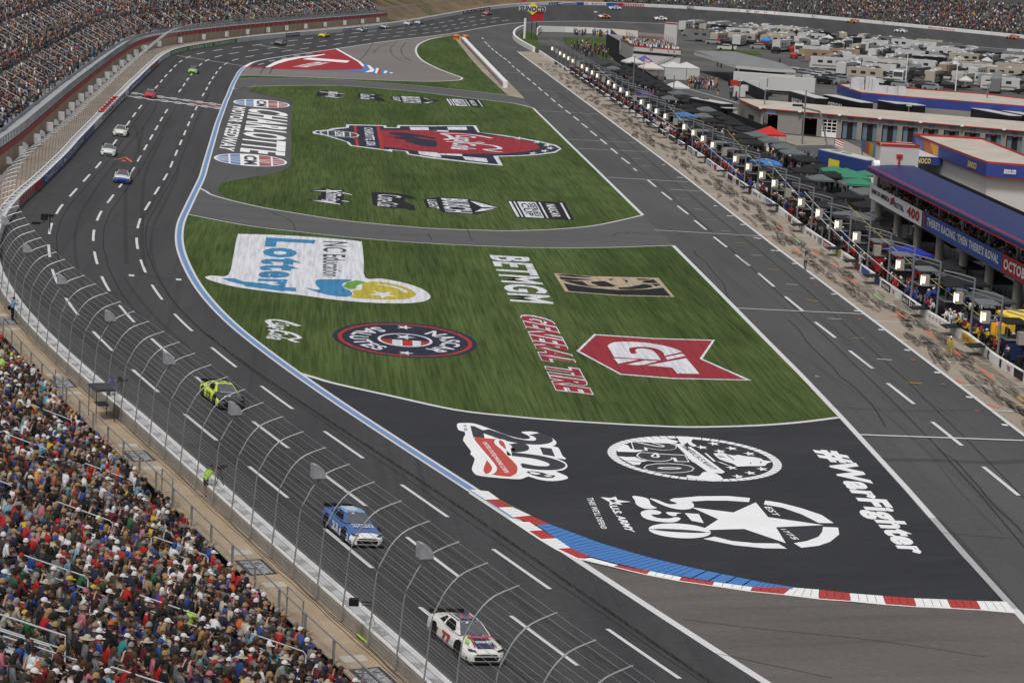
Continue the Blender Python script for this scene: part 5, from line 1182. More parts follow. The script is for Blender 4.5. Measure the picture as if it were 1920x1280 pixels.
# ---------------- race cars ----------------
def cp(name,c,r=.35): return mat(name,c,r,spec=.5,coat=.5)
M_tyre=mat('tyre_rubber',(.014,.014,.014),.8); M_rim=mat('wheel_rim',(.05,.05,.055),.4,metal=.6); M_glass=mat('tinted_glass',(.10,.105,.12),.15,spec=.6); M_open=mat('dark_cockpit',(.006,.006,.007),.8); M_car=mat('carbon_black',(.012,.012,.013),.5)
ST=[(-2.44,.80,.80,.84),(-2.3,.93,.84,.90),(-1.9,.985,.86,.93),(-1.3,1.0,.85,.93),(-.6,.97,.82,.90),(.2,.965,.80,.88),(.85,.98,.78,.87),(1.45,1.0,.745,.84),(1.95,.99,.66,.76),(2.22,.94,.60,.68),(2.40,.84,.52,.58),(2.5,.66,.46,.5)]
def carbody(parent,mats):
    """mats: side, hood, roof, nose"""
    mb=MB(); rows=[]
    for x,w_,b,c in ST:
        rows.append([(x,-w_*.95,.13),(x,-w_,.3),(x,-w_*.99,b*.72),(x,-w_*.93,b*.93),(x,-w_*.80,b),(x,-w_*.4,c),(x,0,c+.01),(x,w_*.4,c),(x,w_*.80,b),(x,w_*.93,b*.93),(x,w_*.99,b*.72),(x,w_,.3),(x,w_*.95,.13)])
    n=13
    for i in range(len(rows)-1):
        for k in range(n-1):
            x=(ST[i][0]+ST[i+1][0])/2; mi=0
            if 3<=k<=8 and x>.8: mi=1
            if x>2.2 : mi=3
            if 3<=k<=8 and x<-1.9: mi=1
            mb.add([rows[i][k],rows[i][k+1],rows[i+1][k+1],rows[i+1][k]],[(0,3,2,1)],mi)
    mb.add(rows[0],[tuple(range(n))],0); mb.add(rows[-1],[tuple(reversed(range(n)))],3)
    # greenhouse
    B=[(-1.95,.66,.90),(-1.0,.80,.86),(.0,.82,.84),(.98,.76,.86)]; T=[(-1.0,.52,1.24),(-.55,.56,1.28),(.0,.57,1.285),(.22,.55,1.26)]
    for i in range(3):
        for sg in (1,-1):
            a,b,c,d=[(p[0],p[1]*sg,p[2]) for p in (B[i],B[i+1],T[i+1],T[i])]; mb.add([a,b,c,d],[(0,1,2,3)],0)
        mb.add([(T[i][0],-T[i][1],T[i][2]),(T[i+1][0],-T[i+1][1],T[i+1][2]),(T[i+1][0],0,T[i+1][2]+.03),(T[i][0],0,T[i][2]+.03)],[(0,1,2,3)],2); mb.add([(T[i][0],T[i][1],T[i][2]),(T[i+1][0],T[i+1][1],T[i+1][2]),(T[i+1][0],0,T[i+1][2]+.03),(T[i][0],0,T[i][2]+.03)],[(0,1,2,3)],2)
    mb.add([(.98,-.76,.86),(.98,.76,.86),(.22,.55,1.26),(.22,0,1.29),(.22,-.55,1.26)],[(0,1,2,3,4)],0); mb.add([(-1.95,-.66,.9),(-1.95,.66,.9),(-1.0,.52,1.24),(-1.0,0,1.27),(-1.0,-.52,1.24)],[(0,1,2,3,4)],0)
    o=mb.build('body',mats,parent); 
    g=MB(); g.add([(.975,-.70,.875),(.99,0,.885),(.975,.70,.875),(.27,.50,1.265),(.27,0,1.30),(.27,-.50,1.265)],[(0,1,2,3,4,5)]); g.build('windshield',M_glass,parent)
    g=MB(); g.add([(-1.9,-.55,.925),(-1.9,.55,.925),(-1.05,.45,1.25),(-1.05,-.45,1.25)],[(0,1,2,3)]); g.build('rear_window',M_glass,parent)
    for sg in (1,-1):
        g=MB(); e=.012*sg
        g.add([(-.55,.80*sg+e,.90),(.30,.815*sg+e,.89),(.52,.76*sg+e,.95),(.15,.60*sg+e,1.22),(-.45,.60*sg+e,1.235),(-.6,.70*sg+e,1.05)],[(0,1,2,3,4,5)]); g.build('side_window',M_open,parent)
        g=MB(); g.add([(-1.35,.735*sg+e,.93),(-.78,.785*sg+e,.92),(-.72,.62*sg+e,1.2),(-.95,.585*sg+e,1.19)],[(0,1,2,3)]); g.build('quarter_window',M_open,parent)
    g=MB(); g.box((-2.4,0,.97),(.03,1.72,.2)); g.build('spoiler',M_car,parent)
    g=MB(); g.box((2.36,0,.09),(.55,1.80,.05)); g.add([(2.505,-.55,.16),(2.505,.55,.16),(2.51,.60,.34),(2.51,-.60,.34)],[(0,1,2,3)])
    for sg in (1,-1): g.add([(2.42,sg*.70,.17),(2.30,sg*.92,.17),(2.29,sg*.93,.33),(2.425,sg*.76,.33)],[(0,1,2,3)])
    g.build('front_splitter',M_car,parent)
    for sg in (1,-1):
        g=MB(); g.add([(2.455,sg*.48,.535),(2.34,sg*.84,.575),(2.24,sg*.90,.655),(2.36,sg*.55,.60)],[(0,1,2,3)]); g.v=[(v[0]+.02,v[1],v[2]+.02) for v in g.v]; g.build('headlight',M_car,parent)
    g=MB(); g.add([(2.515,-.5,.40),(2.515,.5,.40),(2.51,.5,.45),(2.51,-.5,.45)],[(0,1,2,3)]); g.build('grille',M_car,parent)
    g=MB(); g.box((0,0,.12),(3.2,1.86,.08)); g.build('side_skirt',M_car,parent)
    for sx in (-1.40,1.42):
        for sg in (1,-1):
            wv=MB(); wv.tube([(sx,sg*.78,.34),(sx,sg*1.0,.34)],.345,16); W=wv.build('wheel',M_tyre,parent)
            r_=MB(); r_.tube([(sx,sg*.99,.34),(sx,sg*1.013,.34)],.23,12); 
            rr_=r_.build('rim',M_rim,W)
            a=MB(); a.tube([(sx,sg*.90,.36),(sx,sg*.997,.36)],.42,14); a.build('wheel_arch',M_open,parent)
    return o
def on_track(o,s,d,yaw=0):
    p,n,t,wd,tb=frame(s); nn=Vector((-n.x*tb,-n.y*tb,1)).normalized(); f=(-t).normalized(); f=(Matrix.Rotation(yaw,3,'Z')@f); l=nn.cross(f).normalized(); f=l.cross(nn)
    M=Matrix((f,l,nn)).transposed().to_4x4(); M.translation=TP(s,d,.02); o.matrix_world=M
def decal(parent,txt,q,mt,name='lettering',bold=.03):
    """q: origin, u vector, v vector in car space"""
    vs,fs,_=textmesh(txt,bold); o_,u_,v_=map(Vector,q); mb=MB(); mb.add([o_+u_*u+v_*v for u,v in vs],fs); return mb.build(name,mt,parent)
CARS=[ # photo bbox centre x,y, (side,hood,roof,nose), number, label
 ((871,1192),'cream_white','cream_white','navy_paint','cream_white','77','white race car with red 77 and navy striped roof, nearest the camera'),
 ((659,984),'advent_blue','advent_blue','sky_paint','cream_white','23','blue and white race car behind the nearest one, white bumper'),
 ((416,739),'acid_yellow','graphite','acid_yellow','graphite','12','acid yellow race car with a dark grey bonnet'),
 ((229,331),'white_paint','white_paint','red_paint2','royal_paint','17','white race car with blue nose and red roof, just past the orange chevron'),
 ((203,281),'pale_green','white_paint','pale_green','white_paint','5','white race car with a dark grille and pale green roof nearest the blue wall sign'),
 ((226,245),'cream_white','cream_white','cream_white','cream_white','24','cream white race car just short of the chequered line'),
 ((281,176),'red_paint2','red_paint2','white_paint','red_paint2','9','red race car with a white roof beyond the chequered line'),
 ((362,131),'graphite','pale_blue','grey_paint2','acid_green','34','light blue race car with acid green bumper, beyond the red car'),
 ((525,80),'grey_paint2','grey_paint2','grey_paint2','black_paint','47','grey race car beside the black end of the red triangle'),
 ((607,65),'yellow_paint2','yellow_paint2','yellow_paint2','yellow_paint2','22','plain yellow race car near the far outer wall'),
 ((679,54),'white_paint','navy_paint','navy_paint','white_paint','8','dark blue and white race car right of the yellow one'),
 ((721,50),'white_paint','white_paint','navy_paint','navy_paint','48','white race car with dark roof, second right of the yellow one'),
 ((765,43),'white_paint','white_paint','white_paint','white_paint','2','left one of two white race cars running nose to tail'),
 ((785,41),'grey_paint2','pale_blue','grey_paint2','white_paint','19','greyish race car at the tail of the nose-to-tail pair'),
 ((913,24),'pink_paint','pink_paint','pink_paint','pink_paint','20','pink race car alone below the small blue wall sign'),
 ((1132,30),'orange_paint','cream_white','pink_paint','orange_paint','6','orange and cream race car in the far turn below the blue one'),
 ((1153,14),'white_paint','sky_paint','sky_paint','white_paint','45','sky blue race car highest in the far turn'),
 ((1238,34),'cream_white','white_paint','cream_white','orange_paint','10','white race car with dark trim left of the far tower'),
 ((1406,46),'white_paint','pale_blue','white_paint','pale_blue','54','pale blue and white race car above the motorhomes'),
 ((1599,39),'orange_paint','acid_green','orange_paint','royal_paint','99','multicoloured orange and green race car by the far wall'),
 ((1689,57),'white_paint','white_paint','grey_paint2','white_paint','43','silver white race car below the AMERICA\'S lettering'),
 ((1898,69),'orange_paint','pink_paint','orange_paint','cream_white','1','orange race car at the right edge of the far straight')]
PC={'cream_white':(.72,.71,.68),'navy_paint':(.03,.04,.10),'advent_blue':(.05,.13,.36),'sky_paint':(.22,.42,.68),'acid_yellow':(.62,.75,.06),'graphite':(.035,.037,.04),'white_paint':(.68,.69,.7),'red_paint2':(.45,.05,.06),'royal_paint':(.03,.06,.3),'pale_green':(.42,.52,.48),'acid_green':(.35,.62,.08),'pale_blue':(.32,.42,.62),'grey_paint2':(.28,.28,.28),'black_paint':(.02,.02,.02),'yellow_paint2':(.68,.52,.06),'pink_paint':(.5,.17,.2),'orange_paint':(.5,.2,.12)}
for i,((x,y),a,b,c,d,num,lab) in enumerate(CARS):
    h=hit(x,y+1,.5); s=min(_SP,key=lambda q:(q[1][0]-h).xy.length)[0]
    for _ in range(4):
        o_,n_,t_2,_,_=frame(s); s+=(h-o_).xy.dot(t_2.xy)
    o_,n_,t_2,_,_=frame(s); dd=(h-o_).xy.dot(n_.xy)
    root=thing('race_car',lab,'race car',(0,0,0),0,'race cars running on the track'); on_track(root,s,dd,{3:.05,4:.04}.get(i,0))
    carbody(root,[cp(k,PC[k]) for k in (a,b,c,d)])
    nm=cp('navy_paint',PC['navy_paint']); wm=cp('white_paint',PC['white_paint']); rm=cp('red_paint2',PC['red_paint2'])
    ncol={'77':rm,'23':wm,'12':nm}.get(num,nm)
    for sg in (1,-1):
        decal(root,num,((-.35*-sg*1.0 if sg<0 else .45,.992*sg,.27),(-.8*sg,0,0),(0,-.045*sg,.42)),ncol,'door_number',.05) if False else decal(root,num,(((.55 if sg>0 else -.4),.992*sg,.24),((-.95 if sg>0 else .95),0,0),(0,0,.46)),ncol,'door_number',.07)
    decal(root,num,((-.55,.42,1.315),(0,-.84,0),(.55,0,.01)),rm if num=='77' else ncol if num!='12' else nm,'roof_number',.05)
    if i==0:
        for sg in (1,-1):
            mb=MB(); mb.add([(1.0,.99*sg,.16),(-1.0,.99*sg,.16),(-1.9,.995*sg,.30),(-1.0,.995*sg,.24),(1.0,.99*sg,.22)],[(0,1,2,3,4)]); mb.build('side_stripe',nm,root); mb=MB(); mb.add([(-1.0,.998*sg,.45),(-1.75,.998*sg,.62),(-1.6,.995*sg,.72),(-.85,.985*sg,.62)],[(0,1,2,3)]); mb.build('side_badge',rm,root)
            mb=MB(); mb.add([(2.25,.48*sg,.745),(2.25,.56*sg,.745),(1.1,.40*sg,.93),(1.1,.33*sg,.93)],[(0,1,2,3)]); mb.build('hood_line',rm,root)
        mb=MB(); mb.add([(1.0,-.25,.92),(1.0,.25,.92),(1.95,.45,.83),(2.32,.42,.69),(2.32,-.42,.69),(1.95,-.45,.83)],[(0,1,2,3,4,5)]); mb.build('hood_stripe',nm,root)
        mb=MB(); mb.add([(1.42+.13*math.cos(k*math.pi/8),-.02+.62*math.sin(k*math.pi/8),.915-.02*math.cos(k*math.pi/8)) for k in range(16)],[tuple(range(16))]); mb.build('hood_badge',rm,root)
        decal(root,'freente',((2.05,.40,.835),(0,-.80,0),(-.28,0,.05)),wm,'hood_lettering',.03)
        mb=MB(); mb.add([(1.45,-.70,.87),(1.75,-.80,.83),(2.0,-.72,.78),(1.6,-.55,.875)],[(0,1,2,3)]); mb.build('green_badge',cp('acid_green',PC['acid_green']),root)
        mb=MB()
        for yy in (-.45,.45): mb.add([(-.9,yy-.04,1.30),(-.9,yy+.04,1.30),(.2,yy+.04,1.30),(.2,yy-.04,1.30)],[(0,1,2,3)])
        mb.build('roof_stripe',wm,root)
        mb=MB(); mb.add([(.26,-.1,1.275),(.26,-.48,1.25),(.36,-.50,1.20),(.36,-.1,1.23)],[(0,1,2,3)]); mb.build('windshield_banner',wm,root)
        decal(root,'advent',((-.85,1.005,.45),(-.8,0,0),(0,0,.25)),nm,'side_lettering',.03) if False else None
    if i==1:
        for sg in (1,-1):
            mb=MB(); mb.add([(2.1,.985*sg,.2),(.9,.992*sg,.2),(.7,.99*sg,.5),(1.3,.99*sg,.66),(2.1,.97*sg,.55)],[(0,1,2,3,4)]); mb.build('side_stripe',wm,root); mb=MB(); mb.add([(-.9,.997*sg,.18),(-1.9,.995*sg,.36),(-1.9,.995*sg,.46),(-.9,.997*sg,.34)],[(0,1,2,3)]); mb.build('side_badge',rm,root)
        mb=MB(); mb.add([(-.9,-.5,1.31),(.1,-.4,1.32),(.1,.1,1.325),(-.9,.3,1.32)],[(0,1,2,3)]); mb.build('roof_badge',cp('ice_paint',(.45,.58,.68)),root)
        decal(root,'Advent',((1.40,.62,.89),(0,-1.2,0),(-.24,0,.02)),wm,'hood_lettering',.03); decal(root,'Health',((1.74,.55,.86),(0,-1.15,0),(-.25,0,.03)),wm,'hood_lettering',.03)
        mb=MB(); mb.add([(.26,-.1,1.275),(.26,-.48,1.25),(.36,-.50,1.20),(.36,-.1,1.23)],[(0,1,2,3)]); mb.build('windshield_banner',wm,root)
    if i==2:
        decal(root,'KNIPEX',((1.25,.60,.895),(0,-1.15,0),(-.2,0,.02)),wm,'hood_lettering',.03) if False else decal(root,'CUPRACK',((1.28,.60,.895),(0,-1.15,0),(-.2,0,.02)),wm,'hood_lettering',.03)
        mb=MB(); mb.add([(2.0,-.05,.785),(2.0,-.45,.77),(1.9,-.45,.80),(1.9,-.05,.815)],[(0,1,2,3)]); mb.build('hood_badge',wm,root)
# ---------------- people on the walkway and the pit road ----------------
def walkp(x,y,dz=.5): # photo pixel of the feet on the walkway
    z=1.95
    for _ in range(5):
        p=G(x,y,z); s=min(_SP,key=lambda q:(q[1][0]-p).xy.length)[0]; o_,n_,t_,wd,tb=frame(s); z=wd*tb+dz
    return G(x,y,z)
def prop(name,parts,label,cat,loc,rz=0,group=None):
    t=thing(name,label,cat,loc,rz,group)
    for nm,mb,m in parts: mb.build(nm,m,t)
    return t
M_cam=mat('camera_black',(.01,.01,.011),.5)
def camera_tripod(loc,rz,label,h=1.45,big=False):
    z=Vector((0,0,1)); c=MB().box((0,0,h+.12),(.42,.16,.22)).box((.32,0,h+.12),(.25,.12,.12)); 
    if big: c.box((-.1,.0,h+.3),(.2,.12,.12)); c.tube([(-.1,0,h),(-.6,.15,h-.1)],.015,4)
    tr=[]; 
    for k in range(3):
        a=2.09*k+.4; tr.append(('leg',MB().tube([(0,0,h),(.45*math.cos(a),.45*math.sin(a),0)],.02,5),M_cam))
    return prop('camera',[('camera_body',c,M_cam)]+tr,label,'camera',loc,rz)
TD=lambda p:math.atan2(-frame(min(_SP,key=lambda q:(q[1][0]-p).xy.length)[0])[1].y,-frame(min(_SP,key=lambda q:(q[1][0]-p).xy.length)[0])[1].x)
p=walkp(385,930); person('shoot',p,TD(p)+.6,'lime','charcoal','cap',CM['black'],SKN[1],'photographer in a lime vest and dark shorts bending at his camera by the fence')
v=MB(); v.box((.16,0,1.22),(.1,.40,.42),0,0,.8); M2=Matrix.Translation(p)@Matrix.Rotation(TD(p)+.6,4,'Z'); o=bpy.data.objects[-1] if False else None
per=[o for o in COL.objects if o.get('label','').startswith('photographer in a lime')][0]
vb=MB(); 
for k in range(9):
    pass
vb.add([(.06,.20,1.13),(.06,-.20,1.13),(.24,-.22,1.42),(.24,.22,1.42),(.15,.17,1.05),(.15,-.17,1.05)],[(0,1,2,3),(0,4,5,1)]); vb.build('vest',CM['lime'],per)
_q=p+Vector((.75,.35,0)); camera_tripod(_q,TD(p)+.5,'black camera on a tripod in front of the photographer in lime')
p=walkp(23,601); person('point',p,TD(p)+.5,'sky blue','black','cap',CM['black'],SKN[1],'standing photographer in a light blue shirt and dark trousers, far end of the walkway')
bg_=MB().box((-.05,.24,.95),(.3,.14,.3)); bg_.build('hip_bag',CM['black'],[o for o in COL.objects if o.get('label','').startswith('standing photographer')][0])
p=walkp(203,757); person('point',p,TD(p)+.2,'royal blue','navy','cap',CM['royal blue'],SKN[0],'camera operator in a blue patterned top behind the television camera')
camera_tripod(p+Vector((.75,.2,0)),TD(p)+.1,'large black television camera on a tripod beside the fence',1.4,True)
# canopy table on the walkway
p=walkp(190,785); rz=TD(p)+math.pi/2
t=thing('canopy_table','dark flat-topped canopy stand on thin legs beside the front rail','canopy',p,rz)
MB().box((0,0,1.95),(2.1,1.25,.08)).box((0,0,2.02),(1.9,1.0,.08)).build('top',mat('dark_canvas',(.05,.052,.06),.7,.1,3),t)
for a in (-1,1):
    for b in (-1,1): MB().tube([(a*.98,b*.56,0),(a*.98,b*.56,1.95)],.025,5).build('leg',M_dark,t)
MB().box((0,0,.95),(1.2,.7,.05)).build('shelf',M_dark,t)
# cable box with yellow hose, and arm camera on the fence
p=walkp(697,1196); t=thing('cable_box','grey cable box with a yellow-green hose looped round it at the fence foot','cable box',p,TD(p))
MB().box((0,0,.32),(.5,.75,.62),0,0,.95).build('box',M_foam,t); MB().tube([(.1,-.1,.62),(.0,0,1.0),(-.12,.12,.62)],.025,5).build('strap',mat('tan_strap',(.3,.2,.1),.8),t)
MB().tube([(-.3+.33*math.cos(a),.55*math.sin(a),.1+.1*math.cos(a*2)) for a in [k*.42 for k in range(15)]],.045,6).build('hose',CM['lime'],t)
MB().tube([(-.1,.55+.3*math.cos(a),.05+.0*a) for a in [k*.6 for k in range(11)]],.012,4).build('cable',M_dark,t)
s_=sd(735,1130)[0]; q=min(vis,key=lambda v:(pr(fp(v,(-.2,2.4)))[0]-712)**2+(pr(fp(v,(-.2,2.4)))[1]-1150)**2)
b=fp(q,(-.2,2.0)); o_,n_,t_,_,_=frame(q)
prop('fence_camera',[('arm',MB().tube([(0,0,0),(-.5,.1,0)],.03,5).tube([(0,0,-.15),(-.5,.1,-.15)],.02,5),M_cam),('camera_body',MB().box((-.85,.15,-.05),(.42,.3,.3)),M_cam)],'black robotic camera on an arm fixed to a fence post','camera',b,0)
q=min(vis,key=lambda v:(pr(fp(v,PROF[-1]))[0]-75)**2+(pr(fp(v,PROF[-1]))[1]-405)**2); b=fp(q,(-2.65,5.65))
prop('fence_camera',[('arm',MB().tube([(0,0,0),(.6,.3,.0),(1.1,.5,.2)],.04,5),M_cam),('camera_body',MB().box((1.1,.3,.6),(.5,.45,.5)).box((1.6,.5,.7),(.4,.2,.2)).box((.5,.1,.1),(.6,.35,.2)),M_cam),('stem',MB().tube([(1.5,.5,.7),(1.5,.5,-.6)],.04,5),M_cam)],'black remote camera hanging from the fence top over the far dashes','camera',b,0)
# standing people in the stand
def stp(x,y,k):  # feet pixel at tread k
    best=min(((pr(SP(s,k,.2,0))[0]-x)**2+(pr(SP(s,k,.2,0))[1]-y)**2,s) for s in srange(-10,110,.4)); return SP(best[1],k,.2,0)
for (x,y,k,key,top,leg,hk,hc,dr,lab) in ((68,1276,17,'walk','navy','tan','hair',HRM['dark brown'],2.6,'man walking up the stairs in a navy shirt and khaki shorts'),(193,915,6,'stand','olive','olive','hair',HRM['black'],0,'man standing among the seats in an olive shirt and shorts'),(77,716,0,'stand','white','black','cap',CM['black'],.3,'standing man in a white jacket with a black backpack strap at the front rail'),(93,720,0,'stand','black','charcoal','hair',HRM['black'],.8,'person in black standing next to the man in the white jacket')):
    p=stp(x,y,k); person(key,p,TD(p)+dr,top,leg,hk,hc,SKN[1],lab)
# officials on the pit road
p=G(1780,669); person('pit',p,-1.7,'yellow','yellow','cap',CM['white'],SKN[0],'pit crew member in a yellow fire suit and white helmet walking on the concrete')
p=G(1509,506); person('stride',p,-1.9,'cream','navy','cap',CM['charcoal'],SKN[0],'official in a pale top and blue trousers standing on the pit road line') ; 
# ---------------- pit wall and pit boxes ----------------
PRZ=math.atan2(pn.y,pn.x)
rp=random.Random(21)
tag(MB().poly([Vector((v.x,v.y,-.02)) for v in wl[1:]]+[Vector((v.x+17,v.y+2,-.02)) for v in wl[1:][::-1]]).build('pit_apron',surf('dark_apron',[(1,(4,4,4),0,.3,.7,(.03,.03,.032),(.07,.068,.066),5)])),kind='structure')
def PF(i,x,y,h=0):
    p,wd=stalls[i]; return Vector((p.x,p.y,0))+pn*(wd+x)+pdir*y+Vector((0,0,h))
pw=thing('pit_wall','low white pit wall with sponsor panels along the concrete stalls','wall',PF(0,0,0))
mb=MB(); pts=[v for v in wl[2:]]
for a,b in zip(pts,pts[1:]):
    d=(b-a).normalized(); n=Vector((d.y,-d.x,0)); 
    if n.dot(pn)<0:n=-n
    mb.add([a,b,b+n*.3,a+n*.3]+[v+Vector((0,0,.78)) for v in (a,b,b+n*.3,a+n*.3)],[(0,1,5,4),(1,2,6,5),(2,3,7,6),(3,0,4,7),(4,5,6,7)])
par(mb.build('wall_body',M_wt),pw)
PCOL=[MWh,MWh,MWh,MBk,MNv,mat('grey_panel',(.3,.3,.32),.5),MBl,mat('maroon_panel',(.25,.04,.06),.5),mat('yellow_panel',(.62,.5,.06),.5)]
def wpanel(i,y0,y1,m1,txt=None,tm=None):
    a,b=PF(i,0,y0),PF(i,0,y1)
    wa,wb=wall_at(a-pn*20,pn),wall_at(b-pn*20,pn)
    if wa is None or wb is None: return
    a=a+pn*(wa-20-.02); b=b+pn*(wb-20-.02); z=Vector((0,0,1)); mb=MB()
    mb.add([a+z*.06,b+z*.06,b+z*.76,a+z*.76],[(0,1,2,3)])
    mats=[m1]
    if txt:
        vs,fs,_=textmesh(txt,.03); mats.append(tm); u0=b+(a-b)*.12-pn*.02
        mb.add([u0+(a-b)*.76*u+z*(.2+.4*v) for u,v in vs],fs,1)
    par(mb.build('wall_panel',mats),pw)
names=[("SHELL",8,MRd),("RACING",3,MWh),("PIRELLI",0,MRd),("21 6610",3,MWh),("",4,None),("MOTORS",5,MWh)]
for i in range(len(stalls)):
    near=i<26
    wpanel(i,-4.4,-3.2,MWh,"TIRE" if near else None,MRd) if near else None
    if near:
        if i in (6,7,8):
            if i==7: wpanel(i,-2.8,1.6,PCOL[8],'SHELL',MRd)
            elif i==8: wpanel(i,-2.8,1.8,MWh,'* * * *',MRd)
            else: wpanel(i,-2.0,2.0,MBk,'MOTORS',MWh)
            continue
        if i==9: wpanel(i,-3.0,-1.2,MBk,'21',MWh); wpanel(i,-.8,2.0,MBk,'6610',MWh); continue
        c=rp.choice(PCOL[:8]); t=rp.choice(("RACING","MOTORS","GARAGE","SERVICE",None)); wpanel(i,-2.6,1.2,c,t,MWh if c not in PCOL[:3] else MBk)
        wpanel(i,2.0,4.2,rp.choice(PCOL),None,None)
    else: wpanel(i,-4.5,2.5+rp.uniform(-3,2),rp.choice([MBk,MBk,MNv,PCOL[5],MWh]),None,None)
M_pole=mat('grey_pole',(.16,.17,.18),.5,.15,2); M_lamp=mat('lit_lamp_face',(1,.92,.74),.4,emit=.7); M_lampb=mat('pale_lamp_box',(.3,.28,.25),.5,.1,3)
def canopy(i,x,y,sx,sy,col,label,h=2.75,cat='canopy'):
    t=thing('canopy',label,cat,PF(i,x,y),PRZ+rp.uniform(-.08,.08),'canopies over the pit boxes')
    m=MB(); a,b=sx/2,sy/2
    v=[(-a,-b,h),(a,-b,h),(a,b,h),(-a,b,h),(-a,-b,h-.22),(a,-b,h-.22),(a,b,h-.22),(-a,b,h-.22),(-.2*a,0,h+.55),(.2*a,0,h+.55)]
    m.add(v,[(0,1,9,8),(1,2,9),(2,3,8,9),(3,0,8),(0,1,5,4),(1,2,6,5),(2,3,7,6),(3,0,4,7)]); m.build('roof',col,t)
    for p_ in ((-a,-b),(a,-b),(a,b),(-a,b)): MB().tube([(p_[0]*.97,p_[1]*.97,0),(p_[0]*.97,p_[1]*.97,h-.1)],.03,4).build('leg',M_dark,t)
    return t
def wagon(i,x,y,col,label):
    t=thing('pit_cart',label,'pit cart',PF(i,x,y),PRZ,'pit carts behind the wall')
    MB().box((0,0,.95),(1.5,2.5,1.6)).build('cabinet',col,t)
    m=MB().box((0,0,1.85),(1.7,2.7,.08))
    for a in (-.8,.8):
        for b in (-1.3,1.3): m.tube([(a,b,1.85),(a,b,3.2)],.03,4)
    m.build('deck',M_pole,t); MB().box((0,0,3.25),(2.0,3.0,.1)).build('roof',M_blk if rp.random()<.7 else M_pole,t)
    MB().box((-.3,.2,2.3),(.1,1.2,.6)).build('screen',M_cam,t); 
    for a in (-.5,.5): MB().tube([(a-.05,-1.3,.2),(a+.05,-1.3,.2)],.2,8).build('wheel',M_tyre,t)
    return t
def tyres(i,x,y,label):
    t=thing('tyre_stack',label,'tyre stack',PF(i,x,y),0,'tyre stacks behind the pit wall')
    for k in range(4):
        MB().tube([(0,0,.03+.3*k),(0,0,.3+.3*k)],.34,10).build('tyre',M_tyre,t); 
    MB().tube([(.75,.1,.03),(.75,.1,.6)],.34,10).build('tyre',M_tyre,t)
    return t
def nth(i): return ordw(max(0,i-4))
SPECC={7:('yellow',mat('yellow_canvas',(.75,.55,.07),.7,.08,1)),11:('deep blue',mat('deep_blue_canvas',(.02,.035,.32),.6,.1,1)),8:('grey',mat('grey_canvas',(.06,.063,.068),.7,.1,1)),20:('bright blue',mat('bright_blue_canvas',(.04,.2,.55),.6,.1,1)),28:('bright blue',mat('bright_blue_canvas',(.04,.2,.55),.6,.1,1)),14:('dull grey',mat('dull_grey_canvas',(.12,.13,.135),.7,.1,1)),99:('red',mat('red_canvas',(.5,.03,.03),.7,.1,1)),33:('purple',mat('purple_canvas',(.08,.06,.22),.7,.1,1))}
WC=[mat('black_cabinet',(.014,.014,.016),.4),mat('charcoal_cabinet',(.04,.042,.045),.4),mat('navy_cabinet',(.02,.03,.09),.4),mat('red_cabinet',(.3,.02,.02),.4),mat('blue_cabinet',(.03,.08,.35),.4),mat('white_cabinet',(.5,.5,.5),.4)]
WN=['black','charcoal','navy','red','blue','white']
N=len(stalls)
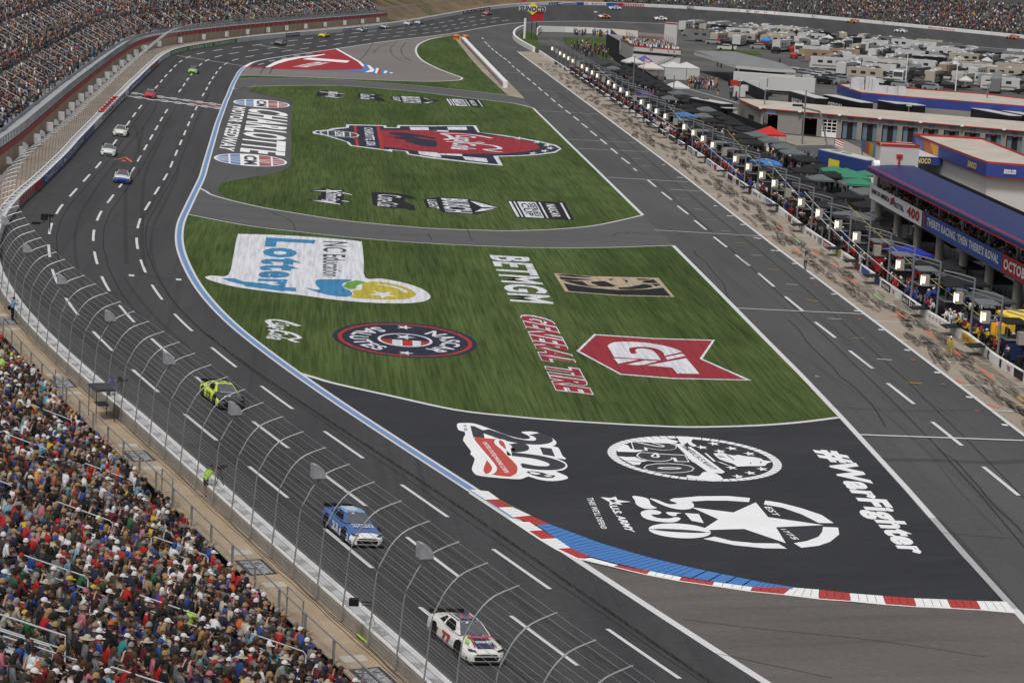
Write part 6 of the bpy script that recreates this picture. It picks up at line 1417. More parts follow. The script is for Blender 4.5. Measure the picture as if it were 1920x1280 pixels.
for i in range(N):
    if i<5: continue
    far_=i>N-5
    # light pole
    j=rp.uniform(-.15,.15)
    t=thing('light_pole','pit light pole with a glowing square lamp, %s pole from the photo bottom'%nth(i-1),'light pole',PF(i,.45,.6+j),PRZ,'light poles along the pit wall')
    MB().tube([(0,0,0),(0,0,5.5)],[.11,.09],6).build('pole',M_pole,t)
    MB().tube([(0,0,5.45),(-.9,1.2,5.6),(-2.1,2.4,5.7)],.07,4).tube([(0,0,5.1),(-2.0,2.3,5.45)],.04,4).build('arm',M_pole,t)
    MB().tube([(0,0,3.9),(-.9,0,3.9)],.05,4).build('bracket',M_pole,t)
    L=MB().box((-1.3,0,3.75),(.68,.56,.98)).build('lamp_box',M_lampb,t)
    m=MB(); m.add([(-1.66,-.25,3.32),(-1.66,.25,3.32),(-1.66,.25,4.18),(-1.66,-.25,4.18)],[(0,1,2,3)]); m.add([(-1.62,-.29,3.5),(-1.36,-.29,3.5),(-1.36,-.29,4.15),(-1.62,-.29,4.15)],[(0,1,2,3)]); m.build('lamp_face',M_lamp if (i*7)%5 else M_lampb,L)
    if far_: continue
    if i in SPECC: nm,mt_=SPECC[i]
    else: nm,mt_='black',M_blk
    if i!=99: canopy(i,4.4+rp.uniform(-.4,.6),-1.2,rp.uniform(3.2,4.2),rp.uniform(4.2,5.6),mt_,'%s canopy roof behind the pit wall, %s stall from the photo bottom'%(nm,nth(i-1)))
    if rp.random()<.75: canopy(i,8.8+rp.uniform(-.5,.6),2.2,3.2,rp.uniform(3,4.4),M_blk if rp.random()<.75 else mat('dull_grey_canvas',(.12,.13,.135)),'rear canopy near the stand columns, %s stall from the photo bottom'%nth(i-1),2.5)
    if i>9: canopy(i,12.4+rp.uniform(-.5,.6),rp.uniform(-1,1),3.4,rp.uniform(4,6),M_blk if rp.random()<.8 else mat('dull_grey_canvas',(.12,.13,.135)),'outermost canopy row, %s stall from the photo bottom'%nth(i-1),2.4)
    c=rp.choices(range(6),(6,4,2,1,1.5,.6))[0]; wagon(i,2.0,2.2,WC[c],'%s pit cart with a roofed deck, %s stall from the photo bottom'%(WN[c],nth(i-1)))
    tyres(i,1.3,-2.6,'stack of black race tyres, %s stall from the photo bottom'%nth(i-1))
    c=rp.choices(range(6),(5,3,2,2,2,1))[0]
    b=thing('tool_chest','%s tool chest behind the tyres, %s stall from the photo bottom'%(WN[c],nth(i-1)),'tool chest',PF(i,6.4+rp.uniform(-.5,.5),3.4),PRZ,'tool chests behind the pit boxes'); MB().box((0,0,.6),(1.0,1.8,1.1)).build('chest',WC[c],b); MB().box((0,0,1.2),(1.1,1.9,.06)).build('lid',M_pole,b)
    if i%2==0 or i in (7,11) or i>24: 
        bd=thing('pit_board','black board leaning over the pit wall, %s stall from the photo bottom'%nth(i-1),'pit board',PF(i,-.45,3.4+rp.uniform(-.5,.5)),PRZ,'black boards along the pit wall'); m=MB(); m.add([(-.75,-.85,.80),(.6,-.85,.92),(.6,.85,.92),(-.75,.85,.80),(-.75,-.85,.72),(.6,-.85,.84),(.6,.85,.84),(-.75,.85,.72)],[(0,1,2,3),(4,5,6,7),(0,1,5,4),(1,2,6,5),(2,3,7,6),(3,0,4,7)]); m.build('board',M_blk,bd)
for i0,i1,off,h0,h1,cn in ((11,18,1.2,5.0,1.6,'white'),(7,13,2.2,4.8,2.4,'yellow'),(9,15,1.0,4.0,1.8,'white'),(15,22,2.4,5.2,2.2,'yellow'),(19,27,.9,4.8,1.9,'white'),(25,38,.7,4.6,2.6,'pale')):
    a,b=PF(i1,off,0,h0),PF(i0,off-1.2,0,h1); n_=8; m=MB(); m.tube([a.lerp(b,k/n_)+Vector((0,0,-.5*math.sin(math.pi*k/n_))) for k in range(n_+1)],.045,4)
    tag(m.build('overhead_line',mat(cn+'_line',(.6,.6,.6) if cn!='yellow' else (.45,.33,.05),.5)),'%s line slung over the pit boxes from the %s to the %s stall'%(cn,nth(i1-1),nth(i0-1)),'overhead line','lines slung over the pit boxes')
# extra colour: yellow boxes of the nearest team
t=thing('pit_cart','bright yellow equipment frame under the yellow canopy','pit cart',PF(7,2.2,-3.4),PRZ,'pit carts behind the wall'); MB().box((0,0,1.1),(1.6,.3,2.2)).box((0,1.4,1.1),(1.6,.3,2.2)).box((.4,.7,.7),(.8,1.2,1.3)).box((-.5,-1.2,.8),(.5,.8,1.5)).build('frame',mat('yellow_frame',(.65,.42,.03),.5),t); MB().box((-.3,.7,1.9),(.2,1.2,.8)).build('screen',mat('pink_screen',(.8,.15,.3),.5,emit=.5),t)
# crew in the boxes
LOWST=[lowmesh(standing(4,'side'),'long','long','cap'),lowmesh(standing(22,'front'),'long','long','cap'),lowmesh(standing(0,'side',60,.12),'long','short','hair'),lowmesh(standing(10,'camera',-30),'long','long','cap')]
cb=NPB()
CREW=['black','black','black','charcoal','charcoal','navy','navy','red','royal blue','maroon','black','white','grey']
def crewcols(top=None):
    top=PK.index(top or rp.choice(CREW)); return np.array([iSK+rp.choice((0,1,1,2)),top,top if rp.random()<.6 else PK.index('black'),0,rp.choice((PK.index('black'),PK.index('white'),PK.index('red'),iHR))])
for i in range(5,N-3):
    tc={6:'black',7:'yellow',8:'white',9:'royal blue',10:'navy',11:'charcoal',12:'red',18:'white',19:'royal blue',20:'royal blue',24:'navy'}.get(i,rp.choice(CREW))
    for k in range(26 if i<28 else 16):
        V,F,M_=rp.choice(LOWST); front=k<9
        x=rp.uniform(.45,1.1) if front else rp.uniform(1.5,10); y=rp.uniform(-4.4,4.4)
        cb.add(xf(V,PF(i,x,y),PRZ+math.pi+rp.uniform(-.7,.7) if front else rp.uniform(0,6.28)),F,crewcols(tc if rp.random()<(.85 if i in (7,8,9,19) else .45) else None)[M_])
tag(cb.build('pit_crews',PAL,True),'pit crews and guests crowding the boxes behind the pit wall','crowd',None,'stuff')
# ---------------- infield buildings ----------------
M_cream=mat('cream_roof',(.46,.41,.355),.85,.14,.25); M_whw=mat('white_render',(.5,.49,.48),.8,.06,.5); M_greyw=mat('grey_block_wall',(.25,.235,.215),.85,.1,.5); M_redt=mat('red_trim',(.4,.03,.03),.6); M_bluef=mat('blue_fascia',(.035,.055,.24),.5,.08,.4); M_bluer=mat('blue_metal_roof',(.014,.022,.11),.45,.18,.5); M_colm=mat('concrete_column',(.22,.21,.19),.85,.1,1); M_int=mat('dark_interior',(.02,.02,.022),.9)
M_roofg=mat('grey_metal_roof',(.2,.205,.21),.6,.08,.4,stretch=(1,12,1)); M_asph2=mat('service_asphalt',(.085,.085,.087),.9,.15,.2)
def wq(mb,a,b,z0,z1,mi=0,off=0):
    a=Vector(a);b=Vector(b); d=(b-a).normalized(); n=Vector((-d.y,d.x,0))*off
    mb.add([Vector((a.x,a.y,z0))+n,Vector((b.x,b.y,z0))+n,Vector((b.x,b.y,z1))+n,Vector((a.x,a.y,z1))+n],[(0,1,2,3)],mi)
def wtext(parent,name,txt,a,b,z0,z1,mt,off=0.05,bold=.03):
    a=Vector(a);b=Vector(b); d=(b-a).normalized(); n=Vector((d.y,-d.x,0))*off; vs,fs,_=textmesh(txt,bold); mb=MB()
    mb.add([Vector((a.x+(b.x-a.x)*u,a.y+(b.y-a.y)*u,z0+(z1-z0)*v))+n for u,v in vs],fs); return mb.build(name,mt,parent)
# suite stand over the pits (right)
S_a=Vector((39.3,268,0)); S_b=Vector((44.1,204,0)); S_c=Vector((48.6,150,0))
sdir=(S_b-S_a).normalized(); sn=Vector((-sdir.y,sdir.x,0))
if sn.x<0: sn=-sn
top=thing('suite_stand','long suite stand with a blue roof and sponsor banners above the pit boxes','building',(0,0,0))
def SU(t,x,h): # t metres from the far end toward the camera
    L=(S_b-S_a).length; p=S_a+sdir*t if t<L else S_b+(S_c-S_b).normalized()*(t-L); return p+sn*x+Vector((0,0,h))
t0=10.2
def su_sweep(mb,a,b,prof,mi=0):
    ss=srange(a,b,8); m_=len(prof); vs=[SU(t,x,h) for t in ss for x,h in prof]; mb.add(vs,[(i*m_+k,(i+1)*m_+k,(i+1)*m_+k+1,i*m_+k+1) for i in range(len(ss)-1) for k in range(m_-1)],mi)
TE=118
mb=MB(); su_sweep(mb,t0,TE,[(.1,4.5),(.1,4.3),(7,4.3),(7,4.9),(.3,4.9)]); mb.build('deck',M_colm,top)
for k in range(13):
    t=t0+1+9.3*k
    if t<TE-2: MB().tube([SU(t,.8,0),SU(t,.8,4.4)],.42,10).build('column',M_colm,top); MB().tube([SU(t,.5,4.9),SU(t,.5,8.0)],.16,6).build('roof_post',M_pole,top)
mb=MB(); su_sweep(mb,t0,TE,[(-.9,7.72),(-.9,8.12),(1.8,8.4),(4.6,8.45),(4.6,8.1),(-.8,7.72)]); mb.build('roof',M_bluer,top)
mb=MB(); su_sweep(mb,t0,TE,[(-.93,7.66),(-.93,7.76)]); su_sweep(mb,t0,TE,[(-.6,8.17),(-.45,8.2)]); mb.build('red_trim',M_redt,top)
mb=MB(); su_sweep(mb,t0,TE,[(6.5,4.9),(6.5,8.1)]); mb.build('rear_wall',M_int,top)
def banner(a,b,m1,items):
    mb=MB(); su_sweep(mb,a,b,[(0,4.45),(0,6.1)]); o=mb.build('banner',m1,top)
    for (txt,u0,u1,v0,v1,tm_) in items:
        vs,fs,_=textmesh(txt,.04); L=b-a; m=MB(); m.add([SU(a+L*(u0+(u1-u0)*u),-.04,4.45+1.65*(v0+(v1-v0)*v)) for u,v in vs],fs); m.build('banner_lettering',tm_,o)
def tpx(x,y,z): 
    best=min(((pr(SU(t,0,z))[0]-x)**2+(pr(SU(t,0,z))[1]-y)**2,t) for t in srange(0,TE,.5)); return best[1]
tA,tB,tC=tpx(1630,370,4.45),tpx(1729,423,4.45),tpx(1878,508,4.45)
banner(tA,tB,MWh,[("BANK OF AMERICA",.04,.40,.42,.74,MBk),("ROYAL",.50,.68,.30,.68,MNv),("400",.74,.96,.2,.86,MRd)])
mb=MB(); 
for k in range(4): 
    u=.42+.018*k; mb.add([SU(tA+(tB-tA)*(u+a*.014),-.05,4.45+1.65*(v+.05*k)) for a,v in ((0,.3),(1,.3),(1.3,.75),(.3,.75))],[(0,1,2,3)])
mb.build('banner_emblem',MRd,top)
banner(tB+.3,tC,MBl,[("THERE'S RACING, THEN THERE'S ROVAL",.07,.97,.22,.8,MWh)]); mb=MB(); mb.add([SU(tB+.9+a,-.05,4.6+h) for a,h in ((0,0),(.9,0),(.9,1.3),(0,1.3))],[(0,1,2,3)]); mb.build('banner_emblem',MRd,top)
banner(tC,tC+10,MRd,[("OCTOBER",.08,.95,.22,.8,MWh)]); banner(tC+10,TE,MBl,[])
cb=NPB()
for r_ in range(4):
    t=t0+1
    while t<TE-1:
        t+=.62
        if rp.random()<.3: continue
        V,F,M_=rp.choice(LOW); cb.add(xf(V,SU(t,.7+1.0*r_,4.95+.42*r_),math.atan2(-sn.y,-sn.x)+rp.uniform(-.5,.5)),F,cols()[M_])
tag(cb.build('crowd',PAL,True),'guests seated under the blue roof of the suite stand','crowd',None,'stuff')
# white tower at the stand's far end
tw=thing('stair_tower','plain white stair tower with red-edged roof at the end of the blue roof','tower',(0,0,0))
f0,f1=SU(9.6,.8,0),SU(9.6,5.3,0); b0,b1=SU(7.2,.8,0),SU(7.2,5.3,0)
mb=MB(); 
for a,b in ((f0,f1),(f1,b1),(b1,b0),(b0,f0)): wq(mb,a,b,0,10.6)
mb.add([Vector((v.x,v.y,10.3)) for v in (f0,f1,b1,b0)],[(0,1,2,3)]); mb.build('wall',M_whw,tw)
mb=MB(); 
for a,b in ((f0,f1),(f1,b1),(b1,b0),(b0,f0)): wq(mb,a,b,10.45,10.75,0,-.05)
mb.box(((f0+f1)/2+Vector((0,-.1,8.0))),(.25,.12,2.6)).box(((f0+f1)/2+Vector((0,-.1,9.4))),(.7,.12,.4)); mb.build('red_trim',M_redt,tw)
MB().tube([SU(9.4,.1,8.2),SU(9.4,.8,8.2)],.6,14).build('round_sign',MWh,tw)
# sunoco building
sb=thing('filling_station','low cream-roofed fuel building with a blue fascia and rainbow panel','building',(0,0,0))
rp_=[G(x,y,6) for x,y in P("1712,254 1842,262 1935,299 1990,330 1960,318 1850,307 1814,294")]
P6=[G(1712,254,6),G(1780,281,6),G(1814,294,6),G(1850,307,6),G(1925,313,6),G(1990,320,6),G(1990,300,6),G(1920,293,6),G(1842,262,6)]
MB().poly(P6).build('roof',M_cream,sb)
mb=MB(); seq=P6+[P6[0]]
for a,b in zip(seq,seq[1:]): wq(mb,a,b,4.4,6.05,0,.02)
mb.build('fascia',M_bluef,sb); mb=MB()
for a,b in zip(seq,seq[1:]): wq(mb,a,b,6.0,6.3,0,.06); 
for a,b in zip(P6[:5],P6[1:6]): wq(mb,a,b,4.3,4.45,0,.06)
mb.build('red_trim',M_redt,sb)
mb=MB()
ins=lambda v:v+(Vector((66,306,6))-v)*.08
for a,b in zip(seq,seq[1:]): wq(mb,ins(a),ins(b),0,4.45)
mb.build('wall',M_whw,sb)
A_,B_=P6[0],P6[3]; d_=B_-A_
rb=[mat('rainbow_rust',(.45,.12,.04),.5),mat('rainbow_amber',(.65,.33,.03),.5),mat('rainbow_teal',(.05,.25,.42),.5),mat('rainbow_blue',(.10,.16,.36),.5)]
for k,(u0,u1,mm_) in enumerate(((.04,.15,3),(.15,.27,0),(.27,.42,1),(.42,.6,2))):
    mb=MB(); n=Vector((d_.y,-d_.x,0)).normalized()*-.0; nn_=Vector((d_.y,-d_.x,0)).normalized()
    if (nn_.dot(CP-A_))<0: nn_=-nn_
    q=lambda u,z: Vector((A_.x+d_.x*u,A_.y+d_.y*u,z))+nn_*.12
    mb.add([q(u0+.03,4.5),q(u1+.05,4.5),q(u1,5.95),q(u0,5.95)],[(0,1,2,3)]); mb.build('rainbow_panel',rb[mm_],sb)
def faceq(parent,name,txt,A,B,u0,u1,z0,z1,mt_,bold=.03,off=.14):
    d=B-A; n=Vector((d.y,-d.x,0)).normalized()
    if n.dot(CP-A)<0: n=-n
    vs,fs,_=textmesh(txt,bold); mb=MB(); mb.add([Vector((A.x+d.x*(u0+(u1-u0)*u),A.y+d.y*(u0+(u1-u0)*u),z0+(z1-z0)*v))+n*off for u,v in vs],fs); return mb.build(name,mt_,parent)
MYl=mat('yellow_lettering',(.8,.62,.05),.5)
faceq(sb,'sign_lettering','SUNOCO',P6[2],P6[3],.1,.55,4.8,5.6,MYl); faceq(sb,'sign_lettering','sunoco.com',P6[3],P6[4],.45,.75,4.9,5.5,MWh)
mb=MB(); c_=G(1792,323,2.5); mb.box((c_.x,c_.y-.5,2.2),(2.0,.1,3.6)); o=mb.build('yellow_emblem_panel',MNv,sb); MB().tube([(c_.x,c_.y-.6,2.6),(c_.x,c_.y-.7,2.6)],.7,4).build('emblem',MYl,o)
# fuel canopy
fc=thing('fuel_canopy','blue fuel canopy with yellow lettering with a pale roof beside the white tower','canopy',(0,0,0))
C=[G(1690,293,4.4),G(1771,296,4.4),G(1712,268,4.4),G(1680,266,4.4)]
MB().poly([v+Vector((0,0,.02)) for v in C]).build('roof',M_whw,fc); mb=MB(); seq=C+[C[0]]
for a,b in zip(seq,seq[1:]): wq(mb,a,b,3.3,4.45,0,.01)
mb.build('fascia',M_bluef,fc); faceq(fc,'sign_lettering','SUNOCO',C[0],C[1],.25,.68,3.5,4.25,MYl,.04)
for v in C: MB().tube([Vector((v.x*.99+.6,v.y,0)),Vector((v.x*.99+.6,v.y,3.4))],.2,6).build('post',M_pole,fc)
rs2=thing('rainbow_sign','tilted blue, orange and yellow sign panel left of the white tower','sign',(0,0,0)); q=[G(1616,262,5.2),G(1643,277,5.2)]
for k,(u0,u1,mm_) in enumerate(((0,.28,3),(.28,.55,0),(.55,.8,1),(.8,1,2))):
    mb=MB(); a=q[0].lerp(q[1],u0);b=q[0].lerp(q[1],u1); wq(mb,a,b,3.6,5.4); mb.build('panel',rb[mm_],rs2)
for u in (.1,.9): MB().tube([q[0].lerp(q[1],u)*1-Vector((0,0,5.2)),q[0].lerp(q[1],u)-Vector((0,0,1))],.1,5).build('post',M_pole,rs2)
# yard fence with court behind the blue roof
yf=thing('yard_fence','tall dark mesh fence with posts behind the blue roof','fence',(0,0,0))
for k in range(12):
    p=G(1770+16*k,352+3*k,0); MB().tube([p,p+Vector((0,0,4.0))],.1,4).build('post',M_dark,yf)
a,b=G(1770,352,0),G(1946,385,0)
for z in (1.2,2.6,3.9): MB().tube([a+Vector((0,0,z)),b+Vector((0,0,z))],.06,4).build('rail',M_dark,yf)
mb=MB(); mb.add([G(1760,335),G(1980,340),G(2000,440),G(1780,400)],[(0,1,2,3)]); mb.v=[(v[0],v[1],.0) for v in mb.v]; tag(mb.build('yard',mat('tan_yard',(.3,.23,.17),.9,.1,.3)),kind='structure')
# garage with numbered doors
gr=thing('garage_building','long grey garage with numbered doors, red trim and a cream roof','building',(0,0,0))
g0=Vector((41.0,393.9,0)); g1=Vector((84,375.0,0)); gd=(g1-g0).normalized(); gn=Vector((-gd.y,gd.x,0)); 
if gn.y<0: gn=-gn
GP=lambda t,x,h=0: g0+gd*t+gn*x+Vector((0,0,h))
GL=60; gb=Vector((38.6,409.5,0))
mb=MB(); 
NB=17; bw=GL/NB
wq(mb,g0,gb,0,4.0); wq(mb,g0,GP(GL,0),3.0-0,4.0)
for k in range(NB+1): 
    a=max(0,k*bw-.45); b=min(GL,k*bw+.45); wq(mb,GP(a,0),GP(b,0),0,3.0)
wq(mb,GP(bw+.45,0),GP(2*bw-.45,0),0,3.0)
mb.build('wall',M_greyw,gr)
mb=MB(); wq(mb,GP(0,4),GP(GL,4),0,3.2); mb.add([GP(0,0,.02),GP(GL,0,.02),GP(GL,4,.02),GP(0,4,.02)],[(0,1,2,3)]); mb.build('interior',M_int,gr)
mb=MB(); mb.add([GP(-.3,-.5,4.02),GP(GL,-.5,4.02),GP(GL,18,4.3),Vector((gb.x-.4,gb.y+2,4.3))],[(0,1,2,3)]); mb.build('roof',M_cream,gr)
mb=MB(); wq(mb,GP(-.3,-.52),GP(GL,-.52),3.9,4.05); wq(mb,g0-gd*.35-gn*.5,gb-gd*.4,3.85,4.1); mb.build('red_trim',M_redt,gr)
gl_=mat('reflecting_glass',(.14,.19,.24),.2); num=52
for k in range(NB):
    if k==1: continue
    a,b=k*bw+.5,(k+1)*bw-.5
    if k==3:
        dr=MB(); wq(dr,GP(a,.1),GP(b,.1),0,.9); 
        for z in (1.2,1.8,2.4,2.95): wq(dr,GP(a,.08),GP(b,.08),z,z+.12)
        for u in (0,.33,.66,1): wq(dr,GP(a+(b-a)*u-.06,.08),GP(a+(b-a)*u+.06,.08),0,3)
        dr.build('roller_door',MWh,gr)
    elif k>3: 
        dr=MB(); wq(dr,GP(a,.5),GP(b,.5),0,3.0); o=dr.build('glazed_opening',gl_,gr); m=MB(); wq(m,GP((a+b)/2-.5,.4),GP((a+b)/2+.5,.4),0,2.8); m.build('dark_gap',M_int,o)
    if k>=2: wtext(gr,'door_number',str(num-k),GP(a+.7,0),GP(b-.7,0),3.2,3.75,mat('blue_number',(.06,.14,.3),.6),.06)
    m=MB(); p=GP((a+b)/2,-.1,2.95); m.box(p,(.28,.15,.25)); m.build('door_light',M_redt,gr)
m=MB(); wq(m,GP(.9,-.1),GP(bw-.9,-.1),3.1,3.8); m.build('blue_sign',mat('pale_blue_sign',(.2,.33,.55),.5),gr)
for k in range(0,NB,2): MB().box(GP(k*bw,-.6,4.05),(.5,.5,.3)).build('roof_lamp',MWh,gr)
m=MB(); 
for k in range(9): pass
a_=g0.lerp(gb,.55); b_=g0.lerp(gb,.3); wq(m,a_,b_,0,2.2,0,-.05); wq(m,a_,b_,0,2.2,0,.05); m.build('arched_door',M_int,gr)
# service road and concrete forecourt
mb=MB(); mb.poly([G(x,y,-.01) for x,y in P("1230,165 1340,165 1430,200 1386,235 1425,248 1580,262 1660,300 1560,300 1500,275 1420,250")]); tag(mb.build('forecourt',mat('forecourt_concrete',(.27,.245,.21),.9,.1,.3)),kind='structure')
mb=MB(); mb.poly([G(x,y,.01) for x,y in P("1225,172 1330,150 1400,170 1415,195 1345,220 1300,205")]); mb.poly([G(x,y,.01) for x,y in P("1480,273 1560,272 1600,300 1540,305")]); tag(mb.build('service_road',M_asph2),kind='structure')
mb=MB(); gline(mb,P("1285,165 1400,198"),.3,.03); gline(mb,P("1290,180 1395,207"),.3,.03); tag(mb.build('painted_lines',PW),kind='structure')
# back garage with blue fascia
bk=thing('rear_garage','long building with a cream roof and deep blue fascia behind the trucks','building',(0,0,0))
Q=[G(1570,159,5),G(1615,175,5),G(1740,186,5),G(1990,206,5),G(1990,194,5),G(1840,177,5),G(1690,166,5),G(1590,158,5)]
MB().poly(Q).build('roof',M_cream,bk); seq=Q+[Q[0]]; mb=MB()
for a,b in zip(seq,seq[1:]): wq(mb,a,b,3.3,5.02,0,.02)
mb.build('fascia',M_bluef,bk); mb=MB()
for a,b in zip(seq,seq[1:]): wq(mb,a,b,4.95,5.2,0,.05)
mb.build('red_trim',M_redt,bk); mb=MB()
for a,b in zip(seq,seq[1:]): wq(mb,ins(a) if 0 else a,b,0,3.35)
mb.build('wall',M_greyw,bk)
for (x,y,sx,h) in ((1603,162,2,2.2),(1609,162,2,2.4),(1627,163,1.3,2.6),(1634,164,1.3,2.6),(1640,165,1.3,2.4),(1652,166,3,1.2),(1675,170,2.6,1.4),(1690,172,1.5,1.6)):
    p=G(x,y+6,5.0); MB().box((p.x,p.y,5+h/2),(sx,1.4,h),0,0,.9).build('roof_unit',M_foam,bk)
# steel canopy building
gc=thing('open_canopy','large open shelter with a grey metal roof and steel posts','shelter',(0,0,0))
Q=[G(1302,95,5),G(1343,110,4.6),G(1380,126,4.2),G(1440,132,4.2),G(1492,133,4.4),G(1470,120,5),G(1440,112,5.2),G(1378,97,5.2)]
m=MB(); m.poly(Q); m.build('roof',M_roofg,gc); m=MB(); seq=Q[:5]
for a,b in zip(seq,seq[1:]): wq(m,a,b,3.9,4.6,0,0)
m.build('eaves',M_whw,gc)
for k,(x,y) in enumerate(P("1345,125 1352,127 1380,138 1392,143 1410,142 1425,143 1372,112 1460,143")): 
    p=G(x,y,0); MB().tube([p,p+Vector((0,0,4.2))],.22,5).build('post',M_dark,gc)
m=MB(); wq(m,G(1385,150),G(1500,165),0,3.0); m.build('wall',mat('beige_wall',(.4,.37,.31),.9),gc)
# hospitality terrace building (left)
hb=thing('terrace_building','white hospitality building with a crowded rooftop terrace and outside stairs','building',(0,0,0))
w0,w1=Vector((26.7,578.4,0)),Vector((38.2,571.3,0)); wb=Vector((24.5,612,0)); wc=w1+(wb-w0)
m=MB()
for a,b in ((w0,w1),(w1,wc),(w0,wb),(wb,wc)): wq(m,a,b,0,4.2)
m.add([Vector((v.x,v.y,3.4)) for v in (w0,w1,wc,wb)],[(0,1,2,3)]); m.build('wall',M_whw,hb)
m=MB()
for a,b in ((w0,w1),(w1,wc)): wq(m,a,b,4.1,4.4,0,-.06)
wq(m,w0,wb,4.1,4.4,0,.1); m.build('red_trim',M_redt,hb); m=MB(); wq(m,w0,w1,2.4,3.0,0,-.08); m.build('dark_band',M_int,hb)
m=MB(); wq(m,w0+Vector((-3.5,2,0)),wb+Vector((-3.5,6,0)),0,5.2,0,.1); m.build('dark_screen_wall',M_int,hb)
m=MB(); q_=G(1152,90,0); wq(m,G(1141,100),G(1165,104),1.2,5.2); m.build('grey_screen',M_foam,hb)
m=MB(); R0=(w0+wb)/2
for k in range(11):
    a=w0.lerp(wb,.3+.055*k)+Vector((1.0,0,6.6)); b=w1.lerp(wc,.3+.055*k)+Vector((-.6,0,6.6)); d=(wb-w0)*.016
    m.add([a,b,b+d,a+d],[(0,1,2,3)],k%2)
m.build('striped_awning',[mat('pink_canvas',(.42,.12,.12),.7),mat('pale_canvas',(.55,.5,.48),.7)],hb)
for k in range(6): 
    for e in ((w0,wb,1.0),(w1,wc,-.6)): p=e[0].lerp(e[1],.3+.11*k)+Vector((e[2],0,3.4)); MB().tube([p,p+Vector((0,0,3.2))],.07,4).build('awning_post',M_pole,hb)
t2=[G(1243,97,0),G(1267,99,0)]; dd=Vector((.6,7,0)); m=MB(); 
for a,b in ((t2[0],t2[1]),(t2[1],t2[1]+dd),(t2[0],t2[0]+dd),(t2[0]+dd,t2[1]+dd)): wq(m,a,b,0,8.0)
m.add([Vector((v.x,v.y,7.9)) for v in (t2[0],t2[1],t2[1]+dd,t2[0]+dd)],[(0,1,2,3)]); m.build('tower',M_whw,hb); m=MB(); wq(m,t2[0],t2[1],7.85,8.15,0,-.1); m.build('tower_trim',M_redt,hb)
m=MB(); st0,st1=G(1215,133,0),G(1276,108,2.6); 
for k in range(12):
    p=st0.lerp(st1,k/11); m.box((p.x,p.y,.25+2.9*k/11),(1.0,1.6,.12))
m.tube([st0+Vector((0,-.8,1)),st1+Vector((0,-.8,1.2))],.06,4); m.tube([st0+Vector((0,-.8,.5)),st1+Vector((0,-.8,.7))],.05,4); m.build('staircase',M_pole,hb)
m=MB(); a=[G(1145,54,4.6),G(1196,58,4.6),G(1196,70,4.6),G(1158,66,4.6)]; m.poly(a); m.build('rear_roof',M_cream,hb); m=MB(); wq(m,a[3],a[2],2.6,4.6); wq(m,a[0],a[3],2.6,4.6); m.build('rear_fascia',M_bluef,hb)
cb=NPB()
for k in range(260):
    p=w0.lerp(w1,rp.uniform(.03,.97))+(wb-w0)*rp.random()**1.5; V,F,M_=rp.choice(TINY[2:]+TINY[2:]); c_=cols()
    if rp.random()<.5: c_[1]=PK.index('white')
    cb.add(xf(V,(p.x,p.y,3.4),rp.uniform(0,6)),F,c_[M_])
def scatter(px,n,z=0,seated_=.0,rnd=rp):
    pts=[G(x,y,0) for x,y in px]; x0,x1=min(p.x for p in pts),max(p.x for p in pts); y0,y1=min(p.y for p in pts),max(p.y for p in pts); out=[]
    def ins_(x,y):
        c=False; j=len(pts)-1
        for i in range(len(pts)):
            a,b=pts[i],pts[j]
            if (a.y>y)!=(b.y>y) and x<(b.x-a.x)*(y-a.y)/(b.y-a.y)+a.x: c=not c
            j=i
        return c
    while len(out)<n:
        x,y=rnd.uniform(x0,x1),rnd.uniform(y0,y1)
        if ins_(x,y): out.append(Vector((x,y,z)))
    return out
for reg,n in (("1288,155 1345,160 1342,170 1290,166",90),("1075,58 1140,60 1140,72 1070,66",60),("1190,160 1240,150 1280,200 1230,200",20),("1340,178 1385,175 1390,190 1350,190",8),("1060,80 1130,90 1150,110 1090,110",50),("1400,262 1500,300 1640,340 1620,380 1500,340 1420,290",160),("1150,140 1240,190 1330,240 1300,250 1180,180",80)):
    for p in scatter(P(reg),n):
        V,F,M_=TINY[2]; cb.add(xf(V,p,rp.uniform(0,6)),F,cols()[M_])
tag(cb.build('crowd',PAL),'groups of people on the terrace roof and between the infield buildings','crowd',None,'stuff')
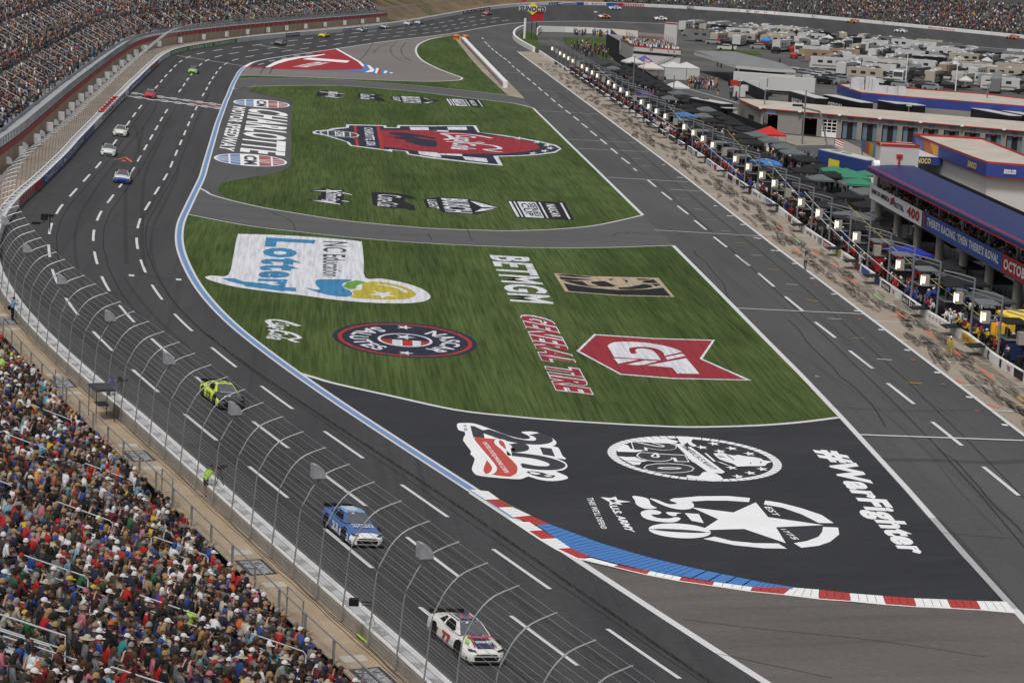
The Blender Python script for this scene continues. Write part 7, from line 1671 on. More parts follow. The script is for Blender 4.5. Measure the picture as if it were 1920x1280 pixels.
# ---------------- vehicles and tents ----------------
M_vw=mat('vehicle_white',(.5,.5,.5),.4,spec=.5); M_vbg=mat('vehicle_beige',(.38,.34,.28),.5); M_vg=mat('vehicle_grey',(.16,.165,.17),.4); M_vk=mat('vehicle_black',(.015,.015,.017),.35); M_vs=mat('vehicle_silver',(.32,.33,.34),.35,metal=.3); M_vr=mat('vehicle_red',(.3,.02,.02),.4); M_vb=mat('vehicle_blue',(.03,.06,.22),.4); M_vgl=mat('vehicle_glass',(.03,.035,.04),.15,spec=.6); M_vtr=mat('vehicle_trim',(.2,.2,.2),.5); M_vtn=mat('vehicle_tan',(.27,.2,.13),.5)
def wheels(t,xs,hw,r=.38):
    for x in xs:
        for sg in (1,-1): MB().tube([(x,sg*(hw-.25),r),(x,sg*hw,r)],r,10).build('wheel',M_tyre,t)
def motorhome(col,label,L=9.2):
    t=thing('motorhome',label,'motorhome',(0,0,0),0,'motorhomes parked in the infield'); h=L/2
    m=MB(); sec=[(-h,.5,3.2),(-h+.1,.5,3.3),(h-.6,.5,3.3),(h,.5,2.9),(h+.15,.5,1.5)]
    m.add([(x,-1.27,a) for x,a,b in sec]+[(x,-1.27,b) for x,a,b in sec]+[(x,1.27,a) for x,a,b in sec]+[(x,1.27,b) for x,a,b in sec],[(i,i+1,i+6,i+5) for i in range(4)]+[(10+i,15+i,16+i,11+i) for i in range(4)]+[(5+i,6+i,16+i,15+i) for i in range(4)]+[(0,5,15,10),(4,14,19,9)]); m.build('body',col,t)
    MB().add([(h+.02,-1.1,2.9),(h+.02,1.1,2.9),(h+.15,1.12,1.75),(h+.15,-1.12,1.75)],[(0,1,2,3)]).build('windshield',M_vgl,t)
    for sg in (1,-1):
        for x in (-h*.6,-.4,h*.45): MB().box((x,sg*1.28,2.2),(1.3,.03,.7)).build('window',M_vgl,t)
        MB().box((0,sg*1.285,1.1),(L*.9,.02,.35)).build('stripe',M_vtr,t)
    for x in (-h*.45,h*.35): MB().box((x,0,3.42),(1.0,.8,.28),0,0,.8).build('roof_unit',M_vw if col!=M_vw else M_vtr,t)
    wheels(t,(-h*.5,h*.62),1.26,.48); return t
def fifth(col,label,L=8.6):
    t=thing('caravan',label,'caravan',(0,0,0),0,'caravans parked in the infield'); h=L/2
    MB().box((-.8,0,2.05),(L-1.6,2.5,2.9)).box((h-.9,0,2.75),(1.9,2.4,1.6),0,0,.85).build('body',col,t)
    for sg in (1,-1):
        for x in (-h*.6,0): MB().box((x,sg*1.265,2.3),(1.2,.03,.7)).build('window',M_vgl,t)
        MB().box((-.8,sg*1.27,1.4),(L-2.4,.02,.3)).build('stripe',M_vtr,t)
    MB().box((-1,0,3.6),(1,.8,.26),0,0,.8).build('roof_unit',M_vtr,t); wheels(t,(-1.2,-.2),1.24,.4); return t
def pickup(col,label):
    t=thing('pickup_truck',label,'pickup truck',(0,0,0),0,'cars and pickups parked in the infield')
    MB().box((0,0,.8),(5.6,1.95,.7)).box((.35,0,1.45),(2.3,1.8,.75),0,0,.84).box((-1.7,.9,1.25),(2.0,.1,.3)).box((-1.7,-.9,1.25),(2.0,.1,.3)).build('body',col,t)
    MB().box((.35,0,1.5),(2.12,1.84,.42),0,0,.9).build('window',M_vgl,t); wheels(t,(-1.75,1.8),.98); return t
def suv(col,label,nm='parked_car'):
    t=thing(nm,label,'car',(0,0,0),0,'cars and pickups parked in the infield')
    MB().box((0,0,.72),(4.7,1.9,.72)).box((-.3,0,1.35),(3.2,1.75,.62),0,0,.85).build('body',col,t)
    MB().box((-.3,0,1.38),(3.05,1.79,.4),0,0,.9).build('window',M_vgl,t); wheels(t,(-1.45,1.45),.96,.35); return t
def marquee(col,label,s=3.0,h=2.4,nm='pop_up_tent',pk=1.0):
    t=thing(nm,label,'tent',(0,0,0),0,None); a=s/2
    MB().add([(-a,-a,h),(a,-a,h),(a,a,h),(-a,a,h),(0,0,h+pk),(-a,-a,h-.3),(a,-a,h-.3),(a,a,h-.3),(-a,a,h-.3)],[(0,1,4),(1,2,4),(2,3,4),(3,0,4),(0,1,6,5),(1,2,7,6),(2,3,8,7),(3,0,5,8)]).build('roof',col,t)
    for x in (-a,a):
        for y in (-a,a): MB().tube([(x,y,0),(x,y,h)],.05,4).build('leg',M_pole,t)
    return t
PROTO=[]
def mk(fn,*a): t=fn(*a); return t
def put(root,first,x,y,rz,label,px=True,sc_=1.0):
    r=root if first else copy_tree(root)
    p=G(x,y,0) if px else Vector((x,y,0)); r.location=p; r.rotation_euler=(0,0,rz); r['label']=label; r.scale=(sc_,)*3; return r
kinds=[('white motorhome',lambda:motorhome(M_vw,''),6),('beige motorhome',lambda:motorhome(M_vbg,''),4),('grey motorhome',lambda:motorhome(M_vg,''),3),('black motorhome',lambda:motorhome(M_vk,''),2.5),('silver motorhome',lambda:motorhome(M_vs,''),2),('white caravan',lambda:fifth(M_vw,''),5),('beige caravan',lambda:fifth(M_vbg,''),2),('grey caravan',lambda:fifth(M_vg,''),2),
 ('black pickup truck',lambda:pickup(M_vk,''),2.5),('white pickup truck',lambda:pickup(M_vw,''),2),('silver car',lambda:suv(M_vs,''),2),('black car',lambda:suv(M_vk,''),2.5),('red car',lambda:suv(M_vr,''),.6),('blue tent',lambda:marquee(mat('bright_blue_canvas',(.04,.2,.55)),'',3.2),.6),('white tent',lambda:marquee(M_vw,'',3.2),1.2),('grey tent',lambda:marquee(M_vg,'',3.4),1.5),('tan caravan',lambda:fifth(M_vtn,''),.8)]
protos={}
SECT=lambda x,y:('left' if x<1450 else 'middle' if x<1640 else 'right' if x<1790 else 'far right')
cnt={}
import collections
field=P("1278,53 1350,56 1440,62 1560,76 1680,88 1800,101 1960,118 1960,186 1800,172 1690,160 1590,152 1560,138 1500,112 1440,100 1380,88 1345,84 1300,84")
fp_=[G(x,y,0) for x,y in field]
def inside(pts,x,y):
    c=False; j=len(pts)-1
    for i in range(len(pts)):
        a,b=pts[i],pts[j]
        if (a.y>y)!=(b.y>y) and x<(b.x-a.x)*(y-a.y)/(b.y-a.y)+a.x: c=not c
        j=i
    return c
th=R(-14); ct,st_=math.cos(th),math.sin(th)
todo=[]
for a in range(-10,60):
    for b in range(-40,60):
        u,v=a*7.6+rp.uniform(-1.2,1.2),b*9.6+rp.uniform(-1.2,1.2)+(a%2)*3
        x,y=60+u*ct-v*st_,650+u*st_+v*ct
        if inside(fp_,x,y): todo.append((x,y))
todo.sort(key=lambda q:q[1])
for (x,y) in todo:
    if rp.random()<.10: continue
    k=rp.choices(kinds,[q[2] for q in kinds])[0]; nm=k[0]; px=pr((x,y,0)); sec=SECT(*px)
    first=nm not in protos
    if first: protos[nm]=k[1]()
    small='car' in nm and 'caravan' not in nm or 'pickup' in nm or 'tent' in nm
    cnt[nm,sec]=cnt.get((nm,sec),0)+1
    rz=th+(math.pi if rp.random()<.5 else 0)+(math.pi/2 if rp.random()<.62 else 0)+rp.uniform(-.25,.25)
    put(protos[nm],first,x,y,rz,'%s in the %s infield, %s nearest of its kind there'%(nm,sec,ordw(cnt[nm,sec]-1) if cnt[nm,sec]>1 else 'the very'),False)
    if small and rp.random()<.8 and 'tent' not in nm:
        cnt['black car',sec]=cnt.get(('black car',sec),0)+1
        f2='black car' not in protos
        if f2: protos['black car']=suv(M_vk,'')
        put(protos['black car'],f2,x+5.2*ct,y+5.2*st_,rz+rp.uniform(-.1,.1),'black car in the %s infield, %s nearest of its kind there'%(sec,ordw(cnt['black car',sec]-1)),False)
kk=0
for (x,y) in todo:
    if rp.random()<.25 or kk>230: continue
    kk+=1; px=pr((x,y,0)); sec=SECT(*px); nm='black awning' 
    if kk%2:
        nm2=('black car','black pickup truck','silver car','red car')[(kk//2)%4]; cnt[nm2,sec]=cnt.get((nm2,sec),0)+1; f2=nm2 not in protos
        if f2: protos[nm2]=dict((q[0],q[1]) for q in kinds)[nm2]()
        put(protos[nm2],f2,x+rp.uniform(3,5),y+rp.uniform(-5,5),rp.uniform(0,3),'%s in the %s infield, %s nearest of its kind there'%(nm2,sec,ordw(cnt[nm2,sec]-1)),False); continue
    first=nm not in protos
    if first: protos[nm]=marquee(M_blk,'',4.0,2.3,'awning',.5)
    cnt[nm,sec]=cnt.get((nm,sec),0)+1
    put(protos[nm],first,x+rp.uniform(2.5,5),y+rp.uniform(-4,4),rp.uniform(0,3),'black awning in the %s infield, %s nearest of its kind there'%(sec,ordw(cnt[nm,sec]-1)),False)['group']='black awnings in the infield'
print('field',len(todo))
# car park rows in front
k=0
for x,y in P("1487,140 1497,143 1506,147 1517,149 1527,152 1541,157 1512,142 1523,145 1534,148 1548,152 1562,158 1538,143 1552,147 1567,152 1582,156 1650,158 1662,160 1677,162 1690,165 1660,152 1675,155 1735,168 1748,170"):
    k+=1; nm=('silver car','white pickup truck','black car','silver car')[k%4]; first=nm not in protos
    if first: protos[nm]=dict((q[0],q[1]) for q in kinds)[nm]()
    put(protos[nm],first,x,y,R(-35)+rp.uniform(-.1,.1),'%s in the car park by the rear garage roof, %s from the left'%(nm,ordw(k-1)))
put(pickup(M_vw,''),True,1363,95,R(170),'white pickup truck alone on the grass left of the grey metal roof')
# haulers
M_hl=mat('hauler_roof',(.52,.52,.52),.5)
def trailer(L,sidem,roofm,label,a,b,txt=None,tm_=None,W=2.6,H=4.0,grp=None):
    """a,b: photo pixels of the near and far end of the roof's left edge (height H)"""
    A,B=G(*a,H),G(*b,H); d=(B-A); rz=math.atan2(d.y,d.x); L=min(d.length,L) if L else d.length
    t=thing('race_transporter',label,'truck trailer',(A.x,A.y,0),rz,grp)
    MB().box((L/2,W/2*-1,2.35),(L,W,3.1)).build('body',sidem,t); MB().box((L/2,-W/2,3.96),(L+.05,W+.05,.1)).build('roof',roofm,t)
    MB().box((L*.75,-W/2,.6),(L*.4,W*.9,.6)).build('undercarriage',M_dark,t)
    for x in (1.5,2.8,L-2,L-3.3):
        for y in (-.2,-W+.2): MB().tube([(x,y-.12,.5),(x,y+.12,.5)],.5,10).build('wheel',M_tyre,t)
    if txt:
        for yy,sg in ((-W-.03,1),(.03,-1)):
            vs,fs,_=textmesh(txt,.03); m=MB(); m.add([((L*.15+L*.4*u) if sg>0 else (L*.55-L*.4*u),yy,1.6+1.3*v) for u,v in vs],fs); m.build('side_lettering',tm_ or MWh,t)
    return t
for k,(a,b,L,lab,tx) in enumerate((((1503,171),(1597,197),17,'black race transporter with a white roof, leftmost of the row behind the garage','NASCAR'),((1567,178),(1690,204),17,'black race transporter second in the row behind the garage','OFFICIAL'),((1625,180),(1745,203),17,'black race transporter third in the row behind the garage',None),((1665,183),(1788,209),17,'black race transporter right behind the green and orange trailer',None),((1832,201),(1925,219),17,'dark race transporter right of the orange trailer end',None),((1860,200),(1960,219),17,'dark race transporter at the right photo edge behind the garage',None))):
    trailer(L,M_vk,M_hl,lab,a,b,tx,None,2.6,4.0,'race transporters parked behind the garage')
tg=thing('race_transporter','trailer with a bright green and orange side behind the garage','truck trailer',G(1786,218,0),0,'race transporters parked behind the garage')
A,B=G(1786,218,0)-tg.location,G(1831,221,0)-tg.location
m=MB(); m.add([Vector((A.x,A.y,.8)),Vector((A.x+(B.x-A.x)*.48,A.y+(B.y-A.y)*.48,.8)),Vector((A.x+(B.x-A.x)*.48,A.y+(B.y-A.y)*.48,4.0)),Vector((A.x,A.y,4.0))],[(0,1,2,3)]); m.build('green_side',mat('hauler_green',(.04,.3,.08),.4),tg)
m=MB(); m.add([Vector((A.x+(B.x-A.x)*.48,A.y+(B.y-A.y)*.48,.8)),Vector((B.x,B.y,.8)),Vector((B.x,B.y,4.0)),Vector((A.x+(B.x-A.x)*.48,A.y+(B.y-A.y)*.48,4.0))],[(0,1,2,3)]); m.build('orange_side',mat('hauler_orange',(.55,.2,.03),.4),tg)
m=MB(); m.box(((A.x+B.x)/2-.3,(A.y+B.y)/2+1.5,2.4),(abs(B.x-A.x),2.4,3.2)); m.build('body',M_vk,tg)
def bx_at(name,label,cat,x,y,size,rz,parts,z=0):
    t=thing(name,label,cat,G(x,y,0),rz); 
    for nm,c,d,mt_ in parts: MB().box(c,d).build(nm,mt_,t)
    return t
bx_at('coach','black coach with a white roof parked beside the pit boxes','coach',1331,226,0,R(115),[('body',(0,0,1.9),(11.5,2.6,3.2),M_vk),('roof',(0,0,3.55),(11.3,2.4,.12),M_hl),('roof_hatch',(2,0,3.68),(1,.8,.1),M_vk),('roof_hatch',(3.6,0,3.68),(1,.8,.1),M_vk),('windshield',(-5.77,0,2.3),(.05,2.3,1.3),M_vgl),('awning',(-6.6,0,2.9),(1.8,2.6,.08),M_hl),('window',(0,1.32,2.5),(9,.04,.8),M_vgl)])
bx_at('display_trailer','dark blue display trailer with a long white roof beside the green parasols','trailer',1590,340,0,R(112),[('body',(0,0,2.0),(13.5,2.7,3.4),M_vb),('roof',(0,0,3.75),(13.3,2.6,.12),M_hl),('roof_hatch',(1,0,3.88),(1.4,.9,.12),M_vs),('roof_hatch',(4,0,3.88),(1.4,.9,.12),M_vs),('door',(-6.77,.3,1.6),(.04,1.2,2.2),MWh),('side_panel',(2,1.37,2.2),(3,.03,1.2),MYl)])
bx_at('box_trailer','long white trailer parked under the grey metal roof','trailer',1432,171,0,R(-12),[('body',(0,0,2.3),(13.5,2.6,3.0),M_hl),('undercarriage',(0,0,.6),(12,2.2,.5),M_dark),('landing_leg',(4.5,0,.4),(.2,1.8,.8),M_dark)])
bx_at('box_trailer','second white trailer, right of the white lorry cab','trailer',1484,178,0,R(-12),[('body',(0,0,2.3),(10,2.6,3.0),M_hl),('undercarriage',(0,0,.6),(9,2.2,.5),M_dark),('rear_door',(-5.03,0,2.3),(.05,2.2,2.6),MWh)])
tr_=bx_at('lorry','white lorry cab in front of the two white trailers','lorry',1414,178,0,R(168),[('cab',(0,0,1.8),(2.2,2.4,2.2),M_hl),('bonnet',(1.9,0,1.3),(1.8,2.1,1.2),M_hl),('windshield',(1.13,0,2.3),(.04,2.0,.9),M_vgl),('chassis',(-2.5,0,.7),(4,1.6,.4),M_dark),('sleeper',(-1.9,0,2.4),(1.5,2.4,2.8),M_hl)]); wheels(tr_,(2.0,-3.4),1.2,.5)
g_=bx_at('generator','small white generator trailer by the black fence','generator',1385,187,0,0,[('body',(0,0,1.6),(2.4,1.6,2.0),M_hl),('base',(0,0,.4),(2.6,1.6,.3),M_dark)]); wheels(g_,(0,),.9,.35)
for x,y,s,col,lab in ((1185,134,4.6,M_hl,'white peaked tent beside the blue parasol'),(1260,148,5.2,M_hl,'left half of the large twin-peaked white tent'),(1285,149,5.2,M_hl,'right half of the large twin-peaked white tent'),(1219,150,5.0,mat('pale_canvas',(.5,.46,.42),.7),'striped tan parasol tent before the white building'),(1207,131,3.2,mat('blue_parasol',(.08,.1,.35),.7),'small blue and white parasol between two white tents'),(1268,184,4.4,M_hl,'leaning white tent beside the service road'),(1441,277,4.2,mat('red_canvas',(.5,.03,.03),.7),'red pop-up tent in front of the garage')):
    t=marquee(col,lab,s,2.3 if s<5 else 2.8,'pop_up_tent',1.2); t.location=G(x,y,0); t.rotation_euler=(0,0,.2)
    if 'twin' in lab:
        a=s/2; m=MB(); m.add([(-a,-a,0),(a,-a,0),(a,-a,2.6),(-a,-a,2.6)],[(0,1,2,3)]); m.build('side_wall',M_hl,t)
for k,(x,y) in enumerate(P("1562,333 1583,337 1600,345 1608,358 1628,340")):
    t=marquee(mat('green_canvas',(.04,.2,.12),.7),'dark green parasol over guests, %s from the left of its cluster'%ordw(k),3.6,2.6,'parasol',.6); t.location=G(x,y+22,0); t['group']='green parasols near the display trailer'
for x,y,lab in ((1250,212,'bright blue long canopy over the pit boxes beside the black coach'),(1400,294,'bright blue long canopy left of the black boards')):
    pass
# boom lift
p=G(1552,300,0); bl=thing('boom_lift','dark boom lift raising a camera platform near the garage','boom lift',p)
MB().box((0,0,.8),(2.4,1.8,1.2)).build('base',M_dark,bl); MB().tube([(0,0,1.2),(-1.2,1,6.0),(-1.6,1.6,7.2)],.14,5).tube([(-1.6,1.6,7.2),(-4.2,2.6,7.6)],.16,5).build('arm',M_pole,bl); MB().box((-4.9,2.8,7.9),(1.6,1.0,.3)).box((-4.9,2.8,8.7),(1.6,.08,.08)).build('platform',M_dark,bl)
# masts
for k,(x,y,h,lab) in enumerate(((1697,163,8,'tall pale mast rising among the motorhomes'),(1791,173,8,'thick pale mast right of the motorhome field'),(1185,190,9,'slim light mast beside the blue and white parasols'),(1112,100,11,'tall floodlight mast left of the grey screen'),(1260,210,7,'thin flag mast beside the tan service road'),(1382,235,8,'flag mast with a red and white flag'),(1430,240,7,'grey mast before the garage corner'),(1504,270,9,'thin mast in front of the second garage door'),(1846,232,8,'mast on the roof edge of the garage'),(1700,250,5,'short mast over the garage roof'))):
    p=G(x,y,0); t=thing('mast',lab,'mast',p); MB().tube([(0,0,0),(0,0,h)],[.16,.1],6).build('pole',M_wt if k<2 else M_pole,t); MB().box((0,0,h),(.9,.3,.35)).build('head',M_foam,t)
    if 'flag' in lab and k==5: MB().box((-.9,0,h-.5),(1.6,.04,.9)).build('flag',M_redt,t)
fl=[(1560,330,5.5,'flag near the display trailer'),(1700,470,6.5,'flag over the pits under the white banner'),(1205,160,6,'flag beside the striped tan parasol')]
for x,y,h,lab in fl:
    t=thing('flag',"red, white and blue "+lab,'flag',G(x,y,0)); MB().tube([(0,0,0),(0,0,h)],.06,5).build('pole',M_pole,t); m=MB()
    for k in range(6): m.add([(0,0,h-.16*k),(1.3,.1,h-.16*k-.5),(1.3,.1,h-.16*k-.66),(0,0,h-.16*k-.16)],[(0,1,2,3)],k%2)
    m.build('cloth',[M_redt,MWh],t)
# pit entry wall, grass island, fuel sign
m=MB(); ip=P("963,66 962,72 968,80 985,92 1000,100 1008,106"); 
def lowwall(name,px,h,wd,mt_,label):
    pts=[G(x,y) for x,y in px]; m=MB()
    for a,b in zip(pts,pts[1:]):
        d=(b-a).normalized(); n=Vector((-d.y,d.x,0))*wd; m.add([a,b,b+n,a+n]+[v+Vector((0,0,h)) for v in (a,b,b+n,a+n)],[(0,1,5,4),(1,2,6,5),(2,3,7,6),(3,0,4,7),(4,5,6,7)])
    return tag(m.build(name,mt_),label,'wall')
lowwall('pit_entry_wall',smooth(P("1003,98 990,91 975,82 966,74 966,66 974,59 985,55"),3),1.3,.6,M_wt,'curved white wall round the grass island under the fuel sign')
lowwall('inner_wall',P("1008,66 1014,60 1060,61 1110,63 1150,66"),1.8,.5,M_wt,'straight white wall behind the onlookers beyond the pit boxes')
mb=MB(); mb.poly([G(x,y,.03) for x,y in P("974,64 985,58 1003,62 1012,82 1008,92 998,96 982,84")]); mb.poly([G(x,y,.03) for x,y in P("1055,70 1140,72 1150,88 1145,108 1125,112 1110,92 1060,84")]); mb.poly([G(x,y,.03) for x,y in P("1335,92 1420,96 1430,104 1350,99")]); mb.poly([G(x,y,.03) for x,y in P("1640,108 1690,110 1685,122 1650,120")]); tag(mb.build('infield_grass',A_grass),kind='structure')
t=thing('fuel_sign','tall fuel sign with a yellow diamond and red arrow at the pit entry','sign',G(983,73,0))
MB().tube([(0,0,0),(0,0,6)],.35,8).build('post',M_wt,t); MB().tube([(2.0,1,0),(2.0,1,5.0)],.12,5).tube([(3.4,1,0),(3.4,1,5.0)],.12,5).build('support',M_dark,t)
m=MB(); m.add([(-.2,-.3,8.9),(2.0,-.3,10.8),(4.2,-.3,8.9),(2.0,-.3,7.0),(-.2,.1,8.9),(2.0,.1,10.8),(4.2,.1,8.9),(2.0,.1,7.0)],[(0,1,2,3),(4,5,6,7),(0,1,5,4),(1,2,6,5),(2,3,7,6),(3,0,4,7)]); m.build('diamond',MYl,t)
m=MB(); m.add([(-2.0,-.4,10.2),(.2,-.4,10.9),(-1.2,-.4,12.4),(-1.0,-.4,11.0)],[(0,1,2,3)]); m.add([(1.8,-.1,8.0),(5.2,-.1,8.0),(5.2,-.1,5.6),(1.4,-.1,5.4)],[(0,1,2,3)]); m.build('red_arrow',MRd,t)
vs,fs,_=textmesh("SUNOCO",.05,.2); MB().add([(-1.9+7.6*u,-.5,8.1+1.5*v) for u,v in vs],fs).build('lettering',MNv,t)
vs,fs,_=textmesh("SUNOCO",.12,.2); MB().add([(-2.05+7.9*u,-.42,8.0+1.7*v) for u,v in vs],fs).build('lettering_edge',MWh,t)
# guard wall with red posts at the pit entry
ga,gb_=G(868,79),G(947,165); t=thing('guard_wall','white-topped guard wall with red striped face at the pit entrance','wall',ga); d=(gb_-ga); L=d.length; d.normalize(); n=Vector((-d.y,d.x,0))
def gw(u,x,h): return d*u+n*x+Vector((0,0,h))
m=MB(); m.add([gw(0,-.5,1.3),gw(L,-.5,1.3),gw(L,.5,1.3),gw(0,.5,1.3),gw(0,-.5,0),gw(L,-.5,0),gw(L,.5,0),gw(0,.5,0)],[(0,1,2,3),(0,1,5,4),(3,2,6,7),(0,3,7,4),(1,2,6,5)]); m.build('wall_body',M_wt,t)
m=MB(); k=0.0; sg=-1 if (CP-ga).dot(n)<0 else 1
sg=-1 if n.x>0 else 1
while k<L-1: 
    m.add([gw(k,.53*sg,.15),gw(k+1.0,.53*sg,.15),gw(k+1.0,.53*sg,.95),gw(k,.53*sg,.95)],[(0,1,2,3)]); k+=2.0
m.build('red_panels',mat('dull_red_panel',(.2,.05,.035),.8),t)
for dx in (-1.0,1.0):
    p=G(864,75)+Vector((dx*1.3,0,0)); t=thing('crash_barrel','%s orange crash barrel before the guard wall'%('left' if dx<0 else 'right'),'barrel',p); MB().tube([(0,0,0),(0,0,.9),(0,0,.95),(0,0,1.5)],[.9,.85,.95,.8],10).build('barrel',mat('orange_barrel',(.6,.22,.03),.6),t); MB().tube([(0,0,.7),(0,0,.8)],.95,10).build('band',M_dark,t)
# black fences
for a,b,lab in (((1365,160),(1440,196),'black screen fence in front of the white trailers'),((1236,180),(1430,262),'black screen fence between the pit boxes and service road'),((1150,112),(1240,175),'black screen fence below the terrace building')):
    A,B=G(*a),G(*b); t=thing('screen_fence',lab,'fence',A); m=MB(); D=B-A; n_=int(D.length/3); wq(m,(0,0,0),D,0,2.4); m.build('screen',M_blk,t)
    m=MB(); m.tube([(0,0,2.4),D+Vector((0,0,2.4))],.05,4); m.build('top_rail',M_dark,t)
# ---------------- backstretch stand, trees ----------------
bs0=SB(1010,9) ; bs1=SMAX-2
def BP(s,x,h): 
    p,n,t,wd,tb=frame(s); return p+n*(wd+x)+Vector((0,0,wd*tb+h))
sw0=SB(1150,13)
bst=thing('grandstand','distant back-straight grandstand above the far white wall','grandstand',(0,0,0)); m=MB(); ss=srange(sw0,bs1,6)
NB2=30
for k in range(NB2):
    vs=[]
    for s in ss: vs+=[BP(s,3+.85*k,1.2+.42*(k-1)),BP(s,3+.85*k,1.2+.42*k),BP(s,3.85+.85*k,1.2+.42*k)]
    m.add(vs,[(3*i+j,3*i+3+j,3*i+4+j,3*i+1+j) for i in range(len(ss)-1) for j in (0,1)])
m.build('stepped_deck',mat('dark_deck',(.1,.1,.105),.8),bst)
cb=NPB()
for k in range(NB2-8):
    s=sw0
    while s<bs1:
        s+=.7
        if rp.random()<.35: continue
        p=BP(s,3.4+.85*k,1.2+.42*k); x,y=pr(p)
        if y<-8 or x>1935: continue
        o,n,t_,_,_=frame(s); V,F,M_=TINY[rp.randrange(3)]; cb.add(xf(V,p,math.atan2(-n.y,-n.x)+rp.uniform(-.5,.5)),F,cols(None,FW)[M_])
tag(cb.build('crowd',PAL),'tiny distant crowd above the far white wall','crowd',None,'stuff')
for i,s in enumerate(srange(sw0+10,bs1-5,9)):
    p=BP(s,21,6); x,y=pr(p)
    if x>1925 or y<-20: continue
    c=[M_redt,M_redt,MWh,M_dark][i%4]; t=thing('pennant','tall %s pennant at the back of the far crowd, %s from the left'%(('red','deep red','white','dark')[i%4],ordw(i)),'pennant',p,0,'pennants along the back straight'); MB().tube([(0,0,0),(0,0,5)],.1,4).build('pole',M_pole,t); MB().box((.6,0,3.2),(1.1,.06,3.0)).build('cloth',c,t)
def mstbs(x,y,lab,h):
    p=hit(x,y+8); t=thing('fence_mast',lab,'mast',p+Vector((0,0,1))); MB().tube([(0,0,0),(0,0,h)],.15,5).build('pole',M_pole,t); MB().box((0,0,h),(.8,.3,.4)).build('head',M_foam,t)
for x,y,k in ((1400,20,0),(1523,30,1),(1656,40,2),(1791,50,3)): mstbs(x,y,'%s grey fence mast along the far white wall from the left'%ordw(k),14)
def bsfind(x,y,off):
    best=None
    for s in srange(sw0,bs1,3):
        for h in range(4,30):
            q=pr(BP(s,off,h)); e=(q[0]-x)**2+(q[1]-y)**2
            if best is None or e<best[0]: best=(e,s,h)
    return BP(best[1],off,best[2])
A,B=bsfind(1797,26,20),bsfind(1935,50,20); B=A+(B-A)*1.5; t=thing('long_tent','long white tent roof behind the far crowd at the top right','tent',A); D=B-A; n_=Vector((-D.y,D.x,0)).normalized()
if n_.y<0:n_=-n_
m=MB(); m.add([(0,0,0),D,D+n_*6+Vector((0,0,2.6)),n_*6+Vector((0,0,2.6)),n_*12,D+n_*12],[(0,1,2,3),(3,2,5,4),(0,3,4)]); m.add([(0,0,0),D,D-Vector((0,0,.8)),Vector((0,0,-.8))],[(0,1,2,3)]); m.build('roof',M_hl,t)
for k in range(9): p=D*(k/8); MB().tube([p,p-Vector((0,0,9))],.12,4).build('post',M_pole,t)
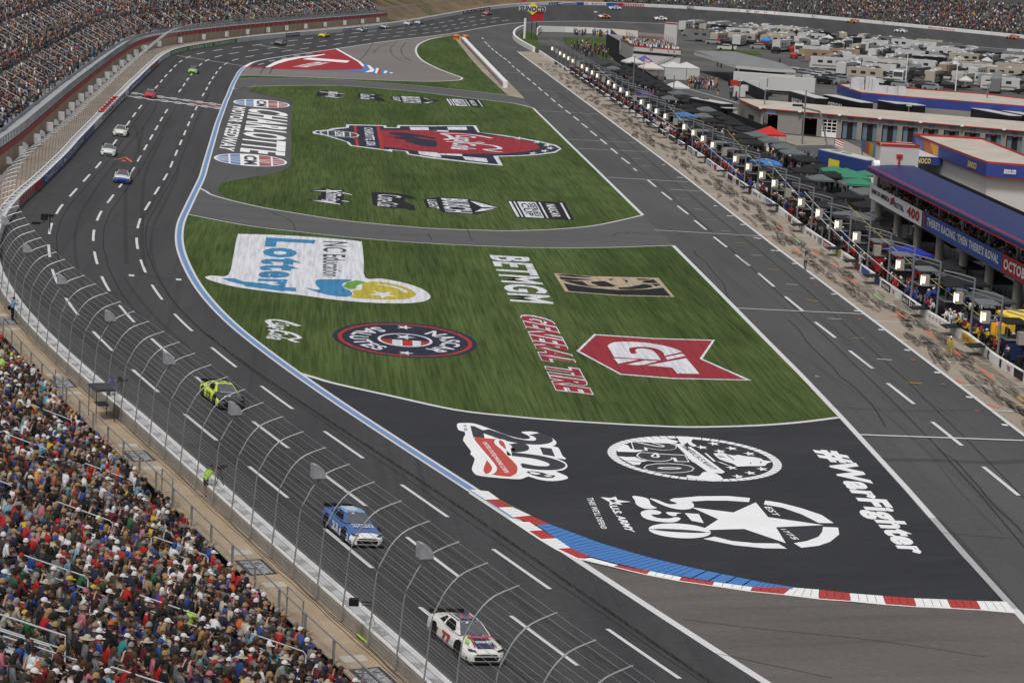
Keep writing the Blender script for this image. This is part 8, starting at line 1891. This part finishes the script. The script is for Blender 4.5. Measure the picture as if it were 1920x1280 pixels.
# embankment and trees past the far stand
e0=616; m=MB(); ss=srange(e0,bs0+60,8); vs=[]
prof=[(1.2,.3),(7,1.0),(14,4.5),(34,11),(80,14)]
for s in ss: vs+=[BP(s,x,h) for x,h in prof]
m.add(vs,[(i*5+k,(i+1)*5+k,(i+1)*5+k+1,i*5+k+1) for i in range(len(ss)-1) for k in range(4)])
tag(m.build('embankment',surf('embankment_soil',[(1,(6,6,6),0,.3,.7,(.12,.075,.045),(.2,.15,.09),5),(1,(9,9,9),0,.55,.65,W1,(.4,.6,.3),4)])),kind='structure')
LF=[mat('dark_leaves',(.018,.04,.012),.8,.3,.5),mat('mid_leaves',(.03,.06,.02),.8,.3,.5)]
def tree(x,y,z,h,seed,label):
    r=random.Random(seed); t=thing('tree',label,'tree',(x,y,z),0,'dark trees beyond the speedway')
    MB().tube([(0,0,0),(.2,.1,h*.35),(0,0,h*.7)],[.45,.3,.12],6).tube([(.2,.1,h*.35),(1.5,.5,h*.6)],[.18,.06],5).tube([(.15,.1,h*.4),(-1.4,-.4,h*.62)],[.18,.06],5).build('trunk',mat('bark',(.06,.045,.035),.9),t)
    m=MB(); cl=[(r.gauss(0,h*.16),r.gauss(0,h*.16),h*.62+r.uniform(-.28,.36)*h) for _ in range(16)]
    for _ in range(620):
        c=r.choice(cl); p=Vector((c[0]+r.gauss(0,h*.085),c[1]+r.gauss(0,h*.085),c[2]+r.gauss(0,h*.06))); u=Vector((r.gauss(0,1),r.gauss(0,1),r.gauss(0,.5))).normalized()*r.uniform(.25,.6); v=u.cross(Vector((r.gauss(0,1),r.gauss(0,1),r.gauss(0,1)))).normalized()*u.length
        m.add([p-u,p+v*.7,p+u,p-v*.7],[(0,1,2,3)],0)
    m.build('crown',LF[seed%2],t); return t
protoT=[tree(0,0,0,13,k,'') for k in range(3)]
k=0; used=set(); TR_=[]
spots=[]
for i in range(26):
    s=626+rp.uniform(0,150)*1.0; spots.append(BP(s,rp.uniform(20,60),9))
for i in range(60):
    s=rp.uniform(sw0+10,bs1); spots.append(BP(s,rp.uniform(34,80),0))
for p in spots:
    x,y=pr(p+Vector((0,0,9)))
    if not(-30<x<1950): continue
    b=k%3; r=protoT[b] if b not in used else copy_tree(protoT[b]); used.add(b); r.location=(p.x,p.y,p.z-1); r.rotation_euler=(0,0,rp.uniform(0,6)); sc_=rp.uniform(.8,1.35); r.scale=(sc_,)*3
    TR_.append((x,r)); k+=1
for j_,(x,r_) in enumerate(sorted(TR_,key=lambda q:q[0])): r_['label']='dark green tree %s, %s tree counted from the left'%('above the brown bank' if x<1000 else 'behind the far crowd',ordw(j_))
# crowns beyond reach: dark wood
m=MB(); r=random.Random(4)
for i in range(14000):
    s=r.uniform(600,bs1); q=r.random(); p=BP(s,r.uniform(60,110),4+r.uniform(0,24)); u=Vector((r.gauss(0,1),r.gauss(0,1),r.gauss(0,.6))).normalized()*r.uniform(.8,1.8); v=u.cross(Vector((r.gauss(0,1),r.gauss(0,1),r.gauss(0,1)))).normalized()*u.length; m.add([p-u,p+v*.7,p+u,p-v*.7],[(0,1,2,3)])
tag(m.build('woodland',LF[0]),'dark wood closing the view beyond the back straight','woodland',None,'stuff')
